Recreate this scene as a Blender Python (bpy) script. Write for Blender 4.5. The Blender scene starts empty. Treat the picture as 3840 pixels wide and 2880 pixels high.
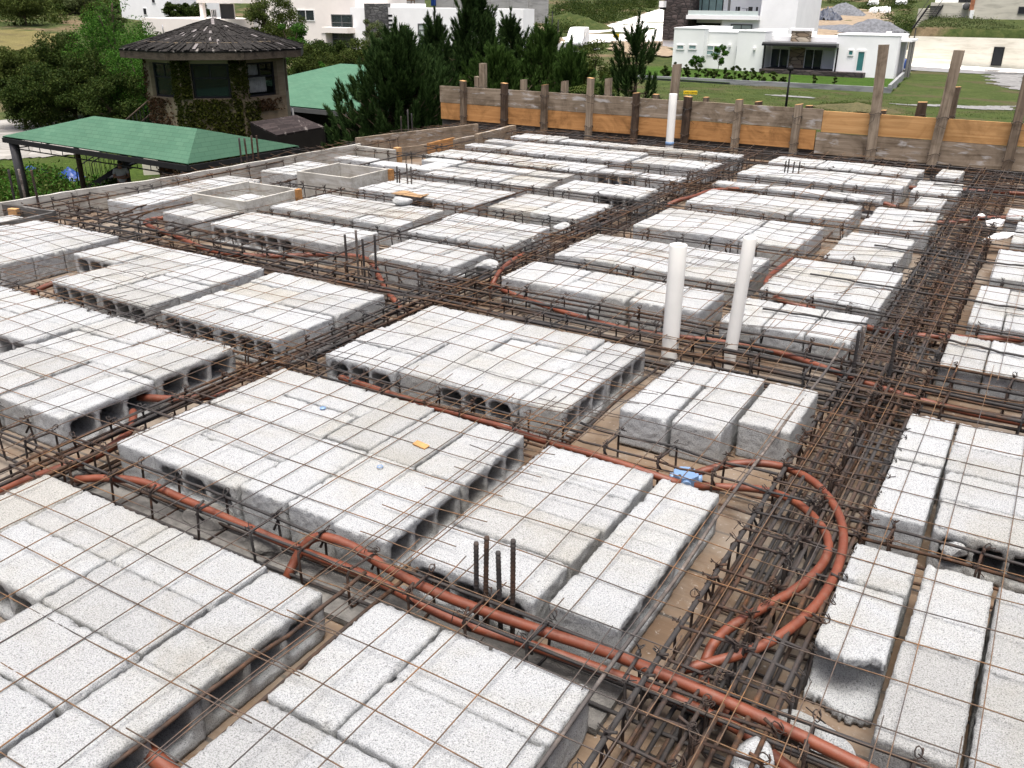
import bpy, bmesh, math, random
import numpy as np
from mathutils import Vector, Matrix

# ------------------------------------------------------------------ scene, camera, light
sc = bpy.context.scene
COL = sc.collection
CAM_H = 1.40                                   # eye height above the tops of the concrete blocks (z = 0)
FOC = 886.164                                  # focal length in pixels of a 1024 px wide frame
RM = np.array([[0.8577704, 0.20927691, -0.46950304],
               [0.51399977, -0.338813, 0.78804187],
               [0.00584523, -0.91728345, -0.39819204]])   # camera axes (right, down, forward) as columns
cd = bpy.data.cameras.new('camera')
cd.sensor_width = 36.0
cd.sensor_fit = 'HORIZONTAL'
cd.lens = FOC / 1024 * 36
cd.clip_start = 0.05
cd.clip_end = 3000
cam = bpy.data.objects.new('camera', cd)
COL.objects.link(cam)
m = Matrix.Identity(4)
for i in range(3):
    m[i][0] = RM[i, 0]; m[i][1] = -RM[i, 1]; m[i][2] = -RM[i, 2]
m[2][3] = CAM_H
cam.matrix_world = m
sc.camera = cam

SUN_EL, SUN_AZ = math.radians(78), math.radians(150)      # azimuth measured from +Y towards +X
w = bpy.data.worlds.new('World'); sc.world = w; w.use_nodes = True
nt = w.node_tree
bg = nt.nodes['Background']
sky = nt.nodes.new('ShaderNodeTexSky'); sky.sky_type = 'NISHITA'; sky.sun_disc = False
sky.sun_elevation = SUN_EL; sky.sun_rotation = SUN_AZ
sky.air_density = 0.3; sky.dust_density = 5; sky.ozone_density = 0.2
nt.links.new(sky.outputs[0], bg.inputs[0]); bg.inputs[1].default_value = 0.08
ld = bpy.data.lights.new('sun', 'SUN'); ld.energy = 1.5; ld.angle = math.radians(35); ld.color = (1.0, 0.985, 0.96)
sun = bpy.data.objects.new('sun', ld); COL.objects.link(sun)
sd = Vector((math.sin(SUN_AZ) * math.cos(SUN_EL), math.cos(SUN_AZ) * math.cos(SUN_EL), math.sin(SUN_EL)))
sun.rotation_euler = sd.to_track_quat('Z', 'Y').to_euler()
sun.location = (0, 0, 40)
vs = sc.view_settings
sc.display_settings.display_device = 'sRGB'
vs.view_transform = 'Standard'; vs.look = 'None'; vs.gamma = 1.0; vs.use_curve_mapping = False
vs.exposure = 2.05
try:
    sc.cycles.max_bounces = 6; sc.cycles.diffuse_bounces = 3; sc.cycles.transparent_max_bounces = 8
except Exception:
    pass
rnd = random.Random(7)
nrg = np.random.default_rng(11)

# ------------------------------------------------------------------ survey: from a measured sight line to a place
CROP = {1: (0, 0, .5877), 2: (1200, 0, .5877), 3: (2400, 0, .651), 4: (0, 600, .5877), 5: (1200, 600, .5877),
        6: (2400, 600, .651), 7: (0, 1300, .5877), 8: (1200, 1300, .5877), 9: (2400, 1300, .651),
        10: (0, 2080, .5877), 11: (1200, 2080, .5877), 12: (2400, 2080, .651), 0: (0, 0, 1.736),
        'z1': (0, 0, .3165), 'z2': (500, 0, .3617), 'z3': (1200, 0, .3617), 'z4': (1900, 0, .3165),
        'z5': (2400, 0, .3255), 'z6': (3000, 0, .3797), 'z7': (0, 420, .3617)}

def PX(c, x, y):
    a, b, s = CROP[c]
    return (a + s * x) / 3.75, (b + s * y) / 3.75

def sight(q):
    x, y = PX(*q)
    return RM @ np.array([x - 512, y - 384, FOC])

EYE = np.array([0, 0, CAM_H])
def at_z(q, z):
    d = sight(q); return EYE + d * ((z - CAM_H) / d[2])
def at_Y(q, Y):
    d = sight(q); return EYE + d * (Y / d[1])
def at_X(q, X):
    d = sight(q); return EYE + d * (X / d[0])
def at_D(q, D):
    d = sight(q); return EYE + d * (D / FOC)
def project(p):
    c = RM.T @ (np.array(p, float) - EYE)
    return 512 + FOC * c[0] / c[2], 384 + FOC * c[1] / c[2]
def z_on_vertical(base, q):
    """height on the vertical through base that is seen on the picture row of q"""
    y = PX(*q)[1]; lo, hi = -10.0, 10.0
    for _ in range(50):
        mid = (lo + hi) / 2
        if project((base[0], base[1], mid))[1] > y: lo = mid
        else: hi = mid
    return lo

# ------------------------------------------------------------------ helpers: materials
def new_mat(name):
    mt = bpy.data.materials.new(name); mt.use_nodes = True
    n = mt.node_tree.nodes; l = mt.node_tree.links
    return mt, n, l, n['Principled BSDF']

def ramp(n, l, fac, stops):
    r = n.new('ShaderNodeValToRGB')
    e = r.color_ramp.elements
    while len(e) < len(stops): e.new(0.5)
    for k, (p, c) in enumerate(stops):
        e[k].position = p; e[k].color = (*c, 1) if len(c) == 3 else c
    l.new(fac, r.inputs[0]); return r.outputs[0]

def noise(n, l, vec, scale, detail=4, rough=0.55, dist=0.0):
    t = n.new('ShaderNodeTexNoise'); t.inputs['Scale'].default_value = scale
    t.inputs['Detail'].default_value = detail; t.inputs['Roughness'].default_value = rough
    t.inputs['Distortion'].default_value = dist
    l.new(vec, t.inputs['Vector']); return t.outputs['Fac']

def coords(n, kind='Object'):
    return n.new('ShaderNodeTexCoord').outputs[kind]

def world_pos(n):
    return n.new('ShaderNodeNewGeometry').outputs['Position']

def mapping(n, l, vec, scale=(1, 1, 1), rot=(0, 0, 0), loc=(0, 0, 0)):
    mp = n.new('ShaderNodeMapping'); mp.inputs['Scale'].default_value = scale
    mp.inputs['Rotation'].default_value = rot; mp.inputs['Location'].default_value = loc
    l.new(vec, mp.inputs['Vector']); return mp.outputs[0]

def mix(n, l, fac, a, b, mode='MIX'):
    mx = n.new('ShaderNodeMix'); mx.data_type = 'RGBA'; mx.blend_type = mode
    for s, v in ((0, fac), (6, a), (7, b)):
        if hasattr(v, 'is_output'): l.new(v, mx.inputs[s])
        elif s == 0: mx.inputs[0].default_value = v
        else: mx.inputs[s].default_value = (*v, 1)
    return mx.outputs[2]

def bump(n, l, bs, height, strength=0.4, dist=0.004):
    b = n.new('ShaderNodeBump'); b.inputs['Strength'].default_value = strength
    b.inputs['Distance'].default_value = dist
    l.new(height, b.inputs['Height']); l.new(b.outputs[0], bs.inputs['Normal'])

def simple(name, col, rough=0.7, vary=0.18, scale=8.0, spec=0.3, metal=0.0, bmp=0.0, pos=False):
    mt, n, l, bs = new_mat(name)
    v = world_pos(n) if pos else coords(n)
    f = noise(n, l, v, scale, 6)
    c = ramp(n, l, f, [(0.3, tuple(max(0, x * (1 - vary)) for x in col)), (0.7, tuple(min(1, x * (1 + vary)) for x in col))])
    l.new(c, bs.inputs['Base Color']); bs.inputs['Roughness'].default_value = rough
    bs.inputs['Metallic'].default_value = metal
    bs.inputs['Specular IOR Level'].default_value = spec
    if bmp: bump(n, l, bs, noise(n, l, v, scale * 6, 5), bmp, 0.01)
    return mt

# ------------------------------------------------------------------ helpers: objects
def link(name, me, mat=None, parent=None):
    o = bpy.data.objects.new(name, me)
    COL.objects.link(o)
    if mat is not None and me is not None and len(me.materials) == 0: me.materials.append(mat)
    if parent is not None: o.parent = parent
    return o

def tag(o, label=None, cat=None, group=None, kind=None):
    if label: o['label'] = label
    if cat: o['category'] = cat
    if group: o['group'] = group
    if kind: o['kind'] = kind
    return o

def thing(name, label, cat, loc=(0, 0, 0), rz=0.0, group=None):
    o = bpy.data.objects.new(name, None); COL.objects.link(o)
    o.location = loc; o.rotation_euler = (0, 0, rz); o.empty_display_size = 0.2
    return tag(o, label, cat, group)

def np_mesh(name, V, F, smooth=False):
    """V (n,3), F (m,k) all faces of k corners"""
    V = np.asarray(V, dtype=np.float32); F = np.asarray(F, dtype=np.int32)
    me = bpy.data.meshes.new(name)
    k = F.shape[1]
    me.vertices.add(len(V)); me.vertices.foreach_set('co', V.ravel())
    me.loops.add(F.size); me.loops.foreach_set('vertex_index', F.ravel())
    me.polygons.add(len(F)); me.polygons.foreach_set('loop_start', np.arange(0, F.size, k, dtype=np.int32))
    me.polygons.foreach_set('loop_total', np.full(len(F), k, dtype=np.int32))
    if smooth: me.polygons.foreach_set('use_smooth', np.ones(len(F), dtype=bool))
    me.update(calc_edges=True); me.validate()
    return me

class MB:
    """collects shapes into one mesh"""
    def __init__(s): s.v = []; s.f = []; s.sm = []
    def add(s, V, F, smooth=False):
        o = len(s.v); s.v += [tuple(map(float, p)) for p in V]
        for q in F: s.f.append([i + o for i in q]); s.sm.append(smooth)
        return s
    def box(s, x0, x1, y0, y1, z0, z1):
        V = [(x0, y0, z0), (x1, y0, z0), (x1, y1, z0), (x0, y1, z0), (x0, y0, z1), (x1, y0, z1), (x1, y1, z1), (x0, y1, z1)]
        return s.add(V, [(0, 3, 2, 1), (4, 5, 6, 7), (0, 1, 5, 4), (1, 2, 6, 5), (2, 3, 7, 6), (3, 0, 4, 7)])
    def hexa(s, V):
        return s.add(V, [(0, 3, 2, 1), (4, 5, 6, 7), (0, 1, 5, 4), (1, 2, 6, 5), (2, 3, 7, 6), (3, 0, 4, 7)])
    def beam(s, a, b, w, h, up=(0, 0, 1), over=0.0):
        a = Vector(a); b = Vector(b); d = (b - a).normalized(); u = Vector(up)
        sx = d.cross(u).normalized(); u = sx.cross(d).normalized()
        a = a - d * over; b = b + d * over
        V = []
        for p in (a, b):
            for i, j in ((-1, -1), (1, -1), (1, 1), (-1, 1)):
                V.append(p + sx * (i * w / 2) + u * (j * h / 2))
        return s.add(V, [(0, 1, 2, 3), (7, 6, 5, 4), (0, 4, 5, 1), (1, 5, 6, 2), (2, 6, 7, 3), (3, 7, 4, 0)])
    def tube(s, pts, r, n=6, cap=True, smooth=True):
        P = [Vector(p) for p in pts]; N = len(P)
        rr = r if hasattr(r, '__len__') else [r] * N
        T = [(P[min(i + 1, N - 1)] - P[max(i - 1, 0)]).normalized() for i in range(N)]
        u = T[0].orthogonal().normalized(); V = []
        for i in range(N):
            u = (u - T[i] * u.dot(T[i])).normalized(); v = T[i].cross(u)
            for k in range(n):
                a = 2 * math.pi * k / n
                V.append(P[i] + (u * math.cos(a) + v * math.sin(a)) * rr[i])
        F = [(i * n + k, i * n + (k + 1) % n, (i + 1) * n + (k + 1) % n, (i + 1) * n + k) for i in range(N - 1) for k in range(n)]
        s.add(V, F, smooth)
        if cap:
            o = len(s.v) - len(V)
            s.f.append([o + k for k in range(n)][::-1]); s.sm.append(False)
            s.f.append([o + (N - 1) * n + k for k in range(n)]); s.sm.append(False)
        return s
    def prism(s, poly, z0, z1):
        n = len(poly)
        V = [(x, y, z0) for x, y in poly] + [(x, y, z1) for x, y in poly]
        F = [tuple(range(n))[::-1], tuple(range(n, 2 * n))] + [(i, (i + 1) % n, n + (i + 1) % n, n + i) for i in range(n)]
        return s.add(V, F)
    def lathe(s, prof, n=16, c=(0, 0, 0), smooth=True):
        V = [(c[0] + r * math.cos(2 * math.pi * k / n), c[1] + r * math.sin(2 * math.pi * k / n), c[2] + z) for r, z in prof for k in range(n)]
        F = [(i * n + k, i * n + (k + 1) % n, (i + 1) * n + (k + 1) % n, (i + 1) * n + k) for i in range(len(prof) - 1) for k in range(n)]
        return s.add(V, F, smooth)
    def mesh(s, name):
        me = bpy.data.meshes.new(name)
        me.from_pydata(s.v, [], s.f)
        me.polygons.foreach_set('use_smooth', s.sm)
        me.update(); return me
    def build(s, name, mat=None, parent=None, bevel=0.0):
        me = s.mesh(name); o = link(name, me, mat, parent)
        if bevel:
            b = o.modifiers.new('bevel', 'BEVEL'); b.width = bevel; b.segments = 2; b.limit_method = 'ANGLE'
        return o

def spline(pts, step=0.03):
    """Catmull-Rom through the points, resampled"""
    P = [np.array(p, float) for p in pts]
    if len(P) < 3:
        n = max(2, int(np.linalg.norm(P[-1] - P[0]) / step)); return [P[0] + (P[-1] - P[0]) * i / n for i in range(n + 1)]
    P = [2 * P[0] - P[1]] + P + [2 * P[-1] - P[-2]]; out = []
    for i in range(1, len(P) - 2):
        a, b, c, d = P[i - 1:i + 3]; n = max(2, int(np.linalg.norm(c - b) / step))
        for k in range(n):
            t = k / n
            out.append(0.5 * ((2 * b) + (c - a) * t + (2 * a - 5 * b + 4 * c - d) * t * t + (3 * b - a - 3 * c + d) * t ** 3))
    out.append(P[-2]); return out

ORD = ['first', 'second', 'third', 'fourth', 'fifth', 'sixth', 'seventh', 'eighth', 'ninth', 'tenth', 'eleventh', 'twelfth',
       'thirteenth', 'fourteenth', 'fifteenth', 'sixteenth', 'seventeenth', 'eighteenth']
# ------------------------------------------------------------------ materials
def mat_block():
    mt, n, l, bs = new_mat('lightweight_concrete')
    o = coords(n); wp = world_pos(n)
    rnd_i = n.new('ShaderNodeObjectInfo').outputs['Random']
    base = ramp(n, l, rnd_i, [(0.0, (0.375, 0.38, 0.37)), (0.18, (0.40, 0.41, 0.41)), (0.45, (0.44, 0.455, 0.46)), (0.7, (0.455, 0.47, 0.475)), (0.9, (0.42, 0.43, 0.43)), (1.0, (0.40, 0.395, 0.365))])
    big = noise(n, l, wp, 3.2, 6, 0.6, 0.6)
    st = ramp(n, l, big, [(0.46, (1, 1, 1)), (0.62, (0.92, 0.895, 0.83)), (0.76, (0.76, 0.70, 0.60))])
    c = mix(n, l, 0.75, base, st, 'MULTIPLY')
    sp = noise(n, l, wp, 300, 4, 0.75)
    spk = ramp(n, l, sp, [(0.32, (0.15, 0.15, 0.15)), (0.42, (0.62, 0.62, 0.62)), (0.53, (0.97, 0.97, 0.97)), (0.75, (1.08, 1.08, 1.08))])
    c = mix(n, l, 1.0, c, spk, 'MULTIPLY')
    f2 = noise(n, l, wp, 520, 2, 0.6)
    g = ramp(n, l, f2, [(0.3, (0.72, 0.72, 0.71)), (0.6, (1, 1, 1))])
    c = mix(n, l, 0.7, c, g, 'MULTIPLY')
    l.new(c, bs.inputs['Base Color']); bs.inputs['Roughness'].default_value = 0.95
    bs.inputs['Specular IOR Level'].default_value = 0.15
    bump(n, l, bs, sp, 1.0, 0.006)
    return mt

def mat_rust(name, dark, mid, hi, scale=30, rough=0.8, metal=0.25):
    mt, n, l, bs = new_mat(name)
    wp = world_pos(n)
    f = noise(n, l, wp, scale, 5, 0.65)
    g = noise(n, l, wp, 2.3, 3)
    c1 = ramp(n, l, f, [(0.32, dark), (0.52, mid), (0.72, hi)])
    c = mix(n, l, ramp(n, l, g, [(0.42, (0, 0, 0)), (0.60, (1, 1, 1))]), c1, tuple(x * 0.55 + 0.016 for x in (mid[0] * 0.55, mid[0] * 0.45, mid[0] * 0.40)))
    l.new(c, bs.inputs['Base Color']); bs.inputs['Roughness'].default_value = rough
    bs.inputs['Metallic'].default_value = metal
    bump(n, l, bs, noise(n, l, wp, 160, 3), 0.5, 0.002)
    return mt

def mat_wood(name, a, b, stains=0.6, along='X', scale=1.0, plaster=0.0, object_space=True):
    mt, n, l, bs = new_mat(name)
    o = coords(n) if object_space else world_pos(n)
    s = {'X': (1.2, 22, 22), 'Y': (22, 1.2, 22), 'Z': (22, 22, 1.2)}[along]
    v = mapping(n, l, o, tuple(q * scale for q in s))
    gr = noise(n, l, v, 1.6, 8, 0.6, 0.8)
    c = ramp(n, l, gr, [(0.28, a), (0.5, tuple((x + y) / 2 for x, y in zip(a, b))), (0.72, b)])
    st = noise(n, l, o, 4.0 * scale, 6, 0.65, 1.0)
    c = mix(n, l, stains, c, ramp(n, l, st, [(0.34, (0.45, 0.42, 0.38)), (0.55, (1, 1, 1))]), 'MULTIPLY')
    if plaster:
        p = noise(n, l, mapping(n, l, o, (2.5, 5, 9)), 1.7, 5, 0.6, 0.4)
        c = mix(n, l, ramp(n, l, p, [(0.62 - 0.1 * plaster, (0, 0, 0)), (0.66, (plaster,) * 3)]), c, (0.42, 0.42, 0.41))
    l.new(c, bs.inputs['Base Color']); bs.inputs['Roughness'].default_value = 0.85
    bs.inputs['Specular IOR Level'].default_value = 0.2
    bump(n, l, bs, gr, 0.5, 0.003)
    return mt

def mat_conduit():
    mt, n, l, bs = new_mat('orange_conduit')
    wp = world_pos(n)
    f = noise(n, l, wp, 9, 5, 0.6)
    c = ramp(n, l, f, [(0.3, (0.078, 0.0175, 0.006)), (0.55, (0.12, 0.027, 0.009)), (0.75, (0.155, 0.043, 0.018))])
    d = noise(n, l, wp, 45, 4, 0.7)
    c = mix(n, l, ramp(n, l, d, [(0.52, (0, 0, 0)), (0.68, (0.7,) * 3)]), c, (0.12, 0.055, 0.034))
    l.new(c, bs.inputs['Base Color']); bs.inputs['Roughness'].default_value = 0.6
    bump(n, l, bs, d, 0.3, 0.002)
    return mt

M = {}
M['block'] = mat_block()
M['rebar'] = mat_rust('rusty_rebar', (0.009, 0.006, 0.004), (0.048, 0.023, 0.010), (0.105, 0.044, 0.017))
M['rebar_dark'] = mat_rust('dark_rebar', (0.010, 0.009, 0.009), (0.026, 0.022, 0.020), (0.065, 0.042, 0.028), metal=0.15)
M['rebar_grey'] = mat_rust('cement_splashed_rebar', (0.03, 0.025, 0.022), (0.10, 0.08, 0.065), (0.22, 0.20, 0.18), metal=0.0)
M['stirrup'] = mat_rust('rusty_stirrup', (0.009, 0.006, 0.004), (0.036, 0.018, 0.010), (0.08, 0.036, 0.016), 40)
M['wire'] = mat_rust('mesh_wire', (0.055, 0.038, 0.024), (0.14, 0.078, 0.036), (0.25, 0.115, 0.040), 22)
M['tie'] = mat_rust('tie_wire', (0.015, 0.011, 0.009), (0.04, 0.025, 0.018), (0.08, 0.05, 0.03), 60)
M['conduit'] = mat_conduit()
M['form'] = mat_wood('grey_form_board', (0.125, 0.096, 0.066), (0.29, 0.235, 0.175), 0.85, 'X', plaster=0.6)
M['formY'] = mat_wood('grey_form_board_lengthways', (0.20, 0.17, 0.13), (0.36, 0.31, 0.25), 0.75, 'Y', plaster=0.3)
M['form_dark'] = mat_wood('dark_wet_board', (0.035, 0.033, 0.030), (0.10, 0.095, 0.088), 0.8, 'X', plaster=0.2)
M['pine'] = mat_wood('fresh_pine_board', (0.27, 0.130, 0.045), (0.43, 0.225, 0.085), 0.75, 'X')
M['pine_pale'] = mat_wood('pale_pine_board', (0.30, 0.155, 0.055), (0.50, 0.30, 0.13), 0.6, 'X', 0.6)
M['post'] = mat_wood('weathered_post', (0.055, 0.040, 0.028), (0.20, 0.155, 0.11), 0.8, 'Z')
M['post_dark'] = mat_wood('dark_post', (0.020, 0.014, 0.010), (0.10, 0.068, 0.046), 0.8, 'Z')
M['post_light'] = mat_wood('sun_bleached_post', (0.115, 0.088, 0.062), (0.30, 0.245, 0.18), 0.75, 'Z')
M['cut'] = mat_wood('fresh_cut_wood', (0.30, 0.165, 0.07), (0.46, 0.28, 0.13), 0.2, 'X')
M['boxwood'] = mat_wood('cement_stained_formwork', (0.26, 0.25, 0.22), (0.42, 0.41, 0.37), 0.6, 'X', plaster=0.5)
M['pvc'] = simple('white_pvc', (0.66, 0.655, 0.61), 0.35, 0.05, 5, 0.5)
M['bluebox'] = simple('pale_blue_plastic', (0.13, 0.21, 0.34), 0.4, 0.10, 12, 0.5)
M['greybox'] = simple('galvanised_box', (0.25, 0.26, 0.27), 0.5, 0.2, 12, 0.5, 0.3)
M['foam'] = simple('white_foam', (0.80, 0.80, 0.79), 0.9, 0.06, 30, 0.2, bmp=0.4)

def mat_deck():
    mt, n, l, bs = new_mat('deck_boards')
    wp = world_pos(n)
    br = n.new('ShaderNodeTexBrick'); br.inputs['Scale'].default_value = 1.0
    br.inputs['Brick Width'].default_value = 2.4; br.inputs['Row Height'].default_value = 0.24
    br.inputs['Mortar Size'].default_value = 0.006; br.inputs['Mortar'].default_value = (0.012, 0.010, 0.008, 1)
    br.inputs['Color1'].default_value = (0.095, 0.060, 0.034, 1); br.inputs['Color2'].default_value = (0.14, 0.098, 0.062, 1)
    l.new(wp, br.inputs['Vector'])
    g = noise(n, l, mapping(n, l, wp, (2, 30, 30)), 1.5, 6, 0.6, 0.6)
    c = mix(n, l, 0.55, br.outputs['Color'], ramp(n, l, g, [(0.3, (0.55, 0.52, 0.48)), (0.7, (1.1, 1.1, 1.1))]), 'MULTIPLY')
    d = noise(n, l, wp, 2.2, 6, 0.65, 0.8)
    c = mix(n, l, ramp(n, l, d, [(0.44, (0, 0, 0)), (0.62, (0.8,) * 3)]), c, (0.165, 0.14, 0.112))
    d2 = noise(n, l, wp, 60, 4, 0.7)
    c = mix(n, l, ramp(n, l, d2, [(0.60, (0, 0, 0)), (0.70, (0.7,) * 3)]), c, (0.30, 0.29, 0.27))
    l.new(c, bs.inputs['Base Color']); bs.inputs['Roughness'].default_value = 0.85
    bump(n, l, bs, g, 0.3, 0.003)
    return mt
M['deck'] = mat_deck()
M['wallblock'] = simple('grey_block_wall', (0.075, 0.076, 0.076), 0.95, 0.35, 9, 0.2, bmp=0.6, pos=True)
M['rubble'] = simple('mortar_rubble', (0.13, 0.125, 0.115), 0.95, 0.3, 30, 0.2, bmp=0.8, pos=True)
# ------------------------------------------------------------------ the slab deck (top of the blocks is z = 0)
DECK = -0.150
U = 1.40
def ground_z(x, y):
    d = -0.512 * x + 0.859 * y
    z = np.interp(d, [-60, 32, 60, 95, 112, 200, 300, 700], [-6.1, -6.1, -5.65, -5.15, -4.3, 0.9, 7.5, 40])
    if y > 111.3 and x > -17.5:                        # raised lot behind the long cream wall
        k = min(1.0, (y - 111.3) / 1.2) * min(1.0, (x + 17.5) / 1.5)
        z = z + k * max(0.0, -1.35 + 0.085 * (y - 111.3) - z)
    return float(z)
def gp(q, off=0.0):
    d = sight(q); d = d / np.linalg.norm(d); t = 8.0
    while t < 900:
        p = EYE + d * t
        if p[2] < ground_z(p[0], p[1]) + off: return p
        t += 0.15
    return EYE + d * 900

b = MB(); b.box(-6.62, 2.6, -2.2, 9.62, DECK - 0.02, DECK)
tag(b.build('deck_floor', M['deck']), kind='structure')

# ------------------------------------------------------------------ hollow concrete blocks
def block_mesh(name, nx=40, ny=20, nz=15, cell=0.00975, holes=((3, 13), (15, 25), (27, 37)), zlo=3, zhi=12, seed=0,
               chips=0.022, smooth=1, amp=0.0012, broken=False):
    r = np.random.default_rng(seed)
    g = np.ones((nx, ny, nz), bool)
    for a, c in holes:
        g[a:c, :, zlo:zhi] = False
        k = max(1, int(round((c - a) * 0.1)))
        for i in range(k):                                     # rounded corners of the cells
            for j in range(k - i):
                for xx in (a + i, c - 1 - i):
                    for zz in (zlo + j, zhi - 1 - j): g[xx, :, zz] = True
    if broken:                                                # snapped off through its last cell: ragged flange ends
        a = holes[0][0]
        for yy in range(ny):
            e = int(round(a + 6.0 + 1.5 * math.sin(yy * 0.35 + 1) + r.uniform(-0.5, 0.5)))
            g[:e, yy, zhi - 1:] = False
            e2 = int(round(a + 1.0 + 1.5 * math.sin(yy * 0.3 + 3) + r.uniform(-0.5, 0.5)))
            g[:e2, yy, :zlo + 1] = False
            g[:a + 3, yy, zlo:zhi] = False
    # chipped edges
    if chips:
        for _ in range(int(chips * (nx + ny) * 4)):
            e = r.integers(0, 4); t = r.integers(0, nx) if e < 2 else r.integers(0, ny)
            z = nz - 1 if r.random() < 0.6 else 0
            ln = r.integers(1, 4)
            if e == 0: g[t:t + ln, 0, z] = False
            elif e == 1: g[t:t + ln, ny - 1, z] = False
            elif e == 2: g[0, t:t + ln, z] = False
            else: g[nx - 1, t:t + ln, z] = False
    G = np.zeros((nx + 2, ny + 2, nz + 2), bool); G[1:-1, 1:-1, 1:-1] = g
    quads = []
    offs = {0: ((0, 0, 0), (0, 1, 0), (0, 1, 1), (0, 0, 1)), 1: ((0, 0, 0), (0, 0, 1), (1, 0, 1), (1, 0, 0)), 2: ((0, 0, 0), (1, 0, 0), (1, 1, 0), (0, 1, 0))}
    for ax in range(3):
        d = np.roll(G, 1, ax)
        for solid_now in (True, False):
            idx = np.argwhere((G & ~d) if solid_now else (~G & d))
            q = np.stack([idx + np.array(o) for o in offs[ax]], 1)
            if solid_now: q = q[:, ::-1]
            quads.append(q)
    Q = np.concatenate(quads)
    key = (Q[..., 0] * 1000 + Q[..., 1]) * 1000 + Q[..., 2]
    u, inv = np.unique(key.ravel(), return_inverse=True)
    V = np.stack([u // 1000000, (u // 1000) % 1000, u % 1000], 1).astype(float)
    F = inv.reshape(-1, 4)
    e = np.concatenate([F[:, [0, 1]], F[:, [1, 2]], F[:, [2, 3]], F[:, [3, 0]]])
    for _ in range(smooth):
        acc = np.zeros_like(V); cnt = np.zeros(len(V))
        np.add.at(acc, e[:, 0], V[e[:, 1]]); np.add.at(cnt, e[:, 0], 1)
        np.add.at(acc, e[:, 1], V[e[:, 0]]); np.add.at(cnt, e[:, 1], 1)
        V = V * 0.5 + 0.5 * acc / cnt[:, None]
    V = (V - np.array([1 + nx / 2, 1 + ny / 2, 1 + nz])) * cell
    V += r.normal(0, amp, V.shape)
    me = np_mesh(name, V, F, smooth=False); me.materials.append(M['block'])
    return me

BLK = [block_mesh('concrete_block', seed=k) for k in range(6)]
BLK_HALF = [block_mesh('concrete_half_block', nx=20, holes=((3, 9), (11, 17)), seed=20 + k) for k in range(3)]
BLK_PLAIN = [block_mesh('concrete_block_closed', holes=(), seed=50 + k) for k in range(4)]
BLK_BROKEN = block_mesh('broken_block', seed=33, broken=True)
BLK_LOW = block_mesh('concrete_block_far', nx=20, ny=10, nz=8, cell=0.0195, holes=(), seed=5, chips=0, smooth=1, amp=0.002)
LOW_V = np.array([v.co for v in BLK_LOW.vertices]); LOW_F = np.array([p.vertices[:] for p in BLK_LOW.polygons])

BLOCKS = []      # (x, y, z, rot, (sx, sy), kind, column, row, panel)
def panel(desc, Bl, Br, A0, A1, cols, skip=(), off=None, dz=0.0, gaps=None):
    """a rectangle of blocks: cols from the left, X = block across, Y = block lengthways; rows from the front"""
    wd = {'X': 0.28, 'Y': 0.14}
    gaps = gaps or {}; k = (Bl - Br - sum(gaps.values())) / sum(wd[c] for c in cols); B = Bl
    for ci, c in enumerate(cols):
        ww = wd[c] * k; dep = 0.14 if c == 'X' else 0.28
        a0 = A0 + (off or {}).get(ci, 0.0)
        H = A1 - a0
        n = max(1, int(math.floor(H / dep + 0.35)))
        rest = H - n * dep
        pieces = [1.0] * n
        if c == 'Y' and rest > 0.08: pieces.append(0.5)
        tot = sum(pieces) * dep
        sc_ = H / tot if abs(H / tot - 1) < 0.16 else 1.0
        a = a0
        for ri, p in enumerate(pieces):
            dl = dep * p * sc_
            if (ci, ri) not in skip:
                x = -U * (B - ww / 2) + rnd.uniform(-.007, .007) * (1.6 if c == 'X' else .5); y = U * (a + dl / 2) + rnd.uniform(-.006, .006) * (1.6 if c == 'Y' else .4)
                lx, ly = (ww * U, dl * U)
                kind = 'half' if p < 1 else 'full'
                rot = 0.0 if c == 'X' else math.pi / 2
                if kind == 'half': rot = 0.0 if rnd.random() < .5 else math.pi / 2
                BLOCKS.append([x, y, dz + rnd.uniform(-.007, .003), rot, lx, ly, kind, ci, ri, desc])
            a += dl
        B -= ww + gaps.get(ci, 0.0)
    return

# row 1 (nearest)
panel('large panel in the lower left corner', 1.82, 0.98, 0.10, 0.985, 'YXXY', skip={(0, 0), (0, 1), (1, 0), (1, 1), (1, 2), (1, 3)})
panel('bottom panel before the starter bars', 0.885, 0.455, 0.16, 1.01, 'YX')
panel('lower right corner panel with the broken block', 0.18, -0.44, 0.68, 1.655, 'YYYX', off={0: 0.56, 1: .45, 2: .44, 3: .44}, gaps={0: .012, 1: .006})
# row 2
panel('big panel with the yellow wood scrap', 1.825, 0.985, 1.165, 1.73, 'YXYYY')
panel('grooved panel right of the yellow wood scrap panel', 0.915, 0.475, 1.155, 1.715, 'XY', gaps={0: .012})
panel('left panel an orange conduit comes out of', 2.62, 2.06, 1.17, 1.77, 'XYY', skip=set())
panel('left edge panel above the orange conduit one', 3.49, 2.65, 1.46, 1.77, 'XXX')
# row 3
panel('wide panel left of the two white pipes', 1.79, 0.965, 1.88, 2.445, 'XYXY')
panel('isolated panel before the two white pipes', 0.85, 0.42, 1.99, 2.40, 'YYY', off={2: 0.10}, gaps={1: .014})
panel('right edge panel with an open front', 0.18, -0.50, 1.80, 2.375, 'YXXY', gaps={0: .008})
panel('middle left panel across the conduit beam', 2.555, 1.995, 1.885, 2.445, 'XX')
panel('notched panel by the grey junction box', 3.47, 2.635, 1.90, 2.475, 'XXX', skip={(0, 0), (0, 1)})
panel('left edge panel before the dark boards', 4.42, 3.57, 1.93, 2.50, 'XXX')
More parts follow.
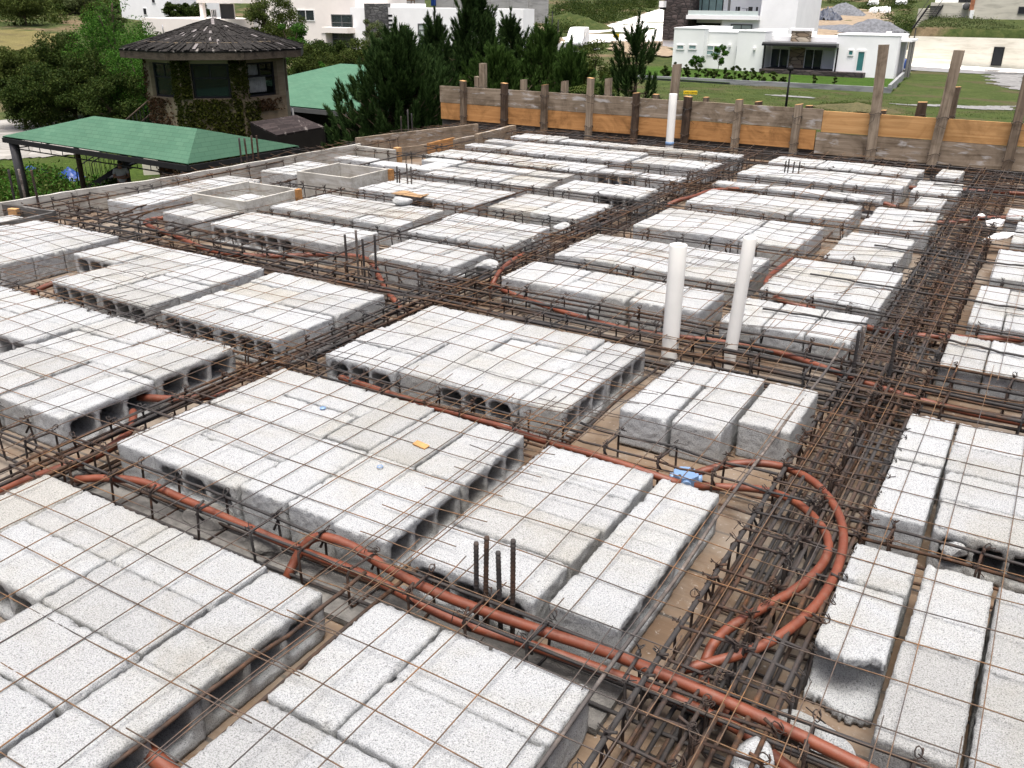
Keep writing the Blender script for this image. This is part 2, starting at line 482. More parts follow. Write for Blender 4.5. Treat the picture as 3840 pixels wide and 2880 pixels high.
# row 4
panel('narrow row behind the thick white pipe', 1.765, 0.945, 2.865, 3.14, 'YYXYY')
panel('small block row right of the thinner white pipe', 0.865, 0.43, 2.83, 3.13, 'YYY')
panel('right edge row behind the right edge conduit', 0.165, -0.45, 2.80, 3.11, 'YYXY')
panel('small row beside the broken white chunks', 2.42, 1.995, 2.85, 3.15, 'XY')
panel('narrow row in front of the nearer plywood frame', 3.44, 2.615, 2.90, 3.18, 'XXX')
panel('small panel before the nearer plywood frame', 3.82, 3.515, 2.92, 3.17, 'YY')
# row 5
panel('second panel behind the thick white pipe', 1.755, 0.925, 3.28, 3.78, 'XXX')
panel('panel under the long loose dark bar', 0.855, 0.415, 3.25, 3.77, 'XY')
panel('right edge panel level with the loose dark bar', 0.135, -0.40, 3.265, 3.75, 'YXX')
panel('panel behind the four central starter bars', 2.535, 1.985, 3.28, 3.775, 'XX')
panel('panel holding the rear starter bars', 3.46, 2.635, 3.32, 3.83, 'XXX')
panel('long row behind the nearer plywood frame', 4.33, 4.04, 2.97, 3.82, 'X')
panel('blocks inside the nearer plywood frame', 4.00, 3.72, 3.36, 3.66, 'X', dz=-0.015)
# row 6
panel('panel behind the conduit row', 1.685, 0.88, 3.95, 4.415, 'XXX')
panel('warm stained panel right of the rear beam', 0.75, 0.46, 3.87, 4.385, 'X')
panel('right edge panel beside the foam sheet', 0.115, -0.35, 3.90, 4.39, 'YX')
panel('middle panel with a raised wire wave', 2.50, 1.955, 3.915, 4.425, 'XX')
panel('panel with the cardboard piece', 3.38, 2.57, 3.93, 4.435, 'XXX')
panel('row behind the farther plywood frame', 4.28, 3.99, 4.05, 4.545, 'X')
# row 7 and beyond
panel('warm patched panel under the arched conduit', 1.66, 0.81, 4.615, 5.03, 'XXX')
panel('panel east of the arched conduit', 0.74, 0.43, 4.58, 5.03, 'X')
panel('distant right panel', 0.08, -0.35, 4.60, 5.05, 'YX')
panel('distant panel with a slot', 2.45, 1.91, 4.56, 5.00, 'XX', skip={(0, 2), (1, 2)})
panel('distant wide panel', 3.37, 2.535, 4.545, 4.80, 'XXX')
panel('distant thin row', 3.34, 2.535, 4.875, 5.05, 'XXX')
panel('distant small panel', 3.86, 3.37, 4.625, 4.85, 'XY')
panel('distant small thin row', 3.66, 3.37, 4.93, 5.06, 'X')
panel('distant edge panel', 4.24, 3.93, 4.685, 4.86, 'X')
panel('distant row with conduit in front', 1.71, 0.755, 5.19, 5.42, 'XXX')
panel('distant small pair', 0.595, 0.45, 5.19, 5.36, 'Y')
panel('distant right row', 0.14, -0.35, 5.15, 5.40, 'YX')
panel('far row', 2.48, 1.92, 5.17, 5.39, 'XX')
panel('far wide row', 3.34, 2.505, 5.13, 5.43, 'XXX')
panel('far edge row', 3.78, 3.33, 5.14, 5.43, 'XY')
panel('far panel', 1.69, 0.715, 5.61, 5.99, 'XXX')
panel('far small panel', 0.66, 0.41, 5.60, 5.98, 'X')
panel('far middle panel', 2.44, 1.895, 5.66, 6.03, 'XX')
panel('far broad panel', 3.35, 2.475, 5.60, 6.04, 'XXX')
panel('far notch panel', 3.79, 3.335, 5.65, 6.05, 'XY', skip={(0, 1)})
panel('last panel', 1.64, 0.70, 6.12, 6.42, 'XXX')
panel('last small panel', 0.605, 0.465, 6.20, 6.50, 'Y')
panel('last broad panel', 3.29, 1.88, 6.215, 6.425, 'XXXXX')
panel('last edge panel', 3.735, 3.335, 6.21, 6.47, 'XY')

def in_view(x, y, z=0.0, mx=40):
    u, v = project((x, y, z)); return -mx < u < 1024 + mx and -mx < v < 768 + mx
BLOCKS = [q for q in BLOCKS if in_view(q[0], q[1], 0, 140) and (q[1] > 0.1)]
BLOCKS.sort(key=lambda q: (0 if in_view(q[0], q[1], 0, 30) else 1, q[0] ** 2 + q[1] ** 2))
NEAR, FAR = BLOCKS[:296], BLOCKS[296:]
for q in NEAR:
    x, y, z, rot, lx, ly, kind, ci, ri, desc = q
    brk = desc.startswith('lower right corner') and ci == 0 and ri == 0
    me = BLK_BROKEN if brk else (rnd.choice(BLK_HALF) if kind == 'half' else rnd.choice(BLK_PLAIN if (y > 3.95 and rnd.random() < .85) or desc.startswith('isolated') else BLK))
    o = link('concrete_block', me)
    L = 0.39 if kind == 'full' else 0.195
    W = 0.195
    a, c = (lx, ly) if abs(math.sin(rot)) < 0.5 else (ly, lx)
    flip = math.pi if (rnd.random() < 0.5 and not brk) else 0.0
    o.location = (x, y, z); o.scale = ((a - rnd.uniform(.004, .012)) / L, (c - rnd.uniform(.004, .010)) / W, 1)
    o.rotation_euler = (rnd.uniform(-.006, .006), rnd.uniform(-.006, .006), rot + flip + rnd.uniform(-.012, .012))
    if brk:
        lab = 'broken hollow block with a snapped open end, front left in the lower right corner'
    else:
        lab = f'pale hollow block, {ORD[ri]} from the front in column {ORD[ci]} of the {desc}'
        wl = lab.split()
        if len(wl) > 16:
            lab = f'block {ORD[ri]} from front, {ORD[ci]} from left, {desc}'
            if len(lab.split()) > 16: print('LONG', lab)
    tag(o, lab, 'concrete block', 'hollow concrete blocks laid in panels')
V, F = [], []
for i, q in enumerate(FAR):
    x, y, z, rot, lx, ly, kind, ci, ri, desc = q
    c, s = math.cos(rot), math.sin(rot)
    a, d = (lx, ly) if abs(s) < 0.5 else (ly, lx)
    P = LOW_V * np.array([(a - 0.004) / 0.39, (d - 0.004) / 0.195, 0.96])
    P = np.stack([P[:, 0] * c - P[:, 1] * s + x, P[:, 0] * s + P[:, 1] * c + y, P[:, 2] + z], 1)
    V.append(P); F.append(LOW_F + i * len(LOW_V))
me = np_mesh('distant_concrete_blocks', np.concatenate(V), np.concatenate(F), True)
tag(link('distant_concrete_blocks', me, M['block']), 'white hollow concrete blocks of the small far panels on the slab', 'concrete blocks', kind='stuff')
print('BLOCKS', len(BLOCKS), len(NEAR), len(FAR))
# ------------------------------------------------------------------ rebar cages in the ribs
def stirrup_mesh(name, w, h, r=0.0042, seed=0):
    q = random.Random(seed); b = MB()
    j = lambda: q.uniform(-.004, .004)
    c = 0.012
    # closed rectangle in the local YZ plane (the cage runs along X), rounded corners, hooks at one top corner
    pts = [(j(), -w / 2 + .03, 0.012 + q.uniform(0, .012)), (0, -w / 2 + .004, 0.006), (j(), -w / 2, -h + c), (j(), -w / 2 + c, -h), (j(), w / 2 - c, -h), (j(), w / 2, -h + c),
           (j(), w / 2, -c), (j(), w / 2 - c, 0), (j(), -w / 2 + c, 0), (0, -w / 2 - .002, -0.012), (0.006, -w / 2 + .02, -0.045)]
    b.tube(pts, r, 5)
    # curl of tie wire twisted over the top bar
    for k in range(2):
        a0 = q.uniform(0, 6); cx, cy, cz = q.uniform(-.008, .008), (-w / 2 if k == 0 else w / 2), 0.008
        n = 10; R = q.uniform(.009, .014)
        b.tube([(cx + R * .7 * math.cos(a0 + i * .75), cy + R * math.sin(a0 + i * .75), cz + R * .8 * math.sin(i * .75) + i * .001) for i in range(n)], 0.0016, 4)
        b.tube([(cx, cy, cz), (cx + q.uniform(-.03, .03), cy + q.uniform(-.02, .02), cz + q.uniform(.0, .012)), (cx + q.uniform(-.035, .035), cy + q.uniform(-.03, .03), cz + q.uniform(-.03, .01))], 0.0013, 4)
    me = b.mesh(name); me.materials.append(M['stirrup'])
    return me

def wob_line(p0, p1, amp, seed, n=14):
    q = random.Random(seed); p0 = np.array(p0, float); p1 = np.array(p1, float)
    ph = [q.uniform(0, 6.28) for _ in range(4)]; out = []
    for i in range(n + 1):
        t = i / n; p = p0 + (p1 - p0) * t
        o = amp * (math.sin(3.1 * t * 3.14 + ph[0]) + .5 * math.sin(7.7 * t * 3.14 + ph[1])); oz = amp * .6 * (math.sin(4.3 * t * 3.14 + ph[2]) + .5 * math.sin(9 * t * 3.14 + ph[3]))
        d = (p1 - p0) / np.linalg.norm(p1 - p0)
        out.append(p + np.array([-d[1], d[0], 0]) * o + np.array([0, 0, oz]))
    return out

STIR = {}
cage_seed = [100]
def cage(label, axis, c, lo, hi, w, h, spacing, r=0.0048, top=-0.008, extra=0, mats=('rebar', 'rebar_dark', 'rebar', 'rebar'), jit=0.25, group='steel cages lying in the ribs'):
    """axis X: runs along X at y = c;  axis Y: runs along Y at x = c"""
    s = cage_seed[0]; cage_seed[0] += 1; q = random.Random(s)
    if axis == 'X': root = thing('rebar_cage', label, 'rebar cage', (lo, c, top), 0, group)
    else: root = thing('rebar_cage', label, 'rebar cage', (c, lo, top), math.pi / 2, group)
    L = hi - lo
    k = 0
    ys = [(-w / 2 + .006, -.008), (w / 2 - .006, -.008), (-w / 2 + .006, -h + .010), (w / 2 - .006, -h + .010)]
    for e in range(extra): ys.append((-w / 2 + w * (e + 1) / (extra + 1), -.010)); ys.append((-w / 2 + w * (e + 1) / (extra + 1), -h + .012))
    for (yy, zz) in ys:
        b = MB(); b.tube(wob_line((-.05, yy, zz), (L + .05, yy, zz), .006, s * 10 + k, max(10, int(L / .25))), r * q.uniform(.85, 1.15), 6)
        b.build('bar', M[mats[k % len(mats)]], root); k += 1
    key = (round(w, 3), round(h, 3))
    if key not in STIR: STIR[key] = [stirrup_mesh('stirrup', w + .014, h, seed=s * 7 + i) for i in range(4)]
    x = spacing * .5
    while x < L:
        X = x + q.uniform(-jit, jit) * spacing
        wx, wy = (lo + X, c) if axis == 'X' else (c, lo + X)
        if in_view(wx, wy, 0, 25):
            o = link('stirrup', q.choice(STIR[key]), None, root)
            o.location = (X, 0, q.uniform(-.004, .004)); o.rotation_euler = (q.uniform(-.05, .05), q.uniform(-.10, .10), q.uniform(-.10, .10) + (math.pi if q.random() < .4 else 0))
            rem = list(o.rotation_euler)
        x += spacing
    return root

H1 = 0.118
cage('nearest rib cage, under the paired conduits behind the lower left panel', 'X', 1.53, -3.3, 1.0, .10, H1, .20, mats=('rebar_dark', 'rebar_dark', 'rebar_dark', 'rebar'))
cage('rib cage just behind the yellow wood scrap panel', 'X', 2.515, -4.9, -1.28, .10, H1, .185)
cage('rib cage between the long grooved panel and the isolated pipe side panel', 'X', 2.56, -1.22, -.6, .13, H1, .19)
cage('rib cage before the right edge panel with the open front', 'X', 2.425, -.24, 1.0, .10, H1, .19)
cage('front cage of the wide cross beam before the white pipes', 'X', 3.56, -6.1, 1.2, .15, H1, .19, .007, mats=('rebar', 'rebar_dark', 'rebar_dark', 'rebar'))
cage('rear cage of the wide cross beam behind the white pipes', 'X', 3.83, -6.1, 1.2, .15, H1, .20, .007, mats=('rebar_dark', 'rebar', 'rebar', 'rebar_dark'))
cage('rib cage behind the row of blocks next to the white pipes', 'X', 4.50, -5.0, 1.2, .085, H1, .19)
cage('rib cage passing right of the nearer plywood frame', 'X', 5.385, -5.5, 1.2, .095, H1, .19)
cage('rib cage passing in front of the rear plywood frame', 'X', 6.29, -5.6, 1.2, .095, H1, .19)
cage('rib cage behind the rear plywood frame', 'X', 7.15, -6.2, 1.2, .085, H1, .20)
cage('rib cage under the arched far conduit', 'X', 7.71, -5.6, 1.2, .095, H1, .21)
cage('second last rib cage before the plank fence', 'X', 8.55, -5.6, 1.2, .10, H1, .21)
cage('edge beam cage along the foot of the plank fence', 'X', 9.22, -6.0, 1.4, .20, .125, .16, .007)
cage('left half of the dense beam cage at the right', 'Y', -0.475, 0.3, 9.2, .14, .128, .105, .0065, top=-.006, extra=1, mats=('rebar', 'rebar_dark', 'rebar', 'rebar', 'stirrup'), group='heavy beam cages')
cage('right half of the dense beam cage at the right', 'Y', -0.315, 0.3, 9.2, .13, .128, .105, .0065, top=-.012, extra=1, mats=('rebar', 'rebar', 'rebar_dark', 'rebar'), group='heavy beam cages')
cage('beam cage running away between the middle panel columns', 'Y', -2.64, 1.0, 9.1, .16, .122, .13, .0065, top=-.012, extra=1, mats=('rebar', 'rebar', 'rebar_dark', 'rebar'), group='heavy beam cages')
cage('edge beam cage along the left form board', 'Y', -6.28, 3.6, 9.2, .20, .12, .20, .006, top=.0, mats=('rebar',), group='heavy beam cages')

def rod(label, pts, r=.0055, mat='rebar', name='rebar_rod', n=6, group='loose rebar rods'):
    b = MB(); b.tube(pts, r, n); return tag(b.build(name, M[mat]), label, 'rebar rod', group)
for k, (X, y0, y1, z, lab) in enumerate([(-1.262, .5, 3.35, -.045, 'thick rust brown rod in the slot right of the yellow wood scrap panel'),
                                         (-1.285, 3.95, 9.1, -.02, 'thin rod in the slot that runs away behind the thick white pipe'),
                                         (-3.585, 2.4, 9.1, -.015, 'thin rod in the slot left of the middle panels'),
                                         (-4.87, 3.9, 9.1, -.012, 'thin rod in the slot right of both plywood frames'),
                                         (-4.89, 3.9, 7.2, -.09, 'low rod beneath the slot right of both plywood frames'),
                                         (-5.50, 3.6, 9.1, -.02, 'thin rod passing left of both plywood frames'),
                                         (-1.22, 5.0, 9.1, -.10, 'low rod under the slot behind the thick white pipe'),
                                         (-0.63, 1.0, 4.2, -.01, 'cement splashed rod along the left side of the dense beam')]):
    rod(lab, wob_line((X, y0, z), (X, y1, z), .005, 500 + k, 24), .0065 if k == 0 else .0055, 'rebar' if k not in (7,) else 'rebar_grey')
for k in range(9):
    x = -.55 + .034 * k; q_ = random.Random(950 + k); z0 = q_.uniform(-.12, -.02)
    rod(f'bar lying inside the dense right hand beam, {ORD[k]} from its left side', wob_line((x, q_.uniform(.5, 1.6), z0), (x + q_.uniform(-.03, .03), q_.uniform(5.5, 9.0), z0 + q_.uniform(-.02, .03)), .006, 960 + k, 30), q_.uniform(.0045, .0065), q_.choice(['rebar', 'rebar', 'stirrup', 'rebar_dark']), group='bars inside the dense right hand beam')
for k in range(6):
    x = -2.72 + .035 * k; q_ = random.Random(990 + k); z0 = q_.uniform(-.12, -.03)
    rod(f'bar inside the beam between the middle panel columns, {ORD[k]} from its left', wob_line((x, q_.uniform(1.0, 2.6), z0), (x + q_.uniform(-.03, .03), q_.uniform(5.5, 9.0), z0 + q_.uniform(-.02, .03)), .006, 1000 + k, 30), q_.uniform(.0045, .006), q_.choice(['rebar', 'stirrup']), group='bars inside the middle beam')
# the rod resting across the lower left gap, its end tied up on the corner block
rod('orange rusted rod lying along the lower left panel, ends at the conduits', wob_line(at_z((10, 690, 1361), -.03), at_z((11, 300, 122), .0), .004, 77, 16), .0062, 'rebar')
# long dark bars over the right hand blocks, hooked into the dense beam
for k, (qa, qb, lab) in enumerate([(((6, 980, 655)), ((6, 1700, 775)), 'dark bar on the panel right of the thin white pipe'),
                                   (((6, 708, 856)), ((6, 1310, 948)), 'dark bar on the small row right of the white pipes'),
                                   (((6, 1352, 490)), ((6, 2000, 590)), 'dark bar reaching right from the warm stained panel'),
                                   (((6, 1572, 352)), ((6, 2212, 420)), 'dark bar reaching right across the far dense beam'),
                                   (((6, 1690, 138)), ((6, 2212, 180)), 'farthest dark bar across the dense beam'),
                                   (((6, 1700, 775)), ((6, 2212, 860)), 'dark bar ending on the right edge panel'),
                                   (((6, 1770, 1035)), ((6, 2212, 1135)), 'dark bar on the right edge row of blocks'),
                                   (((6, 1960, 585)), ((6, 2212, 610)), 'short dark bar on the right hand far panel')]):
    a, c = at_z(qa, .012), at_z(qb, .012); rod(lab, wob_line(a, c, .003, 700 + k, 10), .0058, 'rebar_dark', group='straight bars laid across the blocks')
# loose bars criss-crossing the wide cross beam, below the mesh
q = random.Random(44)
for k in range(18):
    y = 3.46 + .03 * k + q.uniform(-.02, .02); x0 = q.uniform(-6, -1.6); L = q.uniform(1.2, 3.6); z = q.uniform(-.11, -.015)
    rod(f'rusty bar, {ORD[k]} counted from the front in the wide cross beam', wob_line((x0, y, z), (x0 + L, y + q.uniform(-.06, .06), z + q.uniform(-.02, .02)), .006, 800 + k, 12), q.uniform(.004, .0075), q.choice(['rebar', 'rebar', 'rebar_dark', 'stirrup']), group='bars laid along the wide cross beam')
for k in range(10):
    x = -5.9 + .12 * k + q.uniform(-.04, .04); y0 = q.uniform(3.55, 3.75)
    rod(f'rusty bar, {ORD[k]} from the left in the tangle by the left form corner', wob_line((x, y0, q.uniform(-.11, -.01)), (x + q.uniform(-.25, .25), y0 + q.uniform(.45, .9), q.uniform(-.11, .0)), .006, 850 + k, 8), q.uniform(.0045, .007), q.choice(['rebar', 'stirrup']), group='bars in the tangle at the left form corner')
for k in range(12):
    y = 7.1 + .19 * k + q.uniform(-.05, .05); z = q.uniform(-.08, .0)
    rod(f'bar crossing the far dense beam, {ORD[k]} from the near end', wob_line((-.75 + q.uniform(-.2, .1), y, z), (q.uniform(.5, 1.3), y + q.uniform(-.08, .08), z), .006, 880 + k, 8), q.uniform(.005, .0075), q.choice(['rebar', 'rebar_dark']), group='bars crossing the far end of the dense beam')

# ------------------------------------------------------------------ starter bars standing up through the slab
def starters(label, base, tops, mats=('rebar',), r=.0065, dark=False, lean=None):
    root = thing('starter_bars', label, 'starter bars', (base[0][0], base[0][1], DECK), 0, 'starter bars for columns')
    for k, (bx, by) in enumerate(base):
        b = MB(); x, y = bx - base[0][0], by - base[0][1]; t = tops[k]
        lx, ly = lean[k] if lean else (rnd.uniform(-.008, .008), rnd.uniform(-.008, .008))
        pts = [(x + lx * i / 8, y + ly * i / 8, (t - DECK) * i / 8) for i in range(9)]
        b.tube(pts, r, 8)
        if r > .006:                                           # rolled ribs on the near bars
            n = int((t - DECK) / .012)
            for i in range(n):
                f = (i + .5) / n; b.lathe([(r * 1.02, -.002), (r * 1.2, 0), (r * 1.02, .002)], 8, (x + lx * f, y + ly * f, (t - DECK) * f))
        b.build('bar', M[mats[k % len(mats)]], root)
    return root
def topz(b, q): return z_on_vertical((b[0], b[1], 0), q)
b1 = [tuple(at_z(q, DECK)[:2]) for q in ((11, 1000, 500), (11, 1053, 525), (11, 1155, 560), (11, 1228, 596))]
starters('four thick upright starter bars between the bottom panel and the conduits', b1, [topz(b1[0], (8, 1018, 1240)), topz(b1[1], (8, 1066, 1210)), topz(b1[2], (8, 1160, 1310)), topz(b1[3], (8, 1196, 1230))], ('rebar_dark', 'rebar'), .0064)
b2 = [tuple(at_z(q, DECK)[:2]) for q in ((5, 182, 805), (5, 250, 800), (5, 290, 820), (5, 363, 830))]
starters('four upright starter bars in the wide cross beam near the photo centre', b2, [topz(b2[0], (5, 150, 475)), topz(b2[1], (5, 240, 448)), topz(b2[2], (5, 263, 505)), topz(b2[3], (5, 338, 478))], ('rebar_dark', 'rebar_grey', 'rebar_dark', 'rebar_dark'), .0065)
b3 = [tuple(at_z(q, DECK)[:2]) for q in ((5, 497, 260), (5, 512, 262), (5, 567, 270), (5, 590, 268))]
starters('upright starter bars beside the white chunk, right of the plywood frames', b3, [topz(b3[0], (2, 487, 1062)), topz(b3[1], (2, 495, 1090)), topz(b3[2], (2, 560, 1045)), topz(b3[3], (2, 575, 1062))], ('rebar_dark', 'rebar', 'rebar_grey', 'rebar_grey'), .0062)
b4 = [tuple(at_z(q, -.06)[:2]) for q in ((6, 826, 110), (6, 845, 112), (6, 872, 113), (6, 905, 115))]
starters('thin upright bars standing in a far block panel near the fence', b4, [topz(b4[0], (3, 832, 925)), topz(b4[1], (3, 868, 915)), topz(b4[2], (3, 880, 930)), topz(b4[3], (3, 915, 930))], ('rebar_dark',), .006)
b5 = [tuple(at_z(q, -.03)[:2]) for q in ((4, 95, 270), (4, 170, 275), (4, 248, 290))]
starters('three upright bars at the left form corner, the middle one pale', b5, [topz(b5[0], (4, 42, 62)), topz(b5[1], (4, 122, 58)), topz(b5[2], (4, 205, 62))], ('rebar_dark', 'rebar_grey', 'rebar'), .0085)
b6 = [tuple(at_z(q, .02)[:2]) for q in ((1, 1543, 1048), (1, 1583, 1040), (1, 1615, 1033), (1, 1652, 1025))]
starters('four thin upright bars against the green carport roof', b6, [topz(b6[0], (1, 1530, 880)), topz(b6[1], (1, 1568, 882)), topz(b6[2], (1, 1606, 866)), topz(b6[3], (1, 1646, 864))], ('rebar',), .008)
b7 = [tuple(at_z(q, .0)[:2]) for q in ((2, 520, 845), (2, 565, 840), (2, 590, 835))]
starters('three short bars rising behind the tall leaning form plank', b7, [topz(b7[0], (2, 528, 742)), topz(b7[1], (2, 575, 700)), topz(b7[2], (2, 598, 725))], ('rebar', 'rebar_grey', 'rebar'), .008)
b8 = [tuple(at_z(q, DECK)[:2]) for q in ((9, 1205, 300), (9, 1232, 250), (9, 1400, 340))]
starters('tall upright bars in the dense beam right of the thin white pipe', b8, [topz(b8[0], (6, 1253, 985)), topz(b8[1], (6, 1298, 955)), topz(b8[2], (6, 1487, 965))], ('rebar_dark', 'rebar_grey', 'rebar_dark'), .0065)

# ------------------------------------------------------------------ welded wire mesh
def wave(x, y):
    s = math.sin(x * 3.1 + y * 1.7 + 0.6) * math.sin(y * 2.3 - x * 1.1 + 1.3) + .6 * math.sin(x * 5.3 - y * 4.1 + 2.0) * math.sin(y * 3.7 + .4)
    amp = np.interp(y, [0, 2.2, 4, 9], [.008, .014, .027, .034])
    return max(-.004, s * amp)
def mesh_sheet(label, x0, x1, y0, y1, px, py, seed, dz=0.0, P=.1525):
    q = random.Random(seed); b = MB()
    xs = [x for x in np.arange(px - 60 * P, x1 + .001, P) if x0 <= x <= x1]
    ys = [y for y in np.arange(py - 60 * P, y1 + .001, P) if y0 <= y <= y1]
    tail = .07
    for x in xs:
        a, c = ys[0] - tail * q.uniform(.7, 1.6), ys[-1] + tail * q.uniform(.7, 1.6); n = max(4, int((c - a) / .06))
        ph = q.uniform(0, 6); am = q.uniform(.001, .005)
        b.tube([(x + am * math.sin(ph + t * 2.2 * (c - a)), a + (c - a) * t, .011 + dz + wave(x, a + (c - a) * t) + (.012 * abs(2 * t - 1) ** 8 * q.uniform(.6, 1.2))) for t in np.linspace(0, 1, n)], .0016, 4, smooth=True)
    for y in ys:
        a, c = xs[0] - tail * q.uniform(.7, 1.6), xs[-1] + tail * q.uniform(.7, 1.6); n = max(4, int((c - a) / .06))
        ph = q.uniform(0, 6); am = q.uniform(.001, .005)
        b.tube([(a + (c - a) * t, y + am * math.sin(ph + t * 2.2 * (c - a)), .0065 + dz + wave(a + (c - a) * t, y) + (.010 * abs(2 * t - 1) ** 10 * q.uniform(.6, 1.2))) for t in np.linspace(0, 1, n)], .0016, 4, smooth=True)
    o = b.build('wire_mesh', M['wire'])
    return tag(o, label, 'wire mesh', 'welded wire mesh sheets spread over the blocks')
PXR, PYR = -.975, 1.397
mesh_sheet('wire mesh sheet over the lower left corner panels', -6.3, -1.16, 0.0, 2.75, -1.27, 1.385, 1)
mesh_sheet('wire mesh sheet at the bottom right over the broken block', -1.40, 1.3, -.3, 1.55, PXR, PYR, 2, .004)
mesh_sheet('wire mesh sheet over the grooved panel and the front of the dense beam', -1.42, 1.4, 1.37, 4.05, PXR + .03, PYR + .07, 3, .0)
mesh_sheet('wire mesh sheet over the wide cross beam at the middle left', -6.35, -1.10, 2.34, 5.05, -1.33, 1.42, 4, .005)
mesh_sheet('wire mesh sheet over the right middle panels behind the white pipes', -1.30, 1.4, 3.80, 6.55, PXR + .06, PYR + .03, 5, .006)
mesh_sheet('wire mesh sheet over the panels right of the plywood frames', -4.75, -1.10, 4.75, 7.35, -1.30, 1.47, 6, .0)
mesh_sheet('wire mesh sheet round the plywood frames at the left edge', -6.35, -5.55, 4.75, 9.3, -5.7, 1.47, 7, .0)
mesh_sheet('wire mesh sheet on the far panels below the plank fence', -5.55, -1.10, 7.05, 9.35, -1.29, 1.44, 8, .006)
mesh_sheet('wire mesh sheet at the far right end of the dense beam', -1.25, 1.4, 6.25, 9.25, PXR + .02, PYR + .05, 9, .0)
# ------------------------------------------------------------------ orange electrical conduits
def conduit(label, pts, r=.0130, corr=False):
    P = spline([at_z(q, z) for q, z in pts], .03)
    b = MB(); b.tube(P, r, 12)
    return tag(b.build('conduit', M['conduit']), label, 'conduit', 'orange electrical conduits')
D0 = 0
conduit('long orange conduit from the left panel gap to the bottom right corner', [((0, 165, 1036), -.05), ((0, 230, 1033), -.035), ((0, 310, 1042), -.03), ((0, 400, 1080), -.045), ((0, 560, 1150), -.06), ((0, 680, 1200), -.065), ((0, 800, 1247), -.06), ((0, 900, 1300), -.055), ((0, 1000, 1347), -.06), ((0, 1150, 1395), -.06), ((0, 1300, 1447), -.06), ((0, 1450, 1505), -.055), ((0, 1600, 1578), -.06), ((0, 1680, 1640), -.065), ((0, 1740, 1690), -.07)])
conduit('thick upper orange conduit that rises by the left gap and runs to the lower right', [((0, 618, 1252), -.13), ((0, 640, 1205), -.085), ((0, 670, 1166), -.03), ((0, 705, 1160), -.015), ((0, 760, 1180), -.02), ((0, 830, 1222), -.03), ((0, 920, 1270), -.035), ((0, 1040, 1318), -.035), ((0, 1180, 1366), -.03), ((0, 1320, 1412), -.025), ((0, 1450, 1465), -.02), ((0, 1600, 1530), -.015), ((0, 1750, 1600), -.012), ((0, 1900, 1675), -.012)], .0140)
conduit('orange conduit hugging the back of the yellow wood scrap panel', [((0, 735, 815), -.05), ((0, 780, 830), -.045), ((0, 930, 878), -.045), ((0, 1060, 915), -.045), ((0, 1150, 945), -.045), ((0, 1300, 988), -.04), ((0, 1400, 1022), -.045), ((0, 1470, 1045), -.06)])
conduit('outer orange loop from the blue box over the dense beam', [((0, 1500, 1024), -.07), ((0, 1545, 1010), -.055), ((0, 1610, 1000), -.04), ((0, 1690, 1008), -.03), ((0, 1760, 1043), -.02), ((0, 1806, 1100), -.015), ((0, 1822, 1160), -.012), ((0, 1808, 1230), -.012), ((0, 1765, 1305), -.015), ((0, 1690, 1370), -.02), ((0, 1610, 1410), -.03), ((0, 1530, 1432), -.045), ((0, 1470, 1447), -.06)])
conduit('inner orange loop from the blue box over the dense beam', [((0, 1500, 1050), -.075), ((0, 1560, 1052), -.065), ((0, 1640, 1057), -.055), ((0, 1710, 1080), -.04), ((0, 1765, 1125), -.03), ((0, 1790, 1175), -.022), ((0, 1772, 1225), -.02), ((0, 1715, 1275), -.02), ((0, 1640, 1318), -.025), ((0, 1570, 1360), -.035), ((0, 1535, 1400), -.05), ((0, 1520, 1450), -.08), ((0, 1530, 1500), -.09), ((0, 1600, 1570), -.09)])
conduit('long orange conduit passing behind both thick white pipes', [((0, 1058, 608), -.06), ((0, 1090, 628), -.06), ((0, 1160, 655), -.06), ((0, 1270, 690), -.06), ((0, 1400, 720), -.06), ((0, 1530, 735), -.06), ((0, 1640, 752), -.055), ((0, 1740, 780), -.045), ((0, 1850, 820), -.04), ((0, 1990, 865), -.045), ((0, 2110, 895), -.05), ((0, 2240, 920), -.05)])
conduit('short orange conduit arching left of the panel behind the white pipe', [((0, 1160, 545), -.06), ((0, 1130, 550), -.03), ((0, 1100, 568), -.015), ((0, 1078, 588), -.02), ((0, 1066, 610), -.05), ((0, 1058, 625), -.09)])
conduit('orange conduit curving through the left side of the wide cross beam', [((0, 368, 468), -.06), ((0, 316, 478), -.06), ((0, 330, 492), -.05), ((0, 390, 515), -.05), ((0, 450, 540), -.05), ((0, 530, 552), -.055), ((0, 620, 553), -.055), ((0, 700, 550), -.05), ((0, 780, 556), -.05), ((0, 808, 575), -.05), ((0, 820, 600), -.06), ((0, 845, 640), -.07), ((0, 868, 668), -.09)], .016)
conduit('orange conduit leaving a block cell by the left panel and dropping behind', [((0, 520, 845), -.07), ((0, 440, 858), -.06), ((0, 375, 862), -.06), ((0, 300, 858), -.07)], .0155)
conduit('orange conduit crossing the left gap towards the left photo edge', [((0, 288, 890), -.07), ((0, 285, 920), -.06), ((0, 262, 950), -.06), ((0, 200, 988), -.07), ((0, 130, 1012), -.08), ((0, 50, 1040), -.07), ((0, -60, 1085), -.06)], .0155)
conduit('orange conduit bent round the back of the panel right of the thin pipe', [((0, 1712, 560), -.05), ((0, 1690, 575), -.03), ((0, 1662, 598), -.02), ((0, 1655, 615), -.03), ((0, 1672, 640), -.035), ((0, 1705, 655), -.04), ((0, 1760, 668), -.06)], .015)
conduit('arched orange conduit on the far right panels', [((0, 1440, 445), -.06), ((0, 1462, 434), -.03), ((0, 1500, 424), -.015), ((0, 1545, 411), -.02), ((0, 1640, 408), -.03), ((0, 1740, 416), -.03), ((0, 1850, 430), -.03), ((0, 1905, 438), -.04), ((0, 1940, 450), -.07)], .016)
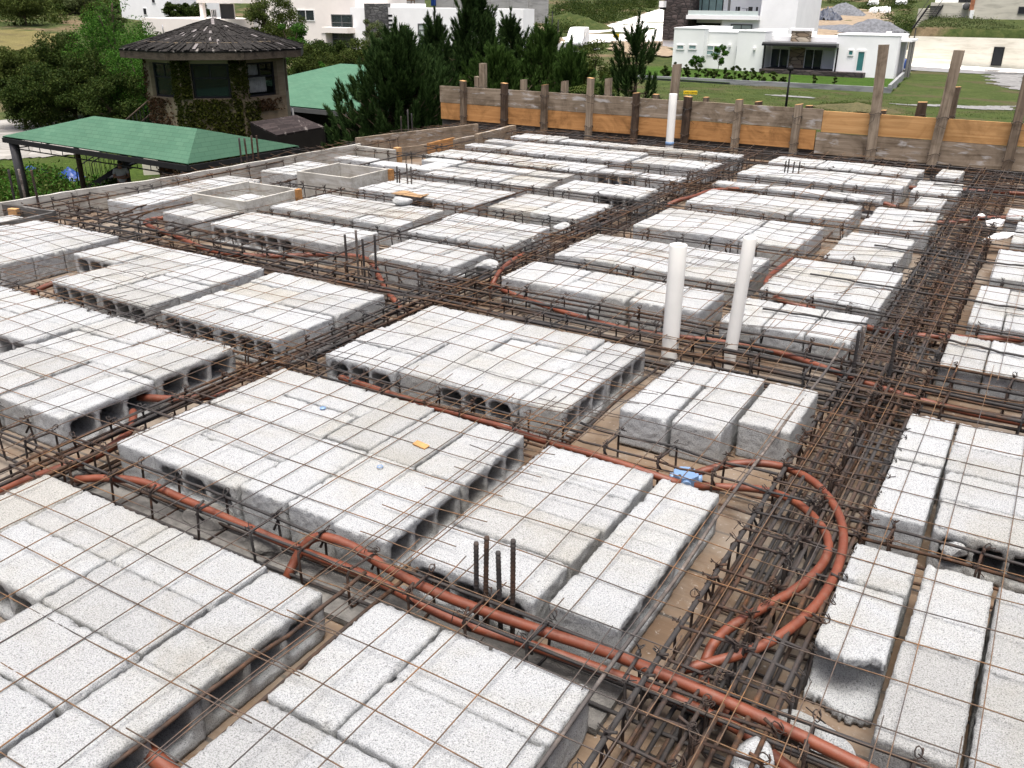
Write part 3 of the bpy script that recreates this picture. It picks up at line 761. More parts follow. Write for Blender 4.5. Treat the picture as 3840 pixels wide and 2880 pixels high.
conduit('orange conduit in front of the row at the right edge', [((0, 1780, 625), -.09), ((0, 1830, 690), -.09), ((0, 1940, 720), -.07), ((0, 2050, 728), -.055), ((0, 2230, 735), -.055)], .015)
conduit('orange conduit end near the white foam sheet at the right edge', [((0, 1960, 482), -.07), ((0, 2060, 480), -.04), ((0, 2120, 472), -.02), ((0, 2240, 470), -.02)], .016)
conduit('farthest orange conduit at the right edge below the fence', [((0, 1930, 402), -.06), ((0, 2040, 410), -.05), ((0, 2130, 413), -.04), ((0, 2240, 420), -.04)], .016)
conduit('short bent orange conduit out of the grey junction box', [((0, 165, 652), -.10), ((0, 164, 632), -.06), ((0, 150, 618), -.035), ((0, 132, 607), -.035), ((0, 100, 618), -.05), ((0, 70, 632), -.06)], .015)
conduit('orange conduit stub in the gap at the bottom left', [((10, 905, 1205), -.075), ((10, 980, 1290), -.08), ((10, 1080, 1375), -.09), ((10, 1200, 1480), -.1)], .0185)

# junction boxes
bx = at_z((9, 262, 765), -.09)
t = thing('junction_box', 'pale blue octagonal junction box where the orange loops start', 'junction box', (bx[0], bx[1], -.105), .4)
oc = [(.045 * math.cos(math.pi / 8 + k * math.pi / 4), .045 * math.sin(math.pi / 8 + k * math.pi / 4)) for k in range(8)]
b = MB(); b.prism(oc, 0, .043); b.build('body', M['bluebox'], t, .003)
for k in (0, 2, 4, 6):
    a = k * math.pi / 4; b = MB(); b.tube([(.038 * math.cos(a), .038 * math.sin(a), .02), (.054 * math.cos(a), .054 * math.sin(a), .02)], .016, 12); b.build('conduit_socket', M['bluebox'], t)
for k in (1, 5):
    a = k * math.pi / 4 + .1; b = MB(); b.lathe([(.0, .0455), (.005, .0455), (.005, .043)], 10, (.035 * math.cos(a), .035 * math.sin(a), 0)); b.build('screw', M['rebar'], t)
gx = at_z((4, 420, 760), -.03)
t = thing('junction_box', 'grey metal junction box in the notch of a left panel', 'junction box', (gx[0], gx[1], -.14), .1)
b = MB(); b.box(-.05, .05, -.05, .05, 0, .105); b.build('body', M['greybox'], t, .006)
b = MB(); b.box(-.054, .054, -.054, .054, .105, .112); b.build('lid', M['greybox'], t, .003)
for s in (-1, 1): b = MB(); b.tube([(s * .02, -.05, .05), (s * .02, -.066, .05)], .015, 12); b.build('conduit_socket', M['conduit'], t)

# ------------------------------------------------------------------ PVC pipes
def pipe(label, base_q, zb, top_q, r, lean=(0, 0), collar=False):
    p = at_z(base_q, max(zb, -.15) if not collar else 0.0); p[2] = zb; zt = z_on_vertical(p, top_q)
    t = thing('pvc_pipe', label, 'pipe', (p[0], p[1], zb), 0, 'white drain pipes standing through the slab')
    h = zt - zb
    b = MB(); n = 24; rings = []
    for (rr, z) in ((r, 0), (r, h * .25), (r, h * .5), (r, h * .75), (r, h - .004), (r - .001, h), (r - .005, h), (r - .006, h - .01), (r - .006, h * .4)):
        rings.append([(rr * math.cos(2 * math.pi * k / n) + lean[0] * z / h, rr * math.sin(2 * math.pi * k / n) + lean[1] * z / h, z) for k in range(n)])
    V = [v for g in rings for v in g]
    b.add(V, [(i * n + k, i * n + (k + 1) % n, (i + 1) * n + (k + 1) % n, (i + 1) * n + k) for i in range(len(rings) - 1) for k in range(n)], True)
    b.build('pipe_wall', M['pvc'], t)
    if collar:
        b = MB(); b.lathe([(r * 1.0, .155), (r * 1.06, .156), (r * 1.07, .172), (r * 1.06, .19), (r * 1.01, .191)], 24); b.build('collar', M['bluebox'], t)
    return t
pipe('thicker white pipe, left of the nearby pair', (6, 165, 1180), DECK, (6, 218, 487), .0385)
pipe('thinner white pipe leaning right, next to the thick one', (6, 505, 1200), DECK, (6, 630, 438), .029, (.035, .0))
pipe('slim white pipe with a blue collar in front of the plank fence', (3, 170, 838), DECK, (3, 190, 540), .042, (0, 0), True)

# ------------------------------------------------------------------ plywood formwork frames
def frame_box(label, x0, x1, y0, y1, zt, seed):
    t = thing('formwork_frame', label, 'formwork frame', (x0, y0, DECK), 0, 'plywood frames that keep openings in the slab')
    h = zt - DECK; w_, d_ = x1 - x0, y1 - y0; th = .022
    for nm, bb in (('side_board', (0, w_, 0, th)), ('side_board', (0, w_, d_ - th, d_)), ('side_board', (0, th, th + .001, d_ - th - .001)), ('side_board', (w_ - th, w_, th + .001, d_ - th - .001))):
        b = MB(); b.box(bb[0], bb[1], bb[2], bb[3], 0, h + rnd.uniform(-.006, .006)); b.build(nm, M['boxwood'], t)
    b = MB(); b.box(w_ - .001, w_ + .035, d_ - .06, d_ - .02, .03, h + .004); b.build('cleat', M['pine'], t)
    return t
frame_box('nearer square plywood frame with a white block inside', -5.40, -4.86, 4.42, 4.99, .07, 1)
frame_box('farther square plywood frame, empty, behind the nearer one', -5.38, -4.80, 5.50, 6.04, .07, 2)

# ------------------------------------------------------------------ form boards round the slab edge
def board(name, label, a, c, w, h, mat, cat='form board', group='form boards round the slab edge', tilt=0.0):
    """board standing on edge from a to c (points on its foot), thickness w, height h"""
    a = Vector(a); c = Vector(c); d = c - a; L = d.length; ang = math.atan2(d.y, d.x)
    n = max(6, int(L / .12)); q = random.Random(str(a)); th = w / 2; V = []; F = []
    for i in range(n + 1):
        x = L * i / n; hh = h + q.uniform(-.003, .003); zz = (c.z - a.z) * i / n
        for y, z in ((-th, 0), (th, 0), (th, hh), (-th, hh)): V.append((x, y + tilt * z, z + zz))
    for i in range(n):
        o = i * 4
        for k in range(4): F.append((o + k, o + (k + 1) % 4, o + 4 + (k + 1) % 4, o + 4 + k))
    F += [(0, 1, 2, 3)[::-1], tuple(n * 4 + k for k in range(4))]
    b = MB(); b.add(V, F)
    o = b.build(name, mat); o.location = a; o.rotation_euler = (0, 0, ang)
    return tag(o, label, cat, group)
e = [at_z(q, .03) for q in ((1, -60, 1300), (1, 485, 1213), (1, 1020, 1138), (1, 2300, 915))]
for k, lab in enumerate(('long pale edge board at the left photo edge', 'middle edge board on the left slab edge below the man', 'far edge board running to the leaning plank')):
    a, c = e[k], e[k + 1]; dd = (c - a) / np.linalg.norm(c - a)
    board('form_board', lab, (a[0], a[1], DECK), (c[0] - dd[0] * .006, c[1] - dd[1] * .006, DECK), .028, .18, M['formY'] if False else M['boxwood'])
a, c = at_z((2, 232, 925), -.02), at_z((2, 1005, 832), -.02)
zt = z_on_vertical(c, (2, 1000, 785)); board('form_plank', 'tall grey plank standing on edge below the pine tree', (a[0], a[1], DECK), (c[0], c[1], DECK), .03, .205, M['form'])
a, c = at_z((2, 212, 925), .02), at_z((2, 480, 955), .02)
board('form_plank', 'short pale board with a wooden cleat, in front of the tall grey plank', (a[0], a[1], DECK), (c[0], c[1], DECK), .03, .17, M['boxwood'])
b = MB(); b.box(-.03, .03, -.03, .03, 0, .18); o = b.build('wood_cleat', M['cut'], None, .002); pz = at_z((2, 495, 960), .0); o.location = (pz[0], pz[1], DECK); tag(o, 'short wooden cleat nailed at the end of the short pale board', 'cleat')
a, c = at_z((2, 480, 965), -.05), at_z((2, 690, 925), -.03)
board('form_plank', 'low dark board between the cleat and the orange strip', (a[0], a[1], DECK), (c[0], c[1], DECK), .03, .13, M['form'])
a, c = at_z((2, 690, 925), -.02), at_z((2, 855, 890), -.02)
board('form_plank', 'short fresh orange board lying by the tall grey plank', (a[0], a[1], DECK), (c[0], c[1], DECK), .03, .15, M['pine'])
a, c = at_z((2, 855, 895), .0), at_z((2, 1000, 868), .0)
board('form_plank', 'low grey board continuing the orange strip', (a[0], a[1], DECK), (c[0], c[1], DECK), .03, .16, M['form'])
a, c = at_z((2, 998, 868), .02), at_z((2, 1240, 808), .02)
board('form_plank', 'thick grey board ending below the plank fence', (a[0], a[1], DECK), (c[0], c[1], DECK), .05, .19, M['form'])
# dark form corner at the left edge
a, c = at_z((1, 20, 1300), .03), at_z((4, 345, 325), .03)
board('form_board', 'dark edge board slanting from the left form corner', (a[0], a[1], DECK), (c[0], c[1], DECK), .028, .18, M['form_dark'])
a, c = at_z((4, -60, 412), .02), at_z((4, 335, 335), .02)
board('form_board', 'dark wet board in front at the left photo edge', (a[0], a[1], DECK), (c[0], c[1], DECK), .028, .17, M['form_dark'])
pz = at_z((4, 92, 345), -.02); b = MB(); b.box(-.034, .034, -.02, .02, 0, .17); o = b.build('wood_block', M['cut'], None, .002); o.location = (pz[0], pz[1], DECK); o.rotation_euler = (0, 0, .3)
tag(o, 'fresh cut wooden brace inside the dark form corner', 'wood brace')

# ------------------------------------------------------------------ plank fence on the far slab edge
YF = 9.56
def fx(q): p = at_Y(q, YF); return p[0], p[2]
f = thing('plank_fence', 'long fence of stacked form planks with posts, at the far slab edge', 'plank fence', (-6.78, YF, 0))
x0 = -6.78; xm = -2.07; x1 = 1.5
def fplank(xa, xb, za, zb, mat, y=0.0):
    n = 12; V = []; F = []; q = random.Random(int(xa * 100 + za * 1000))
    for i in range(n + 1):
        x = xa + (xb - xa) * i / n - x0; d1, d2 = q.uniform(-.002, .002), q.uniform(-.002, .002)
        for yy, zz in ((y, za + d1), (y + .028, za + d1), (y + .028, zb + d2), (y, zb + d2)): V.append((x, yy, zz))
    for i in range(n):
        o = i * 4
        for k in range(4): F.append((o + k, o + 4 + k, o + 4 + (k + 1) % 4, o + (k + 1) % 4))
    F += [(0, 1, 2, 3), tuple(n * 4 + k for k in range(4))[::-1]]
    b = MB(); b.add(V, F); return b.build('plank', mat, f)
fplank(x0, xm - .003, .205, .402, M['form']); fplank(x0 + .01, xm - .05, .005, .200, M['pine'])
fplank(xm, x1, .185, .388, M['pine_pale'], .004); fplank(xm - .04, x1, -.035, .180, M['form'], .004)
def fpost(xc, zt, w, d, lean, mat, y, zb=-.13, cut=True, taper=0.0):
    b = MB(); q = random.Random(int(xc * 977)); n = 7; V = []; F = []
    for i in range(n + 1):
        z = zb + (zt - zb) * i / n; cx = lean * (z - zb); ww = w * (1 + taper * i / n) + q.uniform(-.003, .003)
        tz = q.uniform(-.004, .006) if i == n else 0
        for sx, sy in ((-1, -1), (1, -1), (1, 1), (-1, 1)): V.append((xc - x0 + cx + sx * ww / 2 + q.uniform(-.003, .003), y + sy * d / 2, z + (tz * sx)))
    for i in range(n):
        o = i * 4
        for k in range(4): F.append((o + k, o + (k + 1) % 4, o + 4 + (k + 1) % 4, o + 4 + k))
    b.add(V, F + [(3, 2, 1, 0)]); V2 = V[-4:]
    p = b.build('post', mat, f, .004)
    c = MB(); c.add([(vx, vy, vz) for vx, vy, vz in V2] + [(vx, vy, vz + .003) for vx, vy, vz in V2], [(4, 5, 6, 7), (0, 1, 5, 4), (1, 2, 6, 5), (2, 3, 7, 6), (3, 0, 4, 7)]); c.build('cut_end', M['cut'] if cut else M['post_light'], p)
    # tie wire round the post
    for zz in (zt - .12 if zt < .55 else .40, .06):
        t = MB(); cx = xc - x0 + lean * (zz - zb); e = .008
        pts = [(cx + (w / 2 + e) * math.copysign(min(1, abs(math.cos(a)) * 1.3), math.cos(a)), y + (d / 2 + e) * math.copysign(min(1, abs(math.sin(a)) * 1.3), math.sin(a)), zz + .012 * math.sin(3 * a + xc)) for a in np.linspace(0, 12.4, 30)]
        t.tube(pts, .0028, 4); t.tube([(cx, y - d / 2 - .01, zz), (cx + q.uniform(-.05, .05), y - d / 2 - .02, zz - .06), (cx + q.uniform(-.12, .12), y - d / 2 - .015, zz - q.uniform(.06, .16))], .0022, 4)
        t.build('tie_wire', M['tie'], p)
    return p
b = MB(); b.box(0, x1 - x0, .040, .062, DECK + .001, .10); b.build('base_board', M['form_dark'], f)
FRONT = [((2, 925, 515), 'post', .06), ((2, 1188, 530), 'post_dark', .065), ((2, 1445, 540), 'post', .065), ((2, 1738, 497), 'post_light', .065), ((2, 2030, 592), 'post_dark', .065), ((3, 285, 555), 'post_dark', .075), ((3, 580, 572), 'post_light', .068), ((3, 922, 600), 'post_light', .07)]
for q, mt, w_ in FRONT:
    X, Z = fx(q); fpost(X - .005, Z, w_, .07, .01, M[mt], -.040, cut=True)
# tall leaning boards
def tall(qt, qb, w_, mt, y=-.045):
    xt, zt_ = fx(qt); xb, zb_ = fx(qb); fpost(xb, zt_, w_, .045, (xt - xb) / (zt_ - zb_), M[mt], y, zb=min(zb_, -.04), cut=False)
tall((3, 1410, 258), (3, 1330, 915), .088, 'post_light'); tall((3, 1842, 290), (3, 1682, 940), .092, 'post_light')
tall((3, 2240, 430), (3, 2115, 965), .08, 'post')
# posts behind the planks
for q, mt, w_ in [((2, 1045, 405), 'post_light', .075), ((2, 1012, 490), 'post_light', .06), ((2, 1305, 508), 'post_light', .06), ((2, 1568, 518), 'post_light', .068), ((2, 1848, 500), 'post_light', .068), ((2, 2150, 602), 'post', .055), ((3, 205, 370), 'post_light', .085), ((3, 386, 560), 'post', .055), ((3, 688, 585), 'post_dark', .06), ((3, 980, 608), 'post_dark', .06), ((3, 1630, 588), 'post_dark', .082), ((3, 1408, 635), 'post', .045), ((3, 1818, 500), 'post', .05)]:
    p = at_Y(q, YF + .12); fpost(p[0], p[2], w_, .07, .03 if q[1] in (205, 1818) else 0.0, M[mt], .10, cut=mt != 'post_light')
f2 = MB()
# ------------------------------------------------------------------ small things left on the slab
def chunk(label, q, z, s, mat='block', name='block_chunk', cat='broken chunk', seed=1, flat=.7):
    p = at_z(q, z); rr = np.random.default_rng(seed)
    bm = bmesh.new(); bmesh.ops.create_icosphere(bm, subdivisions=3, radius=1)
    dirs = rr.normal(0, 1, (14, 3)); dirs /= np.linalg.norm(dirs, axis=1)[:, None]; off = rr.uniform(.55, .9, 14)
    for v in bm.verts:
        n = np.array(v.co); k = 1.0
        for d_, o_ in zip(dirs, off):
            c_ = n @ d_
            if c_ > 1e-3: k = min(k, o_ / c_)
        v.co = Vector(n * k * (1 + rr.normal(0, .015)))
    me = bpy.data.meshes.new(name); bm.to_mesh(me); bm.free()
    o = link(name, me, M[mat]); o.scale = (s[0], s[1], s[2]); o.location = (p[0], p[1], z + s[2] * .75); o.rotation_euler = (rr.uniform(-.2, .2), rr.uniform(-.2, .2), rr.uniform(0, 3))
    return tag(o, label, cat, 'broken pieces of concrete block')
chunk('largest white broken chunk on the bars near the photo centre', (5, 1065, 715), -.05, (.085, .06, .05), seed=2)
chunk('small white chunk left of the largest broken chunk', (5, 915, 695), -.05, (.035, .03, .025), seed=3)
chunk('white chunk below the largest broken chunk', (5, 900, 770), -.09, (.04, .035, .03), seed=4)
chunk('flat white piece low between the broken chunks', (5, 1015, 755), -.1, (.05, .03, .02), seed=5)
chunk('white chunk at the foot of the rear starter bars', (5, 525, 285), .0, (.085, .055, .04), seed=6)
chunk('white chunk in front of the left row of the wide cross beam', (4, 1480, 550), -.12, (.035, .03, .025), seed=7)
chunk('white chunk beside the leftmost central starter bar', (5, 160, 580), -.07, (.05, .035, .03), seed=8)
chunk('white block fragment in the far beam, behind the conduit arch', (5, 1540, 445), -.03, (.06, .05, .03), seed=9)
chunk('white fragment before the panel behind the white pipe', (5, 1330, 525), -.05, (.06, .035, .03), seed=10)
chunk('white lump in the right edge panel front', (9, 1800, 1195), -.09, (.07, .05, .035), seed=11)
chunk('white fragment in the lower right conduit gap', (12, 980, 1080), -.12, (.12, .045, .03), seed=12)
chunk('white fragment at the bottom photo edge', (12, 640, 1215), -.08, (.07, .05, .04), seed=13)
chunk('grey chunk in the gap under the paired conduits', (7, 1330, 1110), -.135, (.10, .06, .025), 'rubble', seed=14)
chunk('grey chunk in the gap at the lower left conduit rise', (7, 1680, 1290), -.135, (.09, .05, .025), 'rubble', seed=15)
chunk('white lump on the bars by the far conduit at the right edge', (6, 1960, 345), -.05, (.07, .045, .025), 'foam', seed=16)
chunk('white foam sheet piece on the bars at the right edge', (6, 2060, 455), -.05, (.13, .06, .02), 'foam', seed=17)
chunk('white foam scrap on the dense beam at the right edge', (6, 2040, 380), -.05, (.10, .05, .03), 'foam', seed=18)
q = random.Random(5)
for k in range(18):                                            # mortar crumbs along the rib before the yellow wood scrap panel
    x = q.uniform(-2.6, -.7); chunk(f'mortar crumb, {ORD[k % 18]} along the {"front" if k < 18 else "rear"} line in the nearest rib', (11, 0, 0), DECK, (q.uniform(.015, .05), q.uniform(.012, .04), q.uniform(.01, .022)), 'rubble', 'mortar_crumb', 'mortar crumb', 40 + k)
    o = COL.objects[-1] if False else bpy.data.objects[[n for n in bpy.data.objects.keys() if n.startswith('mortar_crumb')][-1]]
    o.location = (x, q.uniform(1.45, 1.62), DECK + .008); o['group'] = 'mortar crumbs in the nearest rib'
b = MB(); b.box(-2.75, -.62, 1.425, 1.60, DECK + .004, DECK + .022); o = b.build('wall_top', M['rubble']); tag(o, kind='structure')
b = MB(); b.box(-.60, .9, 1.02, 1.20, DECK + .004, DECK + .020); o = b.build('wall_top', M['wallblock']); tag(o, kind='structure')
b = MB(); b.box(-.028, .028, -.013, .013, 0, .006); pz = at_z((8, 645, 632), .002); o = b.build('wood_scrap', M['pine_pale'], None, .001); o.location = pz; o.rotation_euler = (.1, .05, -.1); tag(o, 'small yellow wood scrap lying on a block', 'wood scrap')
pz = at_z((5, 575, 222), .004); b = MB(); V = []; F = []
for i in range(9):
    for j in range(4): V.append((-.14 + .035 * i, -.06 + .04 * j, .006 + .008 * math.sin(i * .9) * (j / 3)))
F = [(i * 4 + j, (i + 1) * 4 + j, (i + 1) * 4 + j + 1, i * 4 + j + 1) for i in range(8) for j in range(3)]
b.add(V, F); o = b.build('cardboard_piece', simple('cardboard', (.26, .165, .085), .9)); o.location = pz; sm_ = o.modifiers.new('thickness', 'SOLIDIFY'); sm_.thickness = .004; tag(o, 'curled brown cardboard piece on a block panel', 'cardboard')
for k, (q_, lab) in enumerate([((7, 2060, 392), 'pale blue plastic disc behind the yellow wood scrap'), ((8, 383, 768), 'pale blue ring left of the yellow wood scrap')]):
    pz = at_z(q_, .002); b = MB(); b.lathe([(.0, .003), (.011, .003), (.012, .0)] if k == 0 else [(.007, .002), (.009, .004), (.011, .002), (.009, .0), (.007, .002)], 14); o = b.build('plastic_disc', M['bluebox']); o.location = pz; tag(o, lab, 'plastic disc')
# curls of loose wire
for k, (q_, lab, R) in enumerate([((4, 760, 740), 'loose wire curl over the notch panel at the left', .14), ((6, 1250, 760), 'loose wire curl on the panel right of the thin pipe', .10), ((5, 300, 380), 'loose wire curl on the panel left of the middle', .12)]):
    c_ = at_z(q_, .03); b = MB(); b.tube([(c_[0] + R * math.cos(a) * (1 + .2 * math.sin(2 * a)), c_[1] + R * .8 * math.sin(a), .02 + .015 * math.sin(a * 1.5)) for a in np.linspace(.3, 4.6, 30)], .0015, 4); tag(b.build('wire_curl', M['tie']), lab, 'wire')
# ------------------------------------------------------------------ ground, roads and paths
def mat_ground():
    mt, n, l, bs = new_mat('scrub_ground')
    wp = world_pos(n)
    a = noise(n, l, wp, .09, 7, .62, .5); b_ = noise(n, l, wp, 1.1, 6, .65); c_ = noise(n, l, wp, 6, 4, .7)
    g = ramp(n, l, b_, [(.30, (.018, .030, .008)), (.5, (.038, .052, .015)), (.7, (.066, .072, .026))])
    e = ramp(n, l, b_, [(.30, (.075, .056, .032)), (.55, (.13, .098, .058)), (.75, (.20, .16, .11))])
    c = mix(n, l, ramp(n, l, a, [(.53, (0, 0, 0)), (.64, (1, 1, 1))]), g, e)
    c = mix(n, l, .5, c, ramp(n, l, c_, [(.3, (.5, .5, .5)), (.65, (1.1, 1.1, 1.1))]), 'MULTIPLY')
    l.new(c, bs.inputs['Base Color']); bs.inputs['Roughness'].default_value = 1.0; bs.inputs['Specular IOR Level'].default_value = .1
    bump(n, l, bs, b_, .8, .2)
    return mt
def mat_lawn(name, a, b_, brown=.5):
    mt, n, l, bs = new_mat(name)
    wp = world_pos(n)
    f = noise(n, l, wp, .55, 7, .65, .4); h = noise(n, l, wp, 4.5, 6, .7); k = noise(n, l, wp, .21, 5, .6, .8)
    c = ramp(n, l, f, [(.3, a), (.7, b_)])
    c = mix(n, l, .6, c, ramp(n, l, h, [(.3, (.38, .44, .34)), (.65, (1.3, 1.22, 1.1))]), 'MULTIPLY')
    c = mix(n, l, ramp(n, l, k, [(.50, (0, 0, 0)), (.64, (brown,) * 3)]), c, (.062, .052, .028))
    l.new(c, bs.inputs['Base Color']); bs.inputs['Roughness'].default_value = 1.0; bs.inputs['Specular IOR Level'].default_value = .1
    bump(n, l, bs, h, .8, .12)
    return mt
M['ground'] = mat_ground()
M['lawn'] = mat_lawn('lot_grass', (.027, .044, .011), (.056, .072, .022), .85)
M['lawn2'] = mat_lawn('garden_lawn', (.022, .052, .006), (.040, .080, .011), .2)
M['lawn3'] = mat_lawn('olive_lawn', (.026, .046, .008), (.045, .072, .014), .3)  # more olive and a little browner than the other garden lawn
M['drygrass'] = mat_lawn('dry_grass', (.095, .085, .034), (.15, .13, .058), .5)
M['roadc'] = simple('pale_concrete_road', (.62, .60, .56), .95, .12, .35, .2, pos=True)
M['asphalt'] = simple('grey_road', (.16, .16, .16), .95, .2, 1.5, .2, pos=True)
M['gravel'] = simple('grey_gravel', (.115, .12, .13), 1.0, .35, 2.5, .2, bmp=.8, pos=True)
M['gravelp'] = simple('gravel_path', (.16, .16, .155), 1.0, .3, 2.2, .2, bmp=.8, pos=True)
M['sand'] = simple('tan_earth', (.21, .165, .115), 1.0, .25, 1.2, .2, bmp=.5, pos=True)
def mat_flag():
    mt, n, l, bs = new_mat('flagstones'); wp = world_pos(n)
    v = n.new('ShaderNodeTexVoronoi'); v.feature = 'DISTANCE_TO_EDGE'; v.inputs['Scale'].default_value = 1.1; l.new(wp, v.inputs['Vector'])
    v2 = n.new('ShaderNodeTexVoronoi'); v2.inputs['Scale'].default_value = 1.1; l.new(wp, v2.inputs['Vector'])
    sep = n.new('ShaderNodeSeparateColor'); l.new(v2.outputs['Color'], sep.inputs[0])
    c = ramp(n, l, sep.outputs[0], [(0, (.16, .155, .14)), (1, (.25, .24, .22))])
    c = mix(n, l, ramp(n, l, v.outputs['Distance'], [(.02, (1, 1, 1)), (.06, (0, 0, 0))]), c, (.16, .15, .13))
    l.new(c, bs.inputs['Base Color']); bs.inputs['Roughness'].default_value = .9
    return mt
M['flag'] = mat_flag()

xs = sorted(set(list(np.arange(-190, 60, 3.0)) + list(np.arange(-700, -190, 30.)) + list(np.arange(60, 500, 30.)) + [-17.6, -17.4, -16.9, -16.2]))
ys = sorted(set(list(np.arange(-20, 215, 3.0)) + list(np.arange(215, 800, 30.)) + list(np.arange(-200, -20, 30.)) + [111.25, 111.6, 112.0, 112.5]))
V = []
q = np.random.default_rng(3)
for y in ys:
    for x in xs:
        d = -0.512 * x + 0.859 * y
        V.append((x, y, ground_z(x, y) + (q.uniform(-.25, .25) if d > 125 else 0) - .03))
nx = len(xs)
F = [(j * nx + i, j * nx + i + 1, (j + 1) * nx + i + 1, (j + 1) * nx + i) for j in range(len(ys) - 1) for i in range(nx - 1)]
tag(link('ground', np_mesh('ground', V, F, True), M['ground']), kind='structure')

def inside(poly, X, Y):
    r = np.zeros(X.shape, bool); n = len(poly)
    for i in range(n):
        x1, y1 = poly[i]; x2, y2 = poly[(i + 1) % n]
        c = ((y1 > Y) != (y2 > Y)) & (X < (x2 - x1) * (Y - y1) / (y2 - y1 + 1e-9) + x1)
        r ^= c
    return r
def drape(name, outline, mat, dz=.05, step=.5, world=False, jag=.0):
    P = outline if world else [tuple(gp(q)[:2]) for q in outline]
    x0, x1 = min(p[0] for p in P), max(p[0] for p in P); y0, y1 = min(p[1] for p in P), max(p[1] for p in P)
    nx, ny = int((x1 - x0) / step) + 2, int((y1 - y0) / step) + 2
    gx = x0 + step * np.arange(nx + 1); gy = y0 + step * np.arange(ny + 1)
    cx, cy = np.meshgrid(gx[:-1] + step / 2, gy[:-1] + step / 2, indexing='ij')
    if jag:
        cx2 = cx + jag * np.sin(cy * 1.7) + jag * .6 * np.sin(cy * 4.1 + 1); cy2 = cy + jag * np.sin(cx * 1.3 + 2)
    else: cx2, cy2 = cx, cy
    k = inside(P, cx2, cy2); idx = np.argwhere(k)
    ids = {}; V = []; F = []
    for i, j in idx:
        f = []
        for a, b_ in ((i, j), (i + 1, j), (i + 1, j + 1), (i, j + 1)):
            if (a, b_) not in ids: ids[(a, b_)] = len(V); V.append((gx[a], gy[b_], ground_z(gx[a], gy[b_]) + dz))
            f.append(ids[(a, b_)])
        F.append(f)
    return tag(link(name, np_mesh(name, V, F, True), mat), kind='structure')
drape('lot_grass', [(-75, 45), (-20, 38), (8, 45), (8, 110.6), (-12.8, 110.6), (-14.2, 100), (-12.3, 80.0), (-33, 79.4), (-52, 79), (-75, 70)], M['lawn'], .05, .6, True)
drape('garden_lawn', [(-34.5, 79.8), (-12.4, 80.3), (-13.8, 100), (-13.8, 92.5), (-36, 92.5), (-40, 88)], M['lawn2'], .16, .4, True)
drape('gravel_path', [(3, 1375, 598), (3, 1600, 608), (3, 1850, 616), (3, 2160, 618), (3, 2160, 645), (3, 1850, 630), (3, 1600, 617)], M['gravelp'], .09, .25, jag=.3)
drape('gravel_patch', [(3, 1985, 405), (3, 2212, 420), (3, 2260, 540), (3, 2150, 515), (3, 2050, 490), (3, 2010, 450)], M['gravelp'], .09, .35, jag=.5)
drape('bare_strip', [(3, 680, 548), (3, 830, 552), (3, 960, 566), (3, 960, 574), (3, 820, 562)], M['gravelp'], .09, .3, jag=.3)
drape('pavement', [(-17, 106.8), (12, 107.5), (12, 110.9), (-17, 110.5)], M['roadc'], .09, .6, True)
drape('asphalt_road', [(-17, 103.4), (12, 104.2), (12, 107.3), (-17, 106.7)], M['asphalt'], .09, .6, True)
drape('road', [('z4', 540, 520), ('z4', 620, 475), ('z4', 900, 392), ('z4', 1180, 312), ('z4', 1500, 215), ('z4', 1700, 150), ('z4', 1860, 98), ('z4', 1900, 300), ('z4', 1850, 500), ('z4', 1500, 520), ('z4', 1200, 510), ('z4', 900, 530)], M['roadc'], .12, .6)
drape('asphalt_road', [('z4', 540, 525), ('z4', 1000, 530), ('z4', 1100, 600), ('z4', 900, 650), ('z4', 540, 640)], M['asphalt'], .16, .5)
drape('bare_earth', [('z4', 1230, 505), ('z4', 1860, 505), ('z4', 2000, 640), ('z4', 1970, 690), ('z4', 1500, 650), ('z4', 1250, 620)], M['sand'], .16, .5, jag=.4)
drape('bare_earth', [(3, 700, 200), (3, 740, 150), (3, 900, 130), (3, 980, 60), (3, 1100, 45), (3, 1440, 70), (3, 1400, 180), (3, 1100, 215)], M['sand'], .14, .8, jag=.8)
drape('flagstone_path', [(1, -60, 775), (1, 150, 770), (1, 480, 765), (1, 640, 985), (1, 300, 1012), (1, -60, 1035)], M['flag'], .08, .3)
drape('garden_lawn', [(1, -80, 1036), (1, 300, 1013), (1, 640, 986), (1, 1000, 985), (1, 1500, 1010), (1, 1500, 1200), (1, 750, 1260), (1, -80, 1200)], M['lawn3'], .06, .4)
drape('dry_grass', [(1, -120, 190), (1, 180, 195), (1, 420, 235), (1, 500, 330), (1, 200, 330), (1, -120, 330)], M['drygrass'], .1, .9, jag=.8)

def mound(name, label, q, w_, d_, h, mat, seed, cat='pile', group=None):
    crm = (.22 if h > 1 else .10) if 'tarp' in name else .05
    c = gp(q); r = np.random.default_rng(seed); n = 26
    V = []; F = []
    ph = r.uniform(0, 6, 6)
    for i in range(n + 1):
        for j in range(n + 1):
            u, v = i / n * 2 - 1, j / n * 2 - 1; rr = math.hypot(u, v); a = math.atan2(v, u)
            e = 1 + .12 * math.sin(3 * a + ph[0]) + .08 * math.sin(5 * a + ph[1])
            z = h * max(0, 1 - (rr / e)) ** .85 + .06 * h * math.sin(7 * u + ph[2]) * math.sin(6 * v + ph[3]) * (rr < e)
            x, y = c[0] + u * w_ / 2, c[1] + v * d_ / 2
            V.append((x - c[0], y - c[1], ground_z(x, y) - c[2] + z + r.uniform(-crm, crm) * h * (rr < e * .9) - (.25 if rr >= e else 0)))
    F = [(i * (n + 1) + j, (i + 1) * (n + 1) + j, (i + 1) * (n + 1) + j + 1, i * (n + 1) + j + 1) for i in range(n) for j in range(n)]
    o = link(name, np_mesh(name, V, F, True), mat); o.location = c
    return tag(o, label, cat, group)
mound('gravel_pile', 'tall dark grey gravel pile on the slope behind the low house', (3, 1175, 88), 8, 6, 2.2, M['gravel'], 1)
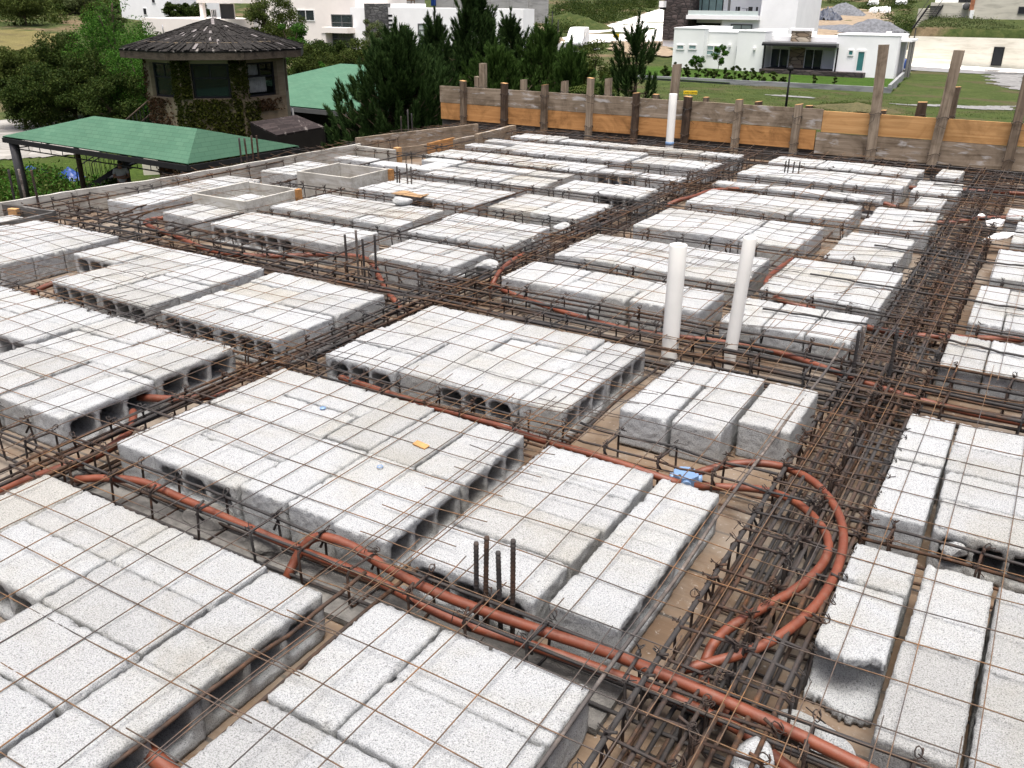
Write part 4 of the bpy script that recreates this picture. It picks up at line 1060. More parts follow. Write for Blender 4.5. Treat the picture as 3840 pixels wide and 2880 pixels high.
mound('gravel_pile', 'lower wide grey gravel pile above the low white house', (3, 1335, 196), 10, 6, 2.2, M['gravel'], 2)
mound('gravel_pile', 'grey gravel spread between the two gravel piles', (3, 1180, 170), 11, 8, .7, M['gravel'], 3)
M['tarp'] = simple('blue_tarp', (.008, .035, .15), .4, .4, 3, .5, pos=True)
M['tarpd'] = simple('dark_tarp', (.025, .032, .05), .6, .6, 2.5, .5, pos=True)
mound('tarp_heap', 'heap under a dark crumpled tarp beside the tall gravel pile', (3, 1072, 118), 5.5, 4, 1.9, M['tarpd'], 4, 'tarp')
mound('tarp_heap', 'bright blue tarp on the lawn at the left', (1, 215, 1128), 3.0, 1.4, .45, M['tarp'], 5, 'tarp')
mound('tarp_heap', 'folded blue tarp heap right of the first, at a carport post', (1, 455, 1165), 2.2, 1.2, .6, M['tarp'], 6, 'tarp')
mound('rubble_pile', 'tan rubble pile left of the dark pole by the road', ('z4', 380, 490), 8, 5, 2.0, M['sand'], 7)
mound('rubble_pile', 'earth heap on the slope above the road', ('z4', 720, 330), 14, 8, 2.2, M['ground'], 8)
mound('earth_heap', 'brown earth heap in the middle of the grass lot', (3, 1240, 640), 7, 3, .55, mat_lawn('weedy_earth', (.06, .06, .03), (.10, .09, .05), .6), 9)
# ------------------------------------------------------------------ houses and walls around
M['white'] = simple('white_render', (.80, .805, .80), .9, .05, .6, .2, pos=True)
M['offwhite'] = simple('grey_white_render', (.74, .76, .735), .9, .05, .5, .2, pos=True)
M['cream'] = simple('cream_render', (.76, .71, .66), .9, .05, .5, .2, pos=True)
def mat_stained(name, col, dark):
    mt, n, l, bs = new_mat(name); wp = world_pos(n)
    f = noise(n, l, mapping(n, l, wp, (.35, .35, 2.2)), 1.0, 6, .65, .5); g = noise(n, l, wp, .4, 5, .6)
    c = ramp(n, l, f, [(.32, dark), (.52, col), (.75, tuple(min(1, x * 1.06) for x in col))])
    c = mix(n, l, .35, c, ramp(n, l, g, [(.35, (.75, .74, .7)), (.6, (1, 1, 1))]), 'MULTIPLY')
    l.new(c, bs.inputs['Base Color']); bs.inputs['Roughness'].default_value = .95; return mt
M['retain'] = mat_stained('streaked_cream_wall', (.66, .635, .545), (.50, .47, .385))
M['beige'] = mat_stained('weathered_beige_render', (.53, .51, .43), (.36, .345, .29))
M['greywall'] = mat_stained('raw_grey_render', (.30, .30, .29), (.19, .19, .185))
M['lotwall'] = mat_stained('low_grey_wall', (.22, .23, .23), (.10, .105, .11))
M['black'] = simple('black_metal', (.012, .012, .013), .7, .2, 4, .2)
M['dark'] = simple('dark_opening', (.015, .016, .018), .3, .2, 2, .5)
M['glass'] = simple('dark_glass', (.020, .028, .033), .08, .3, 1.0, .8)
M['blind'] = simple('glass_with_blind', (.20, .30, .29), .15, .12, 2, .7)
M['blindg'] = simple('pale_blind_glass', (.42, .47, .45), .2, .1, 2, .7)
M['teal'] = simple('teal_door', (.04, .16, .16), .3, .1, 2, .5)
M['frame_w'] = simple('white_window_frame', (.72, .72, .70), .5, .03, 2)
M['alu'] = simple('grey_frame', (.09, .09, .09), .5, .1, 2, .5)
def mat_stone(name, cols, scale, mortar):
    mt, n, l, bs = new_mat(name); wp = world_pos(n)
    v = mapping(n, l, wp, (scale * .55, scale * .55, scale * 1.5))
    a = n.new('ShaderNodeTexVoronoi'); a.inputs['Scale'].default_value = 1; l.new(v, a.inputs['Vector'])
    e = n.new('ShaderNodeTexVoronoi'); e.feature = 'DISTANCE_TO_EDGE'; e.inputs['Scale'].default_value = 1; l.new(v, e.inputs['Vector'])
    s = n.new('ShaderNodeSeparateColor'); l.new(a.outputs['Color'], s.inputs[0])
    c = ramp(n, l, s.outputs[0], [(k / (len(cols) - 1), x) for k, x in enumerate(cols)])
    c = mix(n, l, ramp(n, l, e.outputs['Distance'], [(.02, (1, 1, 1)), (.09, (0, 0, 0))]), c, mortar)
    l.new(c, bs.inputs['Base Color']); bs.inputs['Roughness'].default_value = .9; bump(n, l, bs, e.outputs['Distance'], .8, .08); return mt
M['stone_dark'] = mat_stone('dark_stone_cladding', [(.022, .017, .016), (.06, .045, .042), (.035, .028, .026), (.09, .07, .066)], 2.2, (.012, .01, .01))
M['stone_grey'] = mat_stone('grey_stone_cladding', [(.04, .04, .04), (.10, .10, .10), (.06, .06, .06), (.15, .15, .145)], 2.4, (.03, .03, .03))
M['stone_tan'] = mat_stone('tan_stone_cladding', [(.22, .16, .10), (.40, .33, .24), (.28, .21, .14), (.46, .41, .32)], 1.8, (.08, .06, .04))
M['brick'] = simple('raw_brick', (.30, .13, .07), .9, .3, 3, .2, pos=True)

def fxz(q, Y): p = at_Y(q, Y); return float(p[0]), float(p[2])
def rect(c, x0, y0, x1, y1, Y):
    """the two picture corners of something on the wall plane Y -> x0, x1, z0, z1"""
    ym = (y0 + y1) / 2; xm = (x0 + x1) / 2
    return fxz((c, x0, ym), Y)[0], fxz((c, x1, ym), Y)[0], fxz((c, xm, y1), Y)[1], fxz((c, xm, y0), Y)[1]
def part(root, name, mat, x0, x1, y0, y1, z0, z1, parent=None, bevel=0):
    L = root.location; b = MB(); b.box(x0 - L[0], x1 - L[0], y0 - L[1], y1 - L[1], z0 - L[2], z1 - L[2])
    return b.build(name, mat, parent or root, bevel)
def window(root, r, Y, glass='glass', frame='frame_w', fw=.09, mull=0, bars=0, name='window', depth=.08):
    """frame standing proud of the wall, glass set back in it"""
    x0, x1, z0, z1 = r; L = root.location; b = MB()
    X0, X1, Z0, Z1 = x0 - L[0], x1 - L[0], z0 - L[2], z1 - L[2]; y = Y - L[1]
    b.box(X0, X1, y - depth, y - .002, Z0, Z0 + fw); b.box(X0, X1, y - depth, y - .002, Z1 - fw, Z1)
    b.box(X0, X0 + fw, y - depth, y - .002, Z0 + fw, Z1 - fw); b.box(X1 - fw, X1, y - depth, y - .002, Z0 + fw, Z1 - fw)
    for k in range(mull):
        x = X0 + (X1 - X0) * (k + 1) / (mull + 1); b.box(x - fw * .4, x + fw * .4, y - depth * .9, y - .003, Z0 + fw, Z1 - fw)
    for k in range(bars):
        z = Z0 + (Z1 - Z0) * (k + 1) / (bars + 1); b.box(X0 + fw, X1 - fw, y - depth * .85, y - .004, z - fw * .35, z + fw * .35)
    f = b.build(name, M[frame], root)
    g = MB(); g.box(X0 + fw, X1 - fw, y - depth * .45, y - .006, Z0 + fw, Z1 - fw); g.build('pane', M[glass], f)
    return f

# --- single storey white house beyond the grass lot
Y4 = 92.0
h = thing('low_house', 'single storey white house with a dark roofed terrace beyond the grass lot', 'house', (-25, Y4, -5.3))
x0, x1, _, zt = rect(3, 190, 165, 365, 400, 91.4); part(h, 'wall', M['offwhite'], x0, x1, 91.4, 100, -5.6, zt)
xb0, xb1, _, zb = rect(3, 365, 187, 566, 405, 92.6); part(h, 'wall', M['offwhite'], x1 + .003, xb1, 92.6, 100, -5.6, zb)
xc0, xc1, _, zc = rect(3, 560, 182, 712, 410, Y4); part(h, 'wall', M['offwhite'], xb1 + .003, xc1, Y4, 100, -5.6, zc)
xd0, xd1, _, zd = rect(3, 1122, 205, 1480, 440, Y4); part(h, 'wall', M['white'], xd0, xd1, Y4, 97, -5.7, zd)
zr = fxz((3, 900, 215), Y4)[1]; part(h, 'wall', M['white'], xc1 + .003, xd0 - .003, 94.6, 100, -5.6, zr)
for bb in ((x0, x1, 91.4, zt), (xb0, xb1, 92.6, zb), (xc0, xc1, Y4, zc), (xd0, xd1, Y4, zd)):
    part(h, 'parapet_cap', M['white'], bb[0] - .04, bb[1] + .04, bb[2] - .04, (97.05 if bb[0] == xd0 else 100.05), bb[3] + .002, bb[3] + .09)
r = rect(3, 690, 408, 1290, 428, 91.2); part(h, 'terrace_slab', M['stone_dark'], r[0], r[1], 90.9, 94.59, r[2] - .2, r[3])
r = rect(3, 708, 253, 1137, 268, 91.3); part(h, 'terrace_roof', M['alu'], r[0], r[1], 91.0, 94.6, r[2], r[3] + .10, bevel=.02)
part(h, 'roof_fascia', M['black'], r[0] - .02, r[1] + .02, 90.95, 91.0, r[2], r[3] - .05)
zs = r[2]
for q_ in ((712, 408), (1133, 415)):
    xx = fxz((3, q_[0], 330), 91.2)[0]; part(h, 'post', M['black'], xx - .07, xx + .07, 91.15, 91.29, -5.15, zs)
window(h, rect(3, 752, 278, 857, 395, 94.6), 94.6, 'glass', 'frame_w', .08, 1, 0, 'sliding_door')
window(h, rect(3, 946, 282, 1052, 402, 94.6), 94.6, 'glass', 'frame_w', .08, 1, 0, 'sliding_door')
r = rect(3, 860, 275, 945, 408, 94.6); part(h, 'stone_panel', M['stone_tan'], r[0], r[1], 94.45, 94.595, r[2], r[3])
r = rect(3, 870, 178, 975, 242, 93.7); part(h, 'chimney', M['stone_tan'], r[0], r[1], 93.7, 94.59, r[2], r[3]); part(h, 'chimney_cap', M['white'], r[0] - .15, r[1] + .15, 93.6, 94.7, r[3] + .002, r[3] + .22)
d = window(h, rect(3, 1242, 288, 1298, 418, Y4), Y4, 'teal', 'frame_w', .16, 0, 0, 'door')
window(h, rect(3, 1198, 286, 1232, 322, Y4), Y4, 'teal', 'frame_w', .10)
window(h, rect(3, 210, 256, 256, 287, 91.4), 91.4, 'blind', 'frame_w', .10); window(h, rect(3, 279, 256, 328, 287, 91.4), 91.4, 'blind', 'frame_w', .10)
window(h, rect(3, 377, 260, 472, 320, 92.6), 92.6, 'blind', 'frame_w', .09, 1, 1)
window(h, rect(3, 552, 262, 570, 325, 92.6), 92.6, 'teal', 'frame_w', .06)
for qx, qy, yy in ((518, 262, 92.6), (660, 281, Y4)):
    r = rect(3, qx - 6, qy - 8, qx + 6, qy + 8, yy); part(h, 'wall_lamp', M['frame_w'], r[0], r[1], yy - .25, yy - .003, r[2], r[3], bevel=.03)
for qx, qy in ((402, 172), (684, 176), (992, 192), (1428, 192)):
    r = rect(3, qx - 12, qy - 9, qx + 12, qy + 9, 96); part(h, 'roof_unit', M['cream'], r[0], r[1], 96, 97, r[2] - .3, r[3], bevel=.04)
r = rect(3, 1470, 223, 1518, 236, 95); part(h, 'side_canopy', M['white'], xd1 + .002, xd1 + .9, 93, 96.8, r[2], r[3])
for yy in (93.2, 95): part(h, 'side_screen', M['alu'], xd1 + .7, xd1 + .78, yy, yy + 1.2, -5.2, r[2])

# --- low grey wall round its garden
t = thing('garden_wall', 'low grey concrete wall round the garden of the low house', 'wall', (-22, 80, -5.5))
part(t, 'wall_run', M['lotwall'], -34.5, -12.31, 80.0, 80.25, -5.9, fxz((3, 900, 478), 80)[1])
b = MB(); b.beam((-12.45 + 22, .0, .2), (-14.1 + 22, 21, .45), .25, 1.1); b.build('wall_run', M['lotwall'], t)

# --- two storey house behind
Y3 = 112.0
h = thing('two_storey_house', 'two storey white house with dark stone column and glass balcony', 'house', (-40, Y3, -4.5))
r = rect(3, 137, -60, 280, 232, 110.5); part(h, 'stone_column', M['stone_dark'], r[0], r[1], 110.5, 118, r[2], r[3] + 2)
part(h, 'wall', M['white'], fxz((3, 128, 270), 110.6)[0], r[1], 110.7, 118, -6, r[2] - .003)
rz = rect(3, 275, 88, 690, 112, 110.8); part(h, 'balcony_slab', M['white'], rz[0], rz[1], 110.2, 115, rz[2], rz[3])
r2 = rect(3, 470, 115, 722, 200, 111); part(h, 'wall', M['white'], r2[0], r2[1], 111, 118, -6, rz[2] - .003)
part(h, 'wall', M['offwhite'], rz[0], r2[0] - .003, 113.5, 118, -6, rz[2] - .003)
ru = rect(3, 278, -80, 690, 88, 114); part(h, 'upper_wall', M['white'], ru[0], ru[1] + 3, 114, 120, rz[3] + .002, ru[3] + 2)
part(h, 'roof_slab', M['white'], ru[0] - 1, ru[1] + 4, 110.5, 121, ru[3] + 2.003, ru[3] + 2.5)
part(h, 'side_wing', M['white'], rz[1] + .003, rz[1] + 4.2, 110.9, 122, -6, ru[3] + 2)
window(h, rect(3, 318, -25, 480, 87, 114), 114, 'blind', 'black', .12, 3, 0, 'sliding_door')
window(h, rect(3, 306, 133, 462, 190, 113.5), 113.5, 'glass', 'black', .10, 3, 0, 'sliding_door')
window(h, rect(3, 522, 139, 646, 190, 111), 111, 'blindg', 'alu', .12, 1)
rr = rect(3, 510, -40, 522, 88, 110.8); part(h, 'downpipe', M['alu'], rr[0], rr[1], 110.6, 110.8, rr[2], rr[3])
M['balus'] = simple('balcony_glass', (.55, .62, .60), .1, .05, 1, .7)
part(h, 'glass_balustrade', M['balus'], rz[0] + .2, rz[1] - .1, 110.28, 110.32, rz[3] + .003, fxz((3, 500, 62), 110.3)[1])
r = rect(3, 117, 5, 143, 42, 110); part(h, 'wall_lantern', M['white'], r[0], r[1], 109.6, 110.49, r[2], r[3])
r = rect(3, 120, 40, 141, 54, 110); part(h, 'lantern_base', M['black'], r[0], r[1], 109.7, 110.4, r[2], r[3])
tz = rz[3]
t = thing('terrace_table', 'small dark table among four chairs on the glass balcony', 'table', (fxz((3, 613, 78), 111.6)[0], 111.6, tz))
b = MB(); b.lathe([(0, .72), (.55, .72), (.55, .76), (0, .76)], 14); b.build('tabletop', M['black'], t); b = MB(); b.lathe([(.25, 0), (.05, .05), (.05, .72)], 10); b.build('pedestal', M['black'], t)
CH = None
for k, (dx, dy) in enumerate(((-1.0, -.1), (-.55, -.7), (.55, -.7), (1.0, -.1))):
    lab = ['leftmost', 'front left', 'front right', 'rightmost'][k] + ' dark chair at the balcony table of the two storey house'
    c = thing('terrace_chair', lab, 'chair', (t.location[0] + dx, t.location[1] + dy, tz), math.atan2(-dy, -dx), 'dark chairs on the balcony')
    b = MB(); b.box(-.25, .25, -.25, .25, .42, .47); b.build('seat', M['black'], c); b = MB(); b.box(-.27, -.22, -.25, .25, .47, .95); b.build('backrest', M['black'], c)
    for sx in (-1, 1):
        for sy in (-1, 1): b = MB(); b.tube([(sx * .22, sy * .22, 0), (sx * .22, sy * .22, .42)], .025, 5); b.build('leg', M['black'], c)

# --- long modern house on the left with stone tower
Y2 = 88
h = thing('modern_house', 'long modern white house with grey stone tower behind the pines', 'house', (-62, Y2, -4.5))
r = rect('z3', 660, 85, 2105, 560, Y2); part(h, 'wall', M['white'], r[0], r[1], Y2, Y2 + 2.4, -6, r[3])
ra = rect('z3', 730, 38, 1000, 90, Y2 + .4); part(h, 'raised_wall', M['white'], ra[0], ra[1], Y2 + .4, Y2 + 2.2, r[3] + .003, ra[3])
rt = rect('z3', 470, 37, 670, 560, 87.2); part(h, 'stone_tower', M['stone_grey'], rt[0], rt[1], 87.2, 92, -6, rt[3])
rm = rect('z3', 325, 77, 470, 560, 87.9); part(h, 'wall', M['white'], rm[0], rt[0] - .003, 87.9, 95, -6, rm[3])
rc = rect('z3', -690, -120, 325, 560, 89); part(h, 'wall', M['cream'], rc[0], rm[0] - .003, 89, 99, -6, rc[3])
for ya, yb in ((151, 172), (200, 221), (247, 268), (292, 315)):
    s = rect('z3', 679, ya, 750, yb, Y2); part(h, 'slot_window', M['dark'], s[0], s[1], Y2 - .03, Y2 + .05, s[2], s[3])
window(h, rect('z3', 1018, 246, 1275, 382, Y2), Y2, 'blindg', 'alu', .16, 1, 1)
window(h, rect('z3', 128, 150, 345, 487, 87.85), 87.85, 'glass', 'alu', .10, 1, 3, 'stair_window')
s = rect('z3', 8, 285, 282, 342, 86.5); part(h, 'entrance_canopy', M['cream'], s[0], s[1], 86.5, 89, s[2], s[3])
s = rect('z3', 10, 342, 60, 470, 86.6); part(h, 'porch_wall', M['cream'], s[0], s[1], 86.6, 89, s[2], s[3] - .003)
window(h, rect('z3', 110, 362, 200, 465, 89), 89, 'dark', 'cream', .10, 0, 0, 'door')
window(h, rect('z2', 1700, 99, 1882, 218, 89), 89, 'glass', 'frame_w', .10, 1)
# balcony block and low wing
s = rect('z2', 650, -30, 1125, 32, 86.5); part(h, 'balcony_roof', M['cream'], s[0], s[1], 86.5, 89, s[2], s[3] + 1.5)
s2 = rect('z2', 690, 30, 722, 212, 86.6); part(h, 'column', M['cream'], s2[0], s2[1], 86.6, 87.1, s2[2] - 3, s[2] - .003)
window(h, rect('z2', 905, 36, 1055, 235, 89), 89, 'dark', 'cream', .06, 0, 0, 'balcony_door')
window(h, rect('z2', 808, 95, 866, 185, 89), 89, 'glass', 'frame_w', .12, 2)
s = rect('z2', 105, 192, 720, 500, 85); part(h, 'low_wing', M['cream'], s[0], s[1] + 3, 85, 95, -6, s[3])
s3 = rect('z2', 22, 368, 140, 500, 84); part(h, 'yard_wall', M['cream'], s3[0], s[0] - .003, 84.4, 85.2, -6, s3[3])
s = rect('z2', 538, 190, 618, 205, 86); part(h, 'roof_unit', M['alu'], s[0], s[1], 86, 87, s[2], s[3])
b = MB(); p = at_Y(('z2', 312, 345), 84.8); p2 = at_Y(('z2', 300, 258), 84.8); b.tube([Vector(p) - h.location, Vector(p2) - h.location], .06, 6); b.build('vent_pipe', M['greybox'], h)

# --- small white house far left, grey walls uphill
h = thing('hill_house', 'small white cubic house on the hillside at top left', 'house', (-128, 100, 0))
YH = 100
r = rect('z1', 1420, -150, 2015, 205, YH); part(h, 'wall', M['white'], r[0], r[1], YH, YH + 12, r[2] - 3, r[3])
for a in ((1700, 95, 1742, 178), (1940, 97, 1982, 165), (1800, -10, 1842, 38)): window(h, rect('z1', *a, YH), YH, 'dark', 'white', .06)
h = thing('block_wall', 'long raw grey block wall uphill behind the modern house', 'wall', (-80, 122, 0))
r = rect('z3', 1195, -30, 2360, 80, 122); part(h, 'wall_run', M['greywall'], r[0], r[1], 122, 122.3, r[2] - 2, r[3] + .5)
for k in range(7): xx = r[0] + (r[1] - r[0]) * k / 6; part(h, 'pilaster', M['greywall'], xx - .15, xx + .15, 121.85, 121.998, r[2] - 2, r[3] + .55)
r = rect('z3', 1150, -20, 1198, 62, 121); b = MB(); 
o = thing('blue_tarpaulin', 'bright blue tarpaulin hung at the end of the grey block wall', 'tarpaulin', (r[0], 121, r[2]))
n = 8; V = [((r[1] - r[0]) * i / n, .15 * math.sin(i * 1.9), (r[3] + .5 - r[2]) * j / 4) for i in range(n + 1) for j in range(5)]
b.add(V, [(i * 5 + j, (i + 1) * 5 + j, (i + 1) * 5 + j + 1, i * 5 + j + 1) for i in range(n) for j in range(4)]); c = b.build('sheet', M['tarp'], o); sm_ = c.modifiers.new('thickness', 'SOLIDIFY'); sm_.thickness = .03
h = thing('scaffold', 'brown timber scaffold on the unfinished storey behind the stone tower', 'scaffold', (-70, 114, 0))
r = rect('z3', 390, -60, 990, 72, 114); M['timber'] = simple('old_timber', (.14, .10, .07), .9, .3, 3)
for k in range(13): xx = r[0] + (r[1] - r[0]) * k / 12; b = MB(); b.tube([(xx + 70, .2 * math.sin(k), r[2] - 2), (xx + 70 + .3 * math.sin(k * 3), 0, r[3] + .6)], .09, 5); b.build('prop', M['timber'], h)
for z in (r[2] + .3, (r[2] + r[3]) / 2, r[3]): b = MB(); b.beam((r[0] + 70, -.15, z), (r[1] + 70, -.15, z + .1), .08, .22); b.build('plank', M['timber'], h)
part(h, 'back_wall', M['greywall'], r[0], r[1], 116, 116.3, r[2] - 2, r[3] + .5)
h = thing('unfinished_wall', 'raw grey rendered building side uphill of the two storey house', 'building', (-28, 118, -3))
r = rect(3, 818, -80, 935, 185, 118); part(h, 'wall', M['greywall'], r[0], r[1], 118, 126, r[2] - 2, r[3])
r3 = rect(3, 935, 20, 1012, 110, 122); part(h, 'wall', M['greywall'], r[1] + .003, r3[1], 122, 122.3, r3[2] - 2, r3[3])
rs = rect(3, 735, 150, 880, 185, 117); part(h, 'low_wall', M['greywall'], rs[0], rs[1], 117, 117.3, rs[2] - 1, rs[3])
rs = rect(3, 850, 75, 884, 105, 118); part(h, 'opening', M['dark'], rs[0], rs[1], 117.97, 118.05, rs[2], rs[3])

# --- long cream retaining wall on the right with a black door, house above it
h = thing('retaining_wall', 'long streaked cream wall with a black door at the right', 'wall', (0, 111, -5))
r = rect(3, 1540, 212, 1900, 380, 111); part(h, 'wall_run', M['retain'], r[0], 14, 111, 111.25, -6, r[3])
r2 = rect(3, 1512, 290, 1545, 375, 110.6); part(h, 'pier', M['retain'], r2[0], r2[1], 110.6, 111.5, -6, r2[3]);
r2 = rect(3, 1530, 342, 1790, 372, 110.6); part(h, 'ledge', M['retain'], r2[0], r2[1], 110.3, 110.998, -6, r2[3])
window(h, rect(3, 2030, 270, 2092, 378, 111), 111, 'dark', 'black', .08, 0, 0, 'door')
r2 = rect(3, 1520, 280, 1534, 294, 110.5); part(h, 'meter_box', M['alu'], r2[0], r2[1], 110.45, 110.59, r2[2], r2[3])
h = thing('upper_house', 'weathered beige house with outside stair above the cream wall', 'house', (-5, 124, 0))
r = rect(3, 1665, 15, 1905, 150, 124); part(h, 'wall', M['beige'], r[0], r[1], 124, 134, r[2] - 2, r[3])
rb = rect(3, 1905, -140, 2212, 165, 123); part(h, 'wall', M['beige'], rb[0], 16, 123, 134, rb[2] - 2, rb[3])
part(h, 'upper_wall', M['offwhite'], r[0] + .3, r[1] + .5, 125, 134, r[3] + .003, r[3] + 4)
window(h, rect(3, 1838, -30, 1915, 17, 125), 125, 'dark', 'black', .08, 1, 0)
window(h, rect(3, 2178, 38, 2235, 82, 123), 123, 'dark', 'alu', .06)
rk = rect(3, 1908, -60, 1932, 60, 122.9); part(h, 'brick_strip', M['brick'], rk[0], rk[1], 122.7, 122.998, rk[2], rk[3])
rk = rect(3, 1898, 58, 1920, 125, 122.8); part(h, 'pilaster', M['offwhite'], rk[0], rk[1], 122.6, 122.999, rk[2], rk[3])
rk = rect(3, 1858, 24, 1895, 48, 123.6); a_ = part(h, 'air_conditioner', M['offwhite'], rk[0], rk[1], 123.3, 123.99, rk[2], rk[3], bevel=.04)
b = MB(); b.lathe([(0, .03), (.36, .03), (.40, 0), (.40, -.03)], 16); g = b.build('fan_grille', M['alu'], a_); g.rotation_euler = (math.pi / 2, 0, 0); g.location = ((rk[0] + rk[1]) / 2 + .1 + 5, 123.28 - 124, (rk[2] + rk[3]) / 2)
# outside metal stair
s = thing('metal_stair', 'steep black metal stair at the left of the beige house', 'stair', (fxz((3, 1635, 165), 121)[0], 121, fxz((3, 1635, 168), 121)[1]))
zt = fxz((3, 1640, 30), 123)[1] - s.location[2]; wS = 1.5
for sx in (-1, 1): b = MB(); b.beam((sx * wS / 2 - .5, 0, 0), (sx * wS / 2 + .5, 3.0, zt), .10, .22); b.build('stringer', M['black'], s)
for k in range(13): f = (k + .5) / 13; b = MB(); b.box(-wS / 2 - .5 + f, wS / 2 - .5 + f, f * 3 - .12, f * 3 + .12, f * zt - .02, f * zt + .03); b.build('tread', M['black'], s)
for sx in (-1, 1): b = MB(); b.tube([(sx * wS / 2 - .5, 0, .9), (sx * wS / 2 + .5, 3.0, zt + .9)], .04, 6); b.build('handrail', M['black'], s)
part(h, 'stair_wall', M['beige'], fxz((3, 1592, 80), 124)[0], r[0] - .003, 125, 132, r[2] - 1, fxz((3, 1610, 50), 124)[1])

# --- van, poles, signs
vp = gp(('z4', 830, 585)); vdir = gp(('z4', 1100, 400)) - gp(('z4', 830, 560)); ang = math.atan2(vdir[1], vdir[0])
v = thing('van', 'white delivery van parked on the pale road, half hidden by trees', 'van', vp, ang)
prof = [(-2.1, .45), (-2.35, .55), (-2.4, .95), (-2.1, 1.15), (-1.55, 1.30), (-1.0, 2.05), (-.55, 2.35), (.1, 2.48), (3.1, 2.46), (3.25, 2.30), (3.3, .5)]
n = len(prof); V = []
for sx, ins in ((-1.0, .0), (1.0, .0)):
    for x, z in prof: V.append((x, sx * (1.0 - (.12 if z > 2.0 else 0)), z))
b = MB(); b.add(V, [tuple(range(n)), tuple(range(2 * n - 1, n - 1, -1))] + [(i, n + i, n + (i + 1) % n, (i + 1) % n) for i in range(n)]); b.build('body', M['white'], v, .06)
b = MB(); b.hexa([(-1.53, -.86, 1.36), (-1.53, .86, 1.36), (-1.50, .86, 1.36), (-1.50, -.86, 1.36), (-1.06, -.80, 2.0), (-1.06, .80, 2.0), (-1.02, .80, 2.0), (-1.02, -.80, 2.0)]); b.build('windscreen', M['glass'], v)
for sy in (-1, 1):
    b = MB(); b.box(-.85, .15, sy * 1.0 - .02, sy * 1.0 + .02, 1.42, 1.95); b.build('side_window', M['glass'], v)
    b = MB(); b.box(-2.42, -2.36, sy * .72 - .18, sy * .72 + .18, .78, .98); b.build('headlight', M['balus'], v)
    for x in (-1.5, 2.2):
        b = MB(); b.tube([(x, sy * .80, .36), (x, sy * 1.02, .36)], .36, 18); wv = b.build('wheel', M['black'], v); b = MB(); b.tube([(x, sy * 1.021, .36), (x, sy * 1.03, .36)], .2, 14); b.build('rim', M['alu'], wv)
b = MB(); b.box(-2.46, -2.38, -.95, .95, .45, .68); b.build('bumper', M['alu'], v, .02)

def pole(label, qb, qt, r, lamp=True):
    p = gp(qb); zt = z_on_vertical(p, qt)
    t = thing('lamp_post', label, 'lamp post', p, 0); hgt = zt - p[2]
    b = MB(); b.tube([(0, 0, 0), (0, 0, hgt)], [r * 1.3, r * .8], 8); b.build('pole', M['black'], t)
    if lamp: b = MB(); b.lathe([(.02, hgt), (.22, hgt + .05), (.16, hgt + .28), (.04, hgt + .34)], 10); b.build('lamp_head', M['black'], t)
    else: b = MB(); b.lathe([(.0, hgt + .06), (r * 1.1, hgt + .04), (r * 1.1, hgt - .02)], 8); b.build('cap', M['black'], t)
pole('thin dark lamp post in the grass lot before the low house', (3, 836, 650), (3, 860, 408), .07)
pole('thin leaning dark pole left of the cream wall', (3, 1550, 392), (3, 1588, 165), .07, False)
pole('dark utility pole behind the pines by the road', ('z4', 535, 470), ('z4', 543, 140), .08, False)
pole('pale utility pole right of the dark one by the road', ('z4', 605, 500), ('z4', 615, 240), .07, False)
b3 = gp((3, 1510, 398)); t = thing('water_drum', 'blue plastic drum at the corner of the garden wall', 'drum', b3); bb = MB(); bb.lathe([(0, 0), (.55, 0), (.6, .1), (.6, .9), (.5, 1.0), (0, 1.0)], 16); bb.build('body', M['tarp'], t); bb = MB(); bb.lathe([(.0, 1.04), (.3, 1.03), (.3, 1.0)], 12); bb.build('lid', M['black'], t)

def text_mesh(name, txt, size, mat, parent, loc, rot):
    cu = bpy.data.curves.new(name, 'FONT'); cu.body = txt; cu.size = size; cu.align_x = 'CENTER'; cu.align_y = 'CENTER'; cu.extrude = .004
    o = bpy.data.objects.new(name, cu); COL.objects.link(o); dg = bpy.context.evaluated_depsgraph_get(); dg.update()
    me = bpy.data.meshes.new_from_object(o.evaluated_get(dg)); bpy.data.objects.remove(o); me.name = name
    me.materials.clear(); me.materials.append(mat)
    n = link(name, me, None, parent); n.location = loc; n.rotation_euler = rot; return n
M['yellow'] = simple('yellow_sign', (.72, .50, .02), .5, .05, 3)
M['ink'] = simple('black_lettering', (.02, .016, .01), .6, .05, 3)
p = at_D((3, 290, 533), 52.0); gz = ground_z(p[0], p[1])
t = thing('street_sign', 'yellow street name sign with black capitals above the plank fence', 'sign', (p[0], p[1], gz), math.radians(20)); hz = p[2] - gz
b = MB(); b.tube([(0, .03, 0), (0, .03, hz + .1)], .035, 8); b.build('post', M['alu'], t)
b = MB(); b.box(-.40, .40, -.012, .012, hz - .10, hz + .10); pl = b.build('sign_plate', M['yellow'], t, .004)
text_mesh('lettering', 'LAGO CIENES', .125, M['ink'], pl, (0, -.018, hz), (math.pi / 2, 0, 0))
g = gp(('z4', 1290, 620)); zt = z_on_vertical(g, ('z4', 1300, 402))
t = thing('street_sign', 'yellow sign board on a thin post beside the pale road', 'sign', g, math.radians(20)); hz = zt - g[2]
b = MB(); b.tube([(0, .03, 0), (0, .03, hz)], .045, 8); b.build('post', M['alu'], t)
b = MB(); b.box(-.36, .36, -.02, .02, hz - .40, hz); b.build('sign_plate', M['yellow'], t, .01)
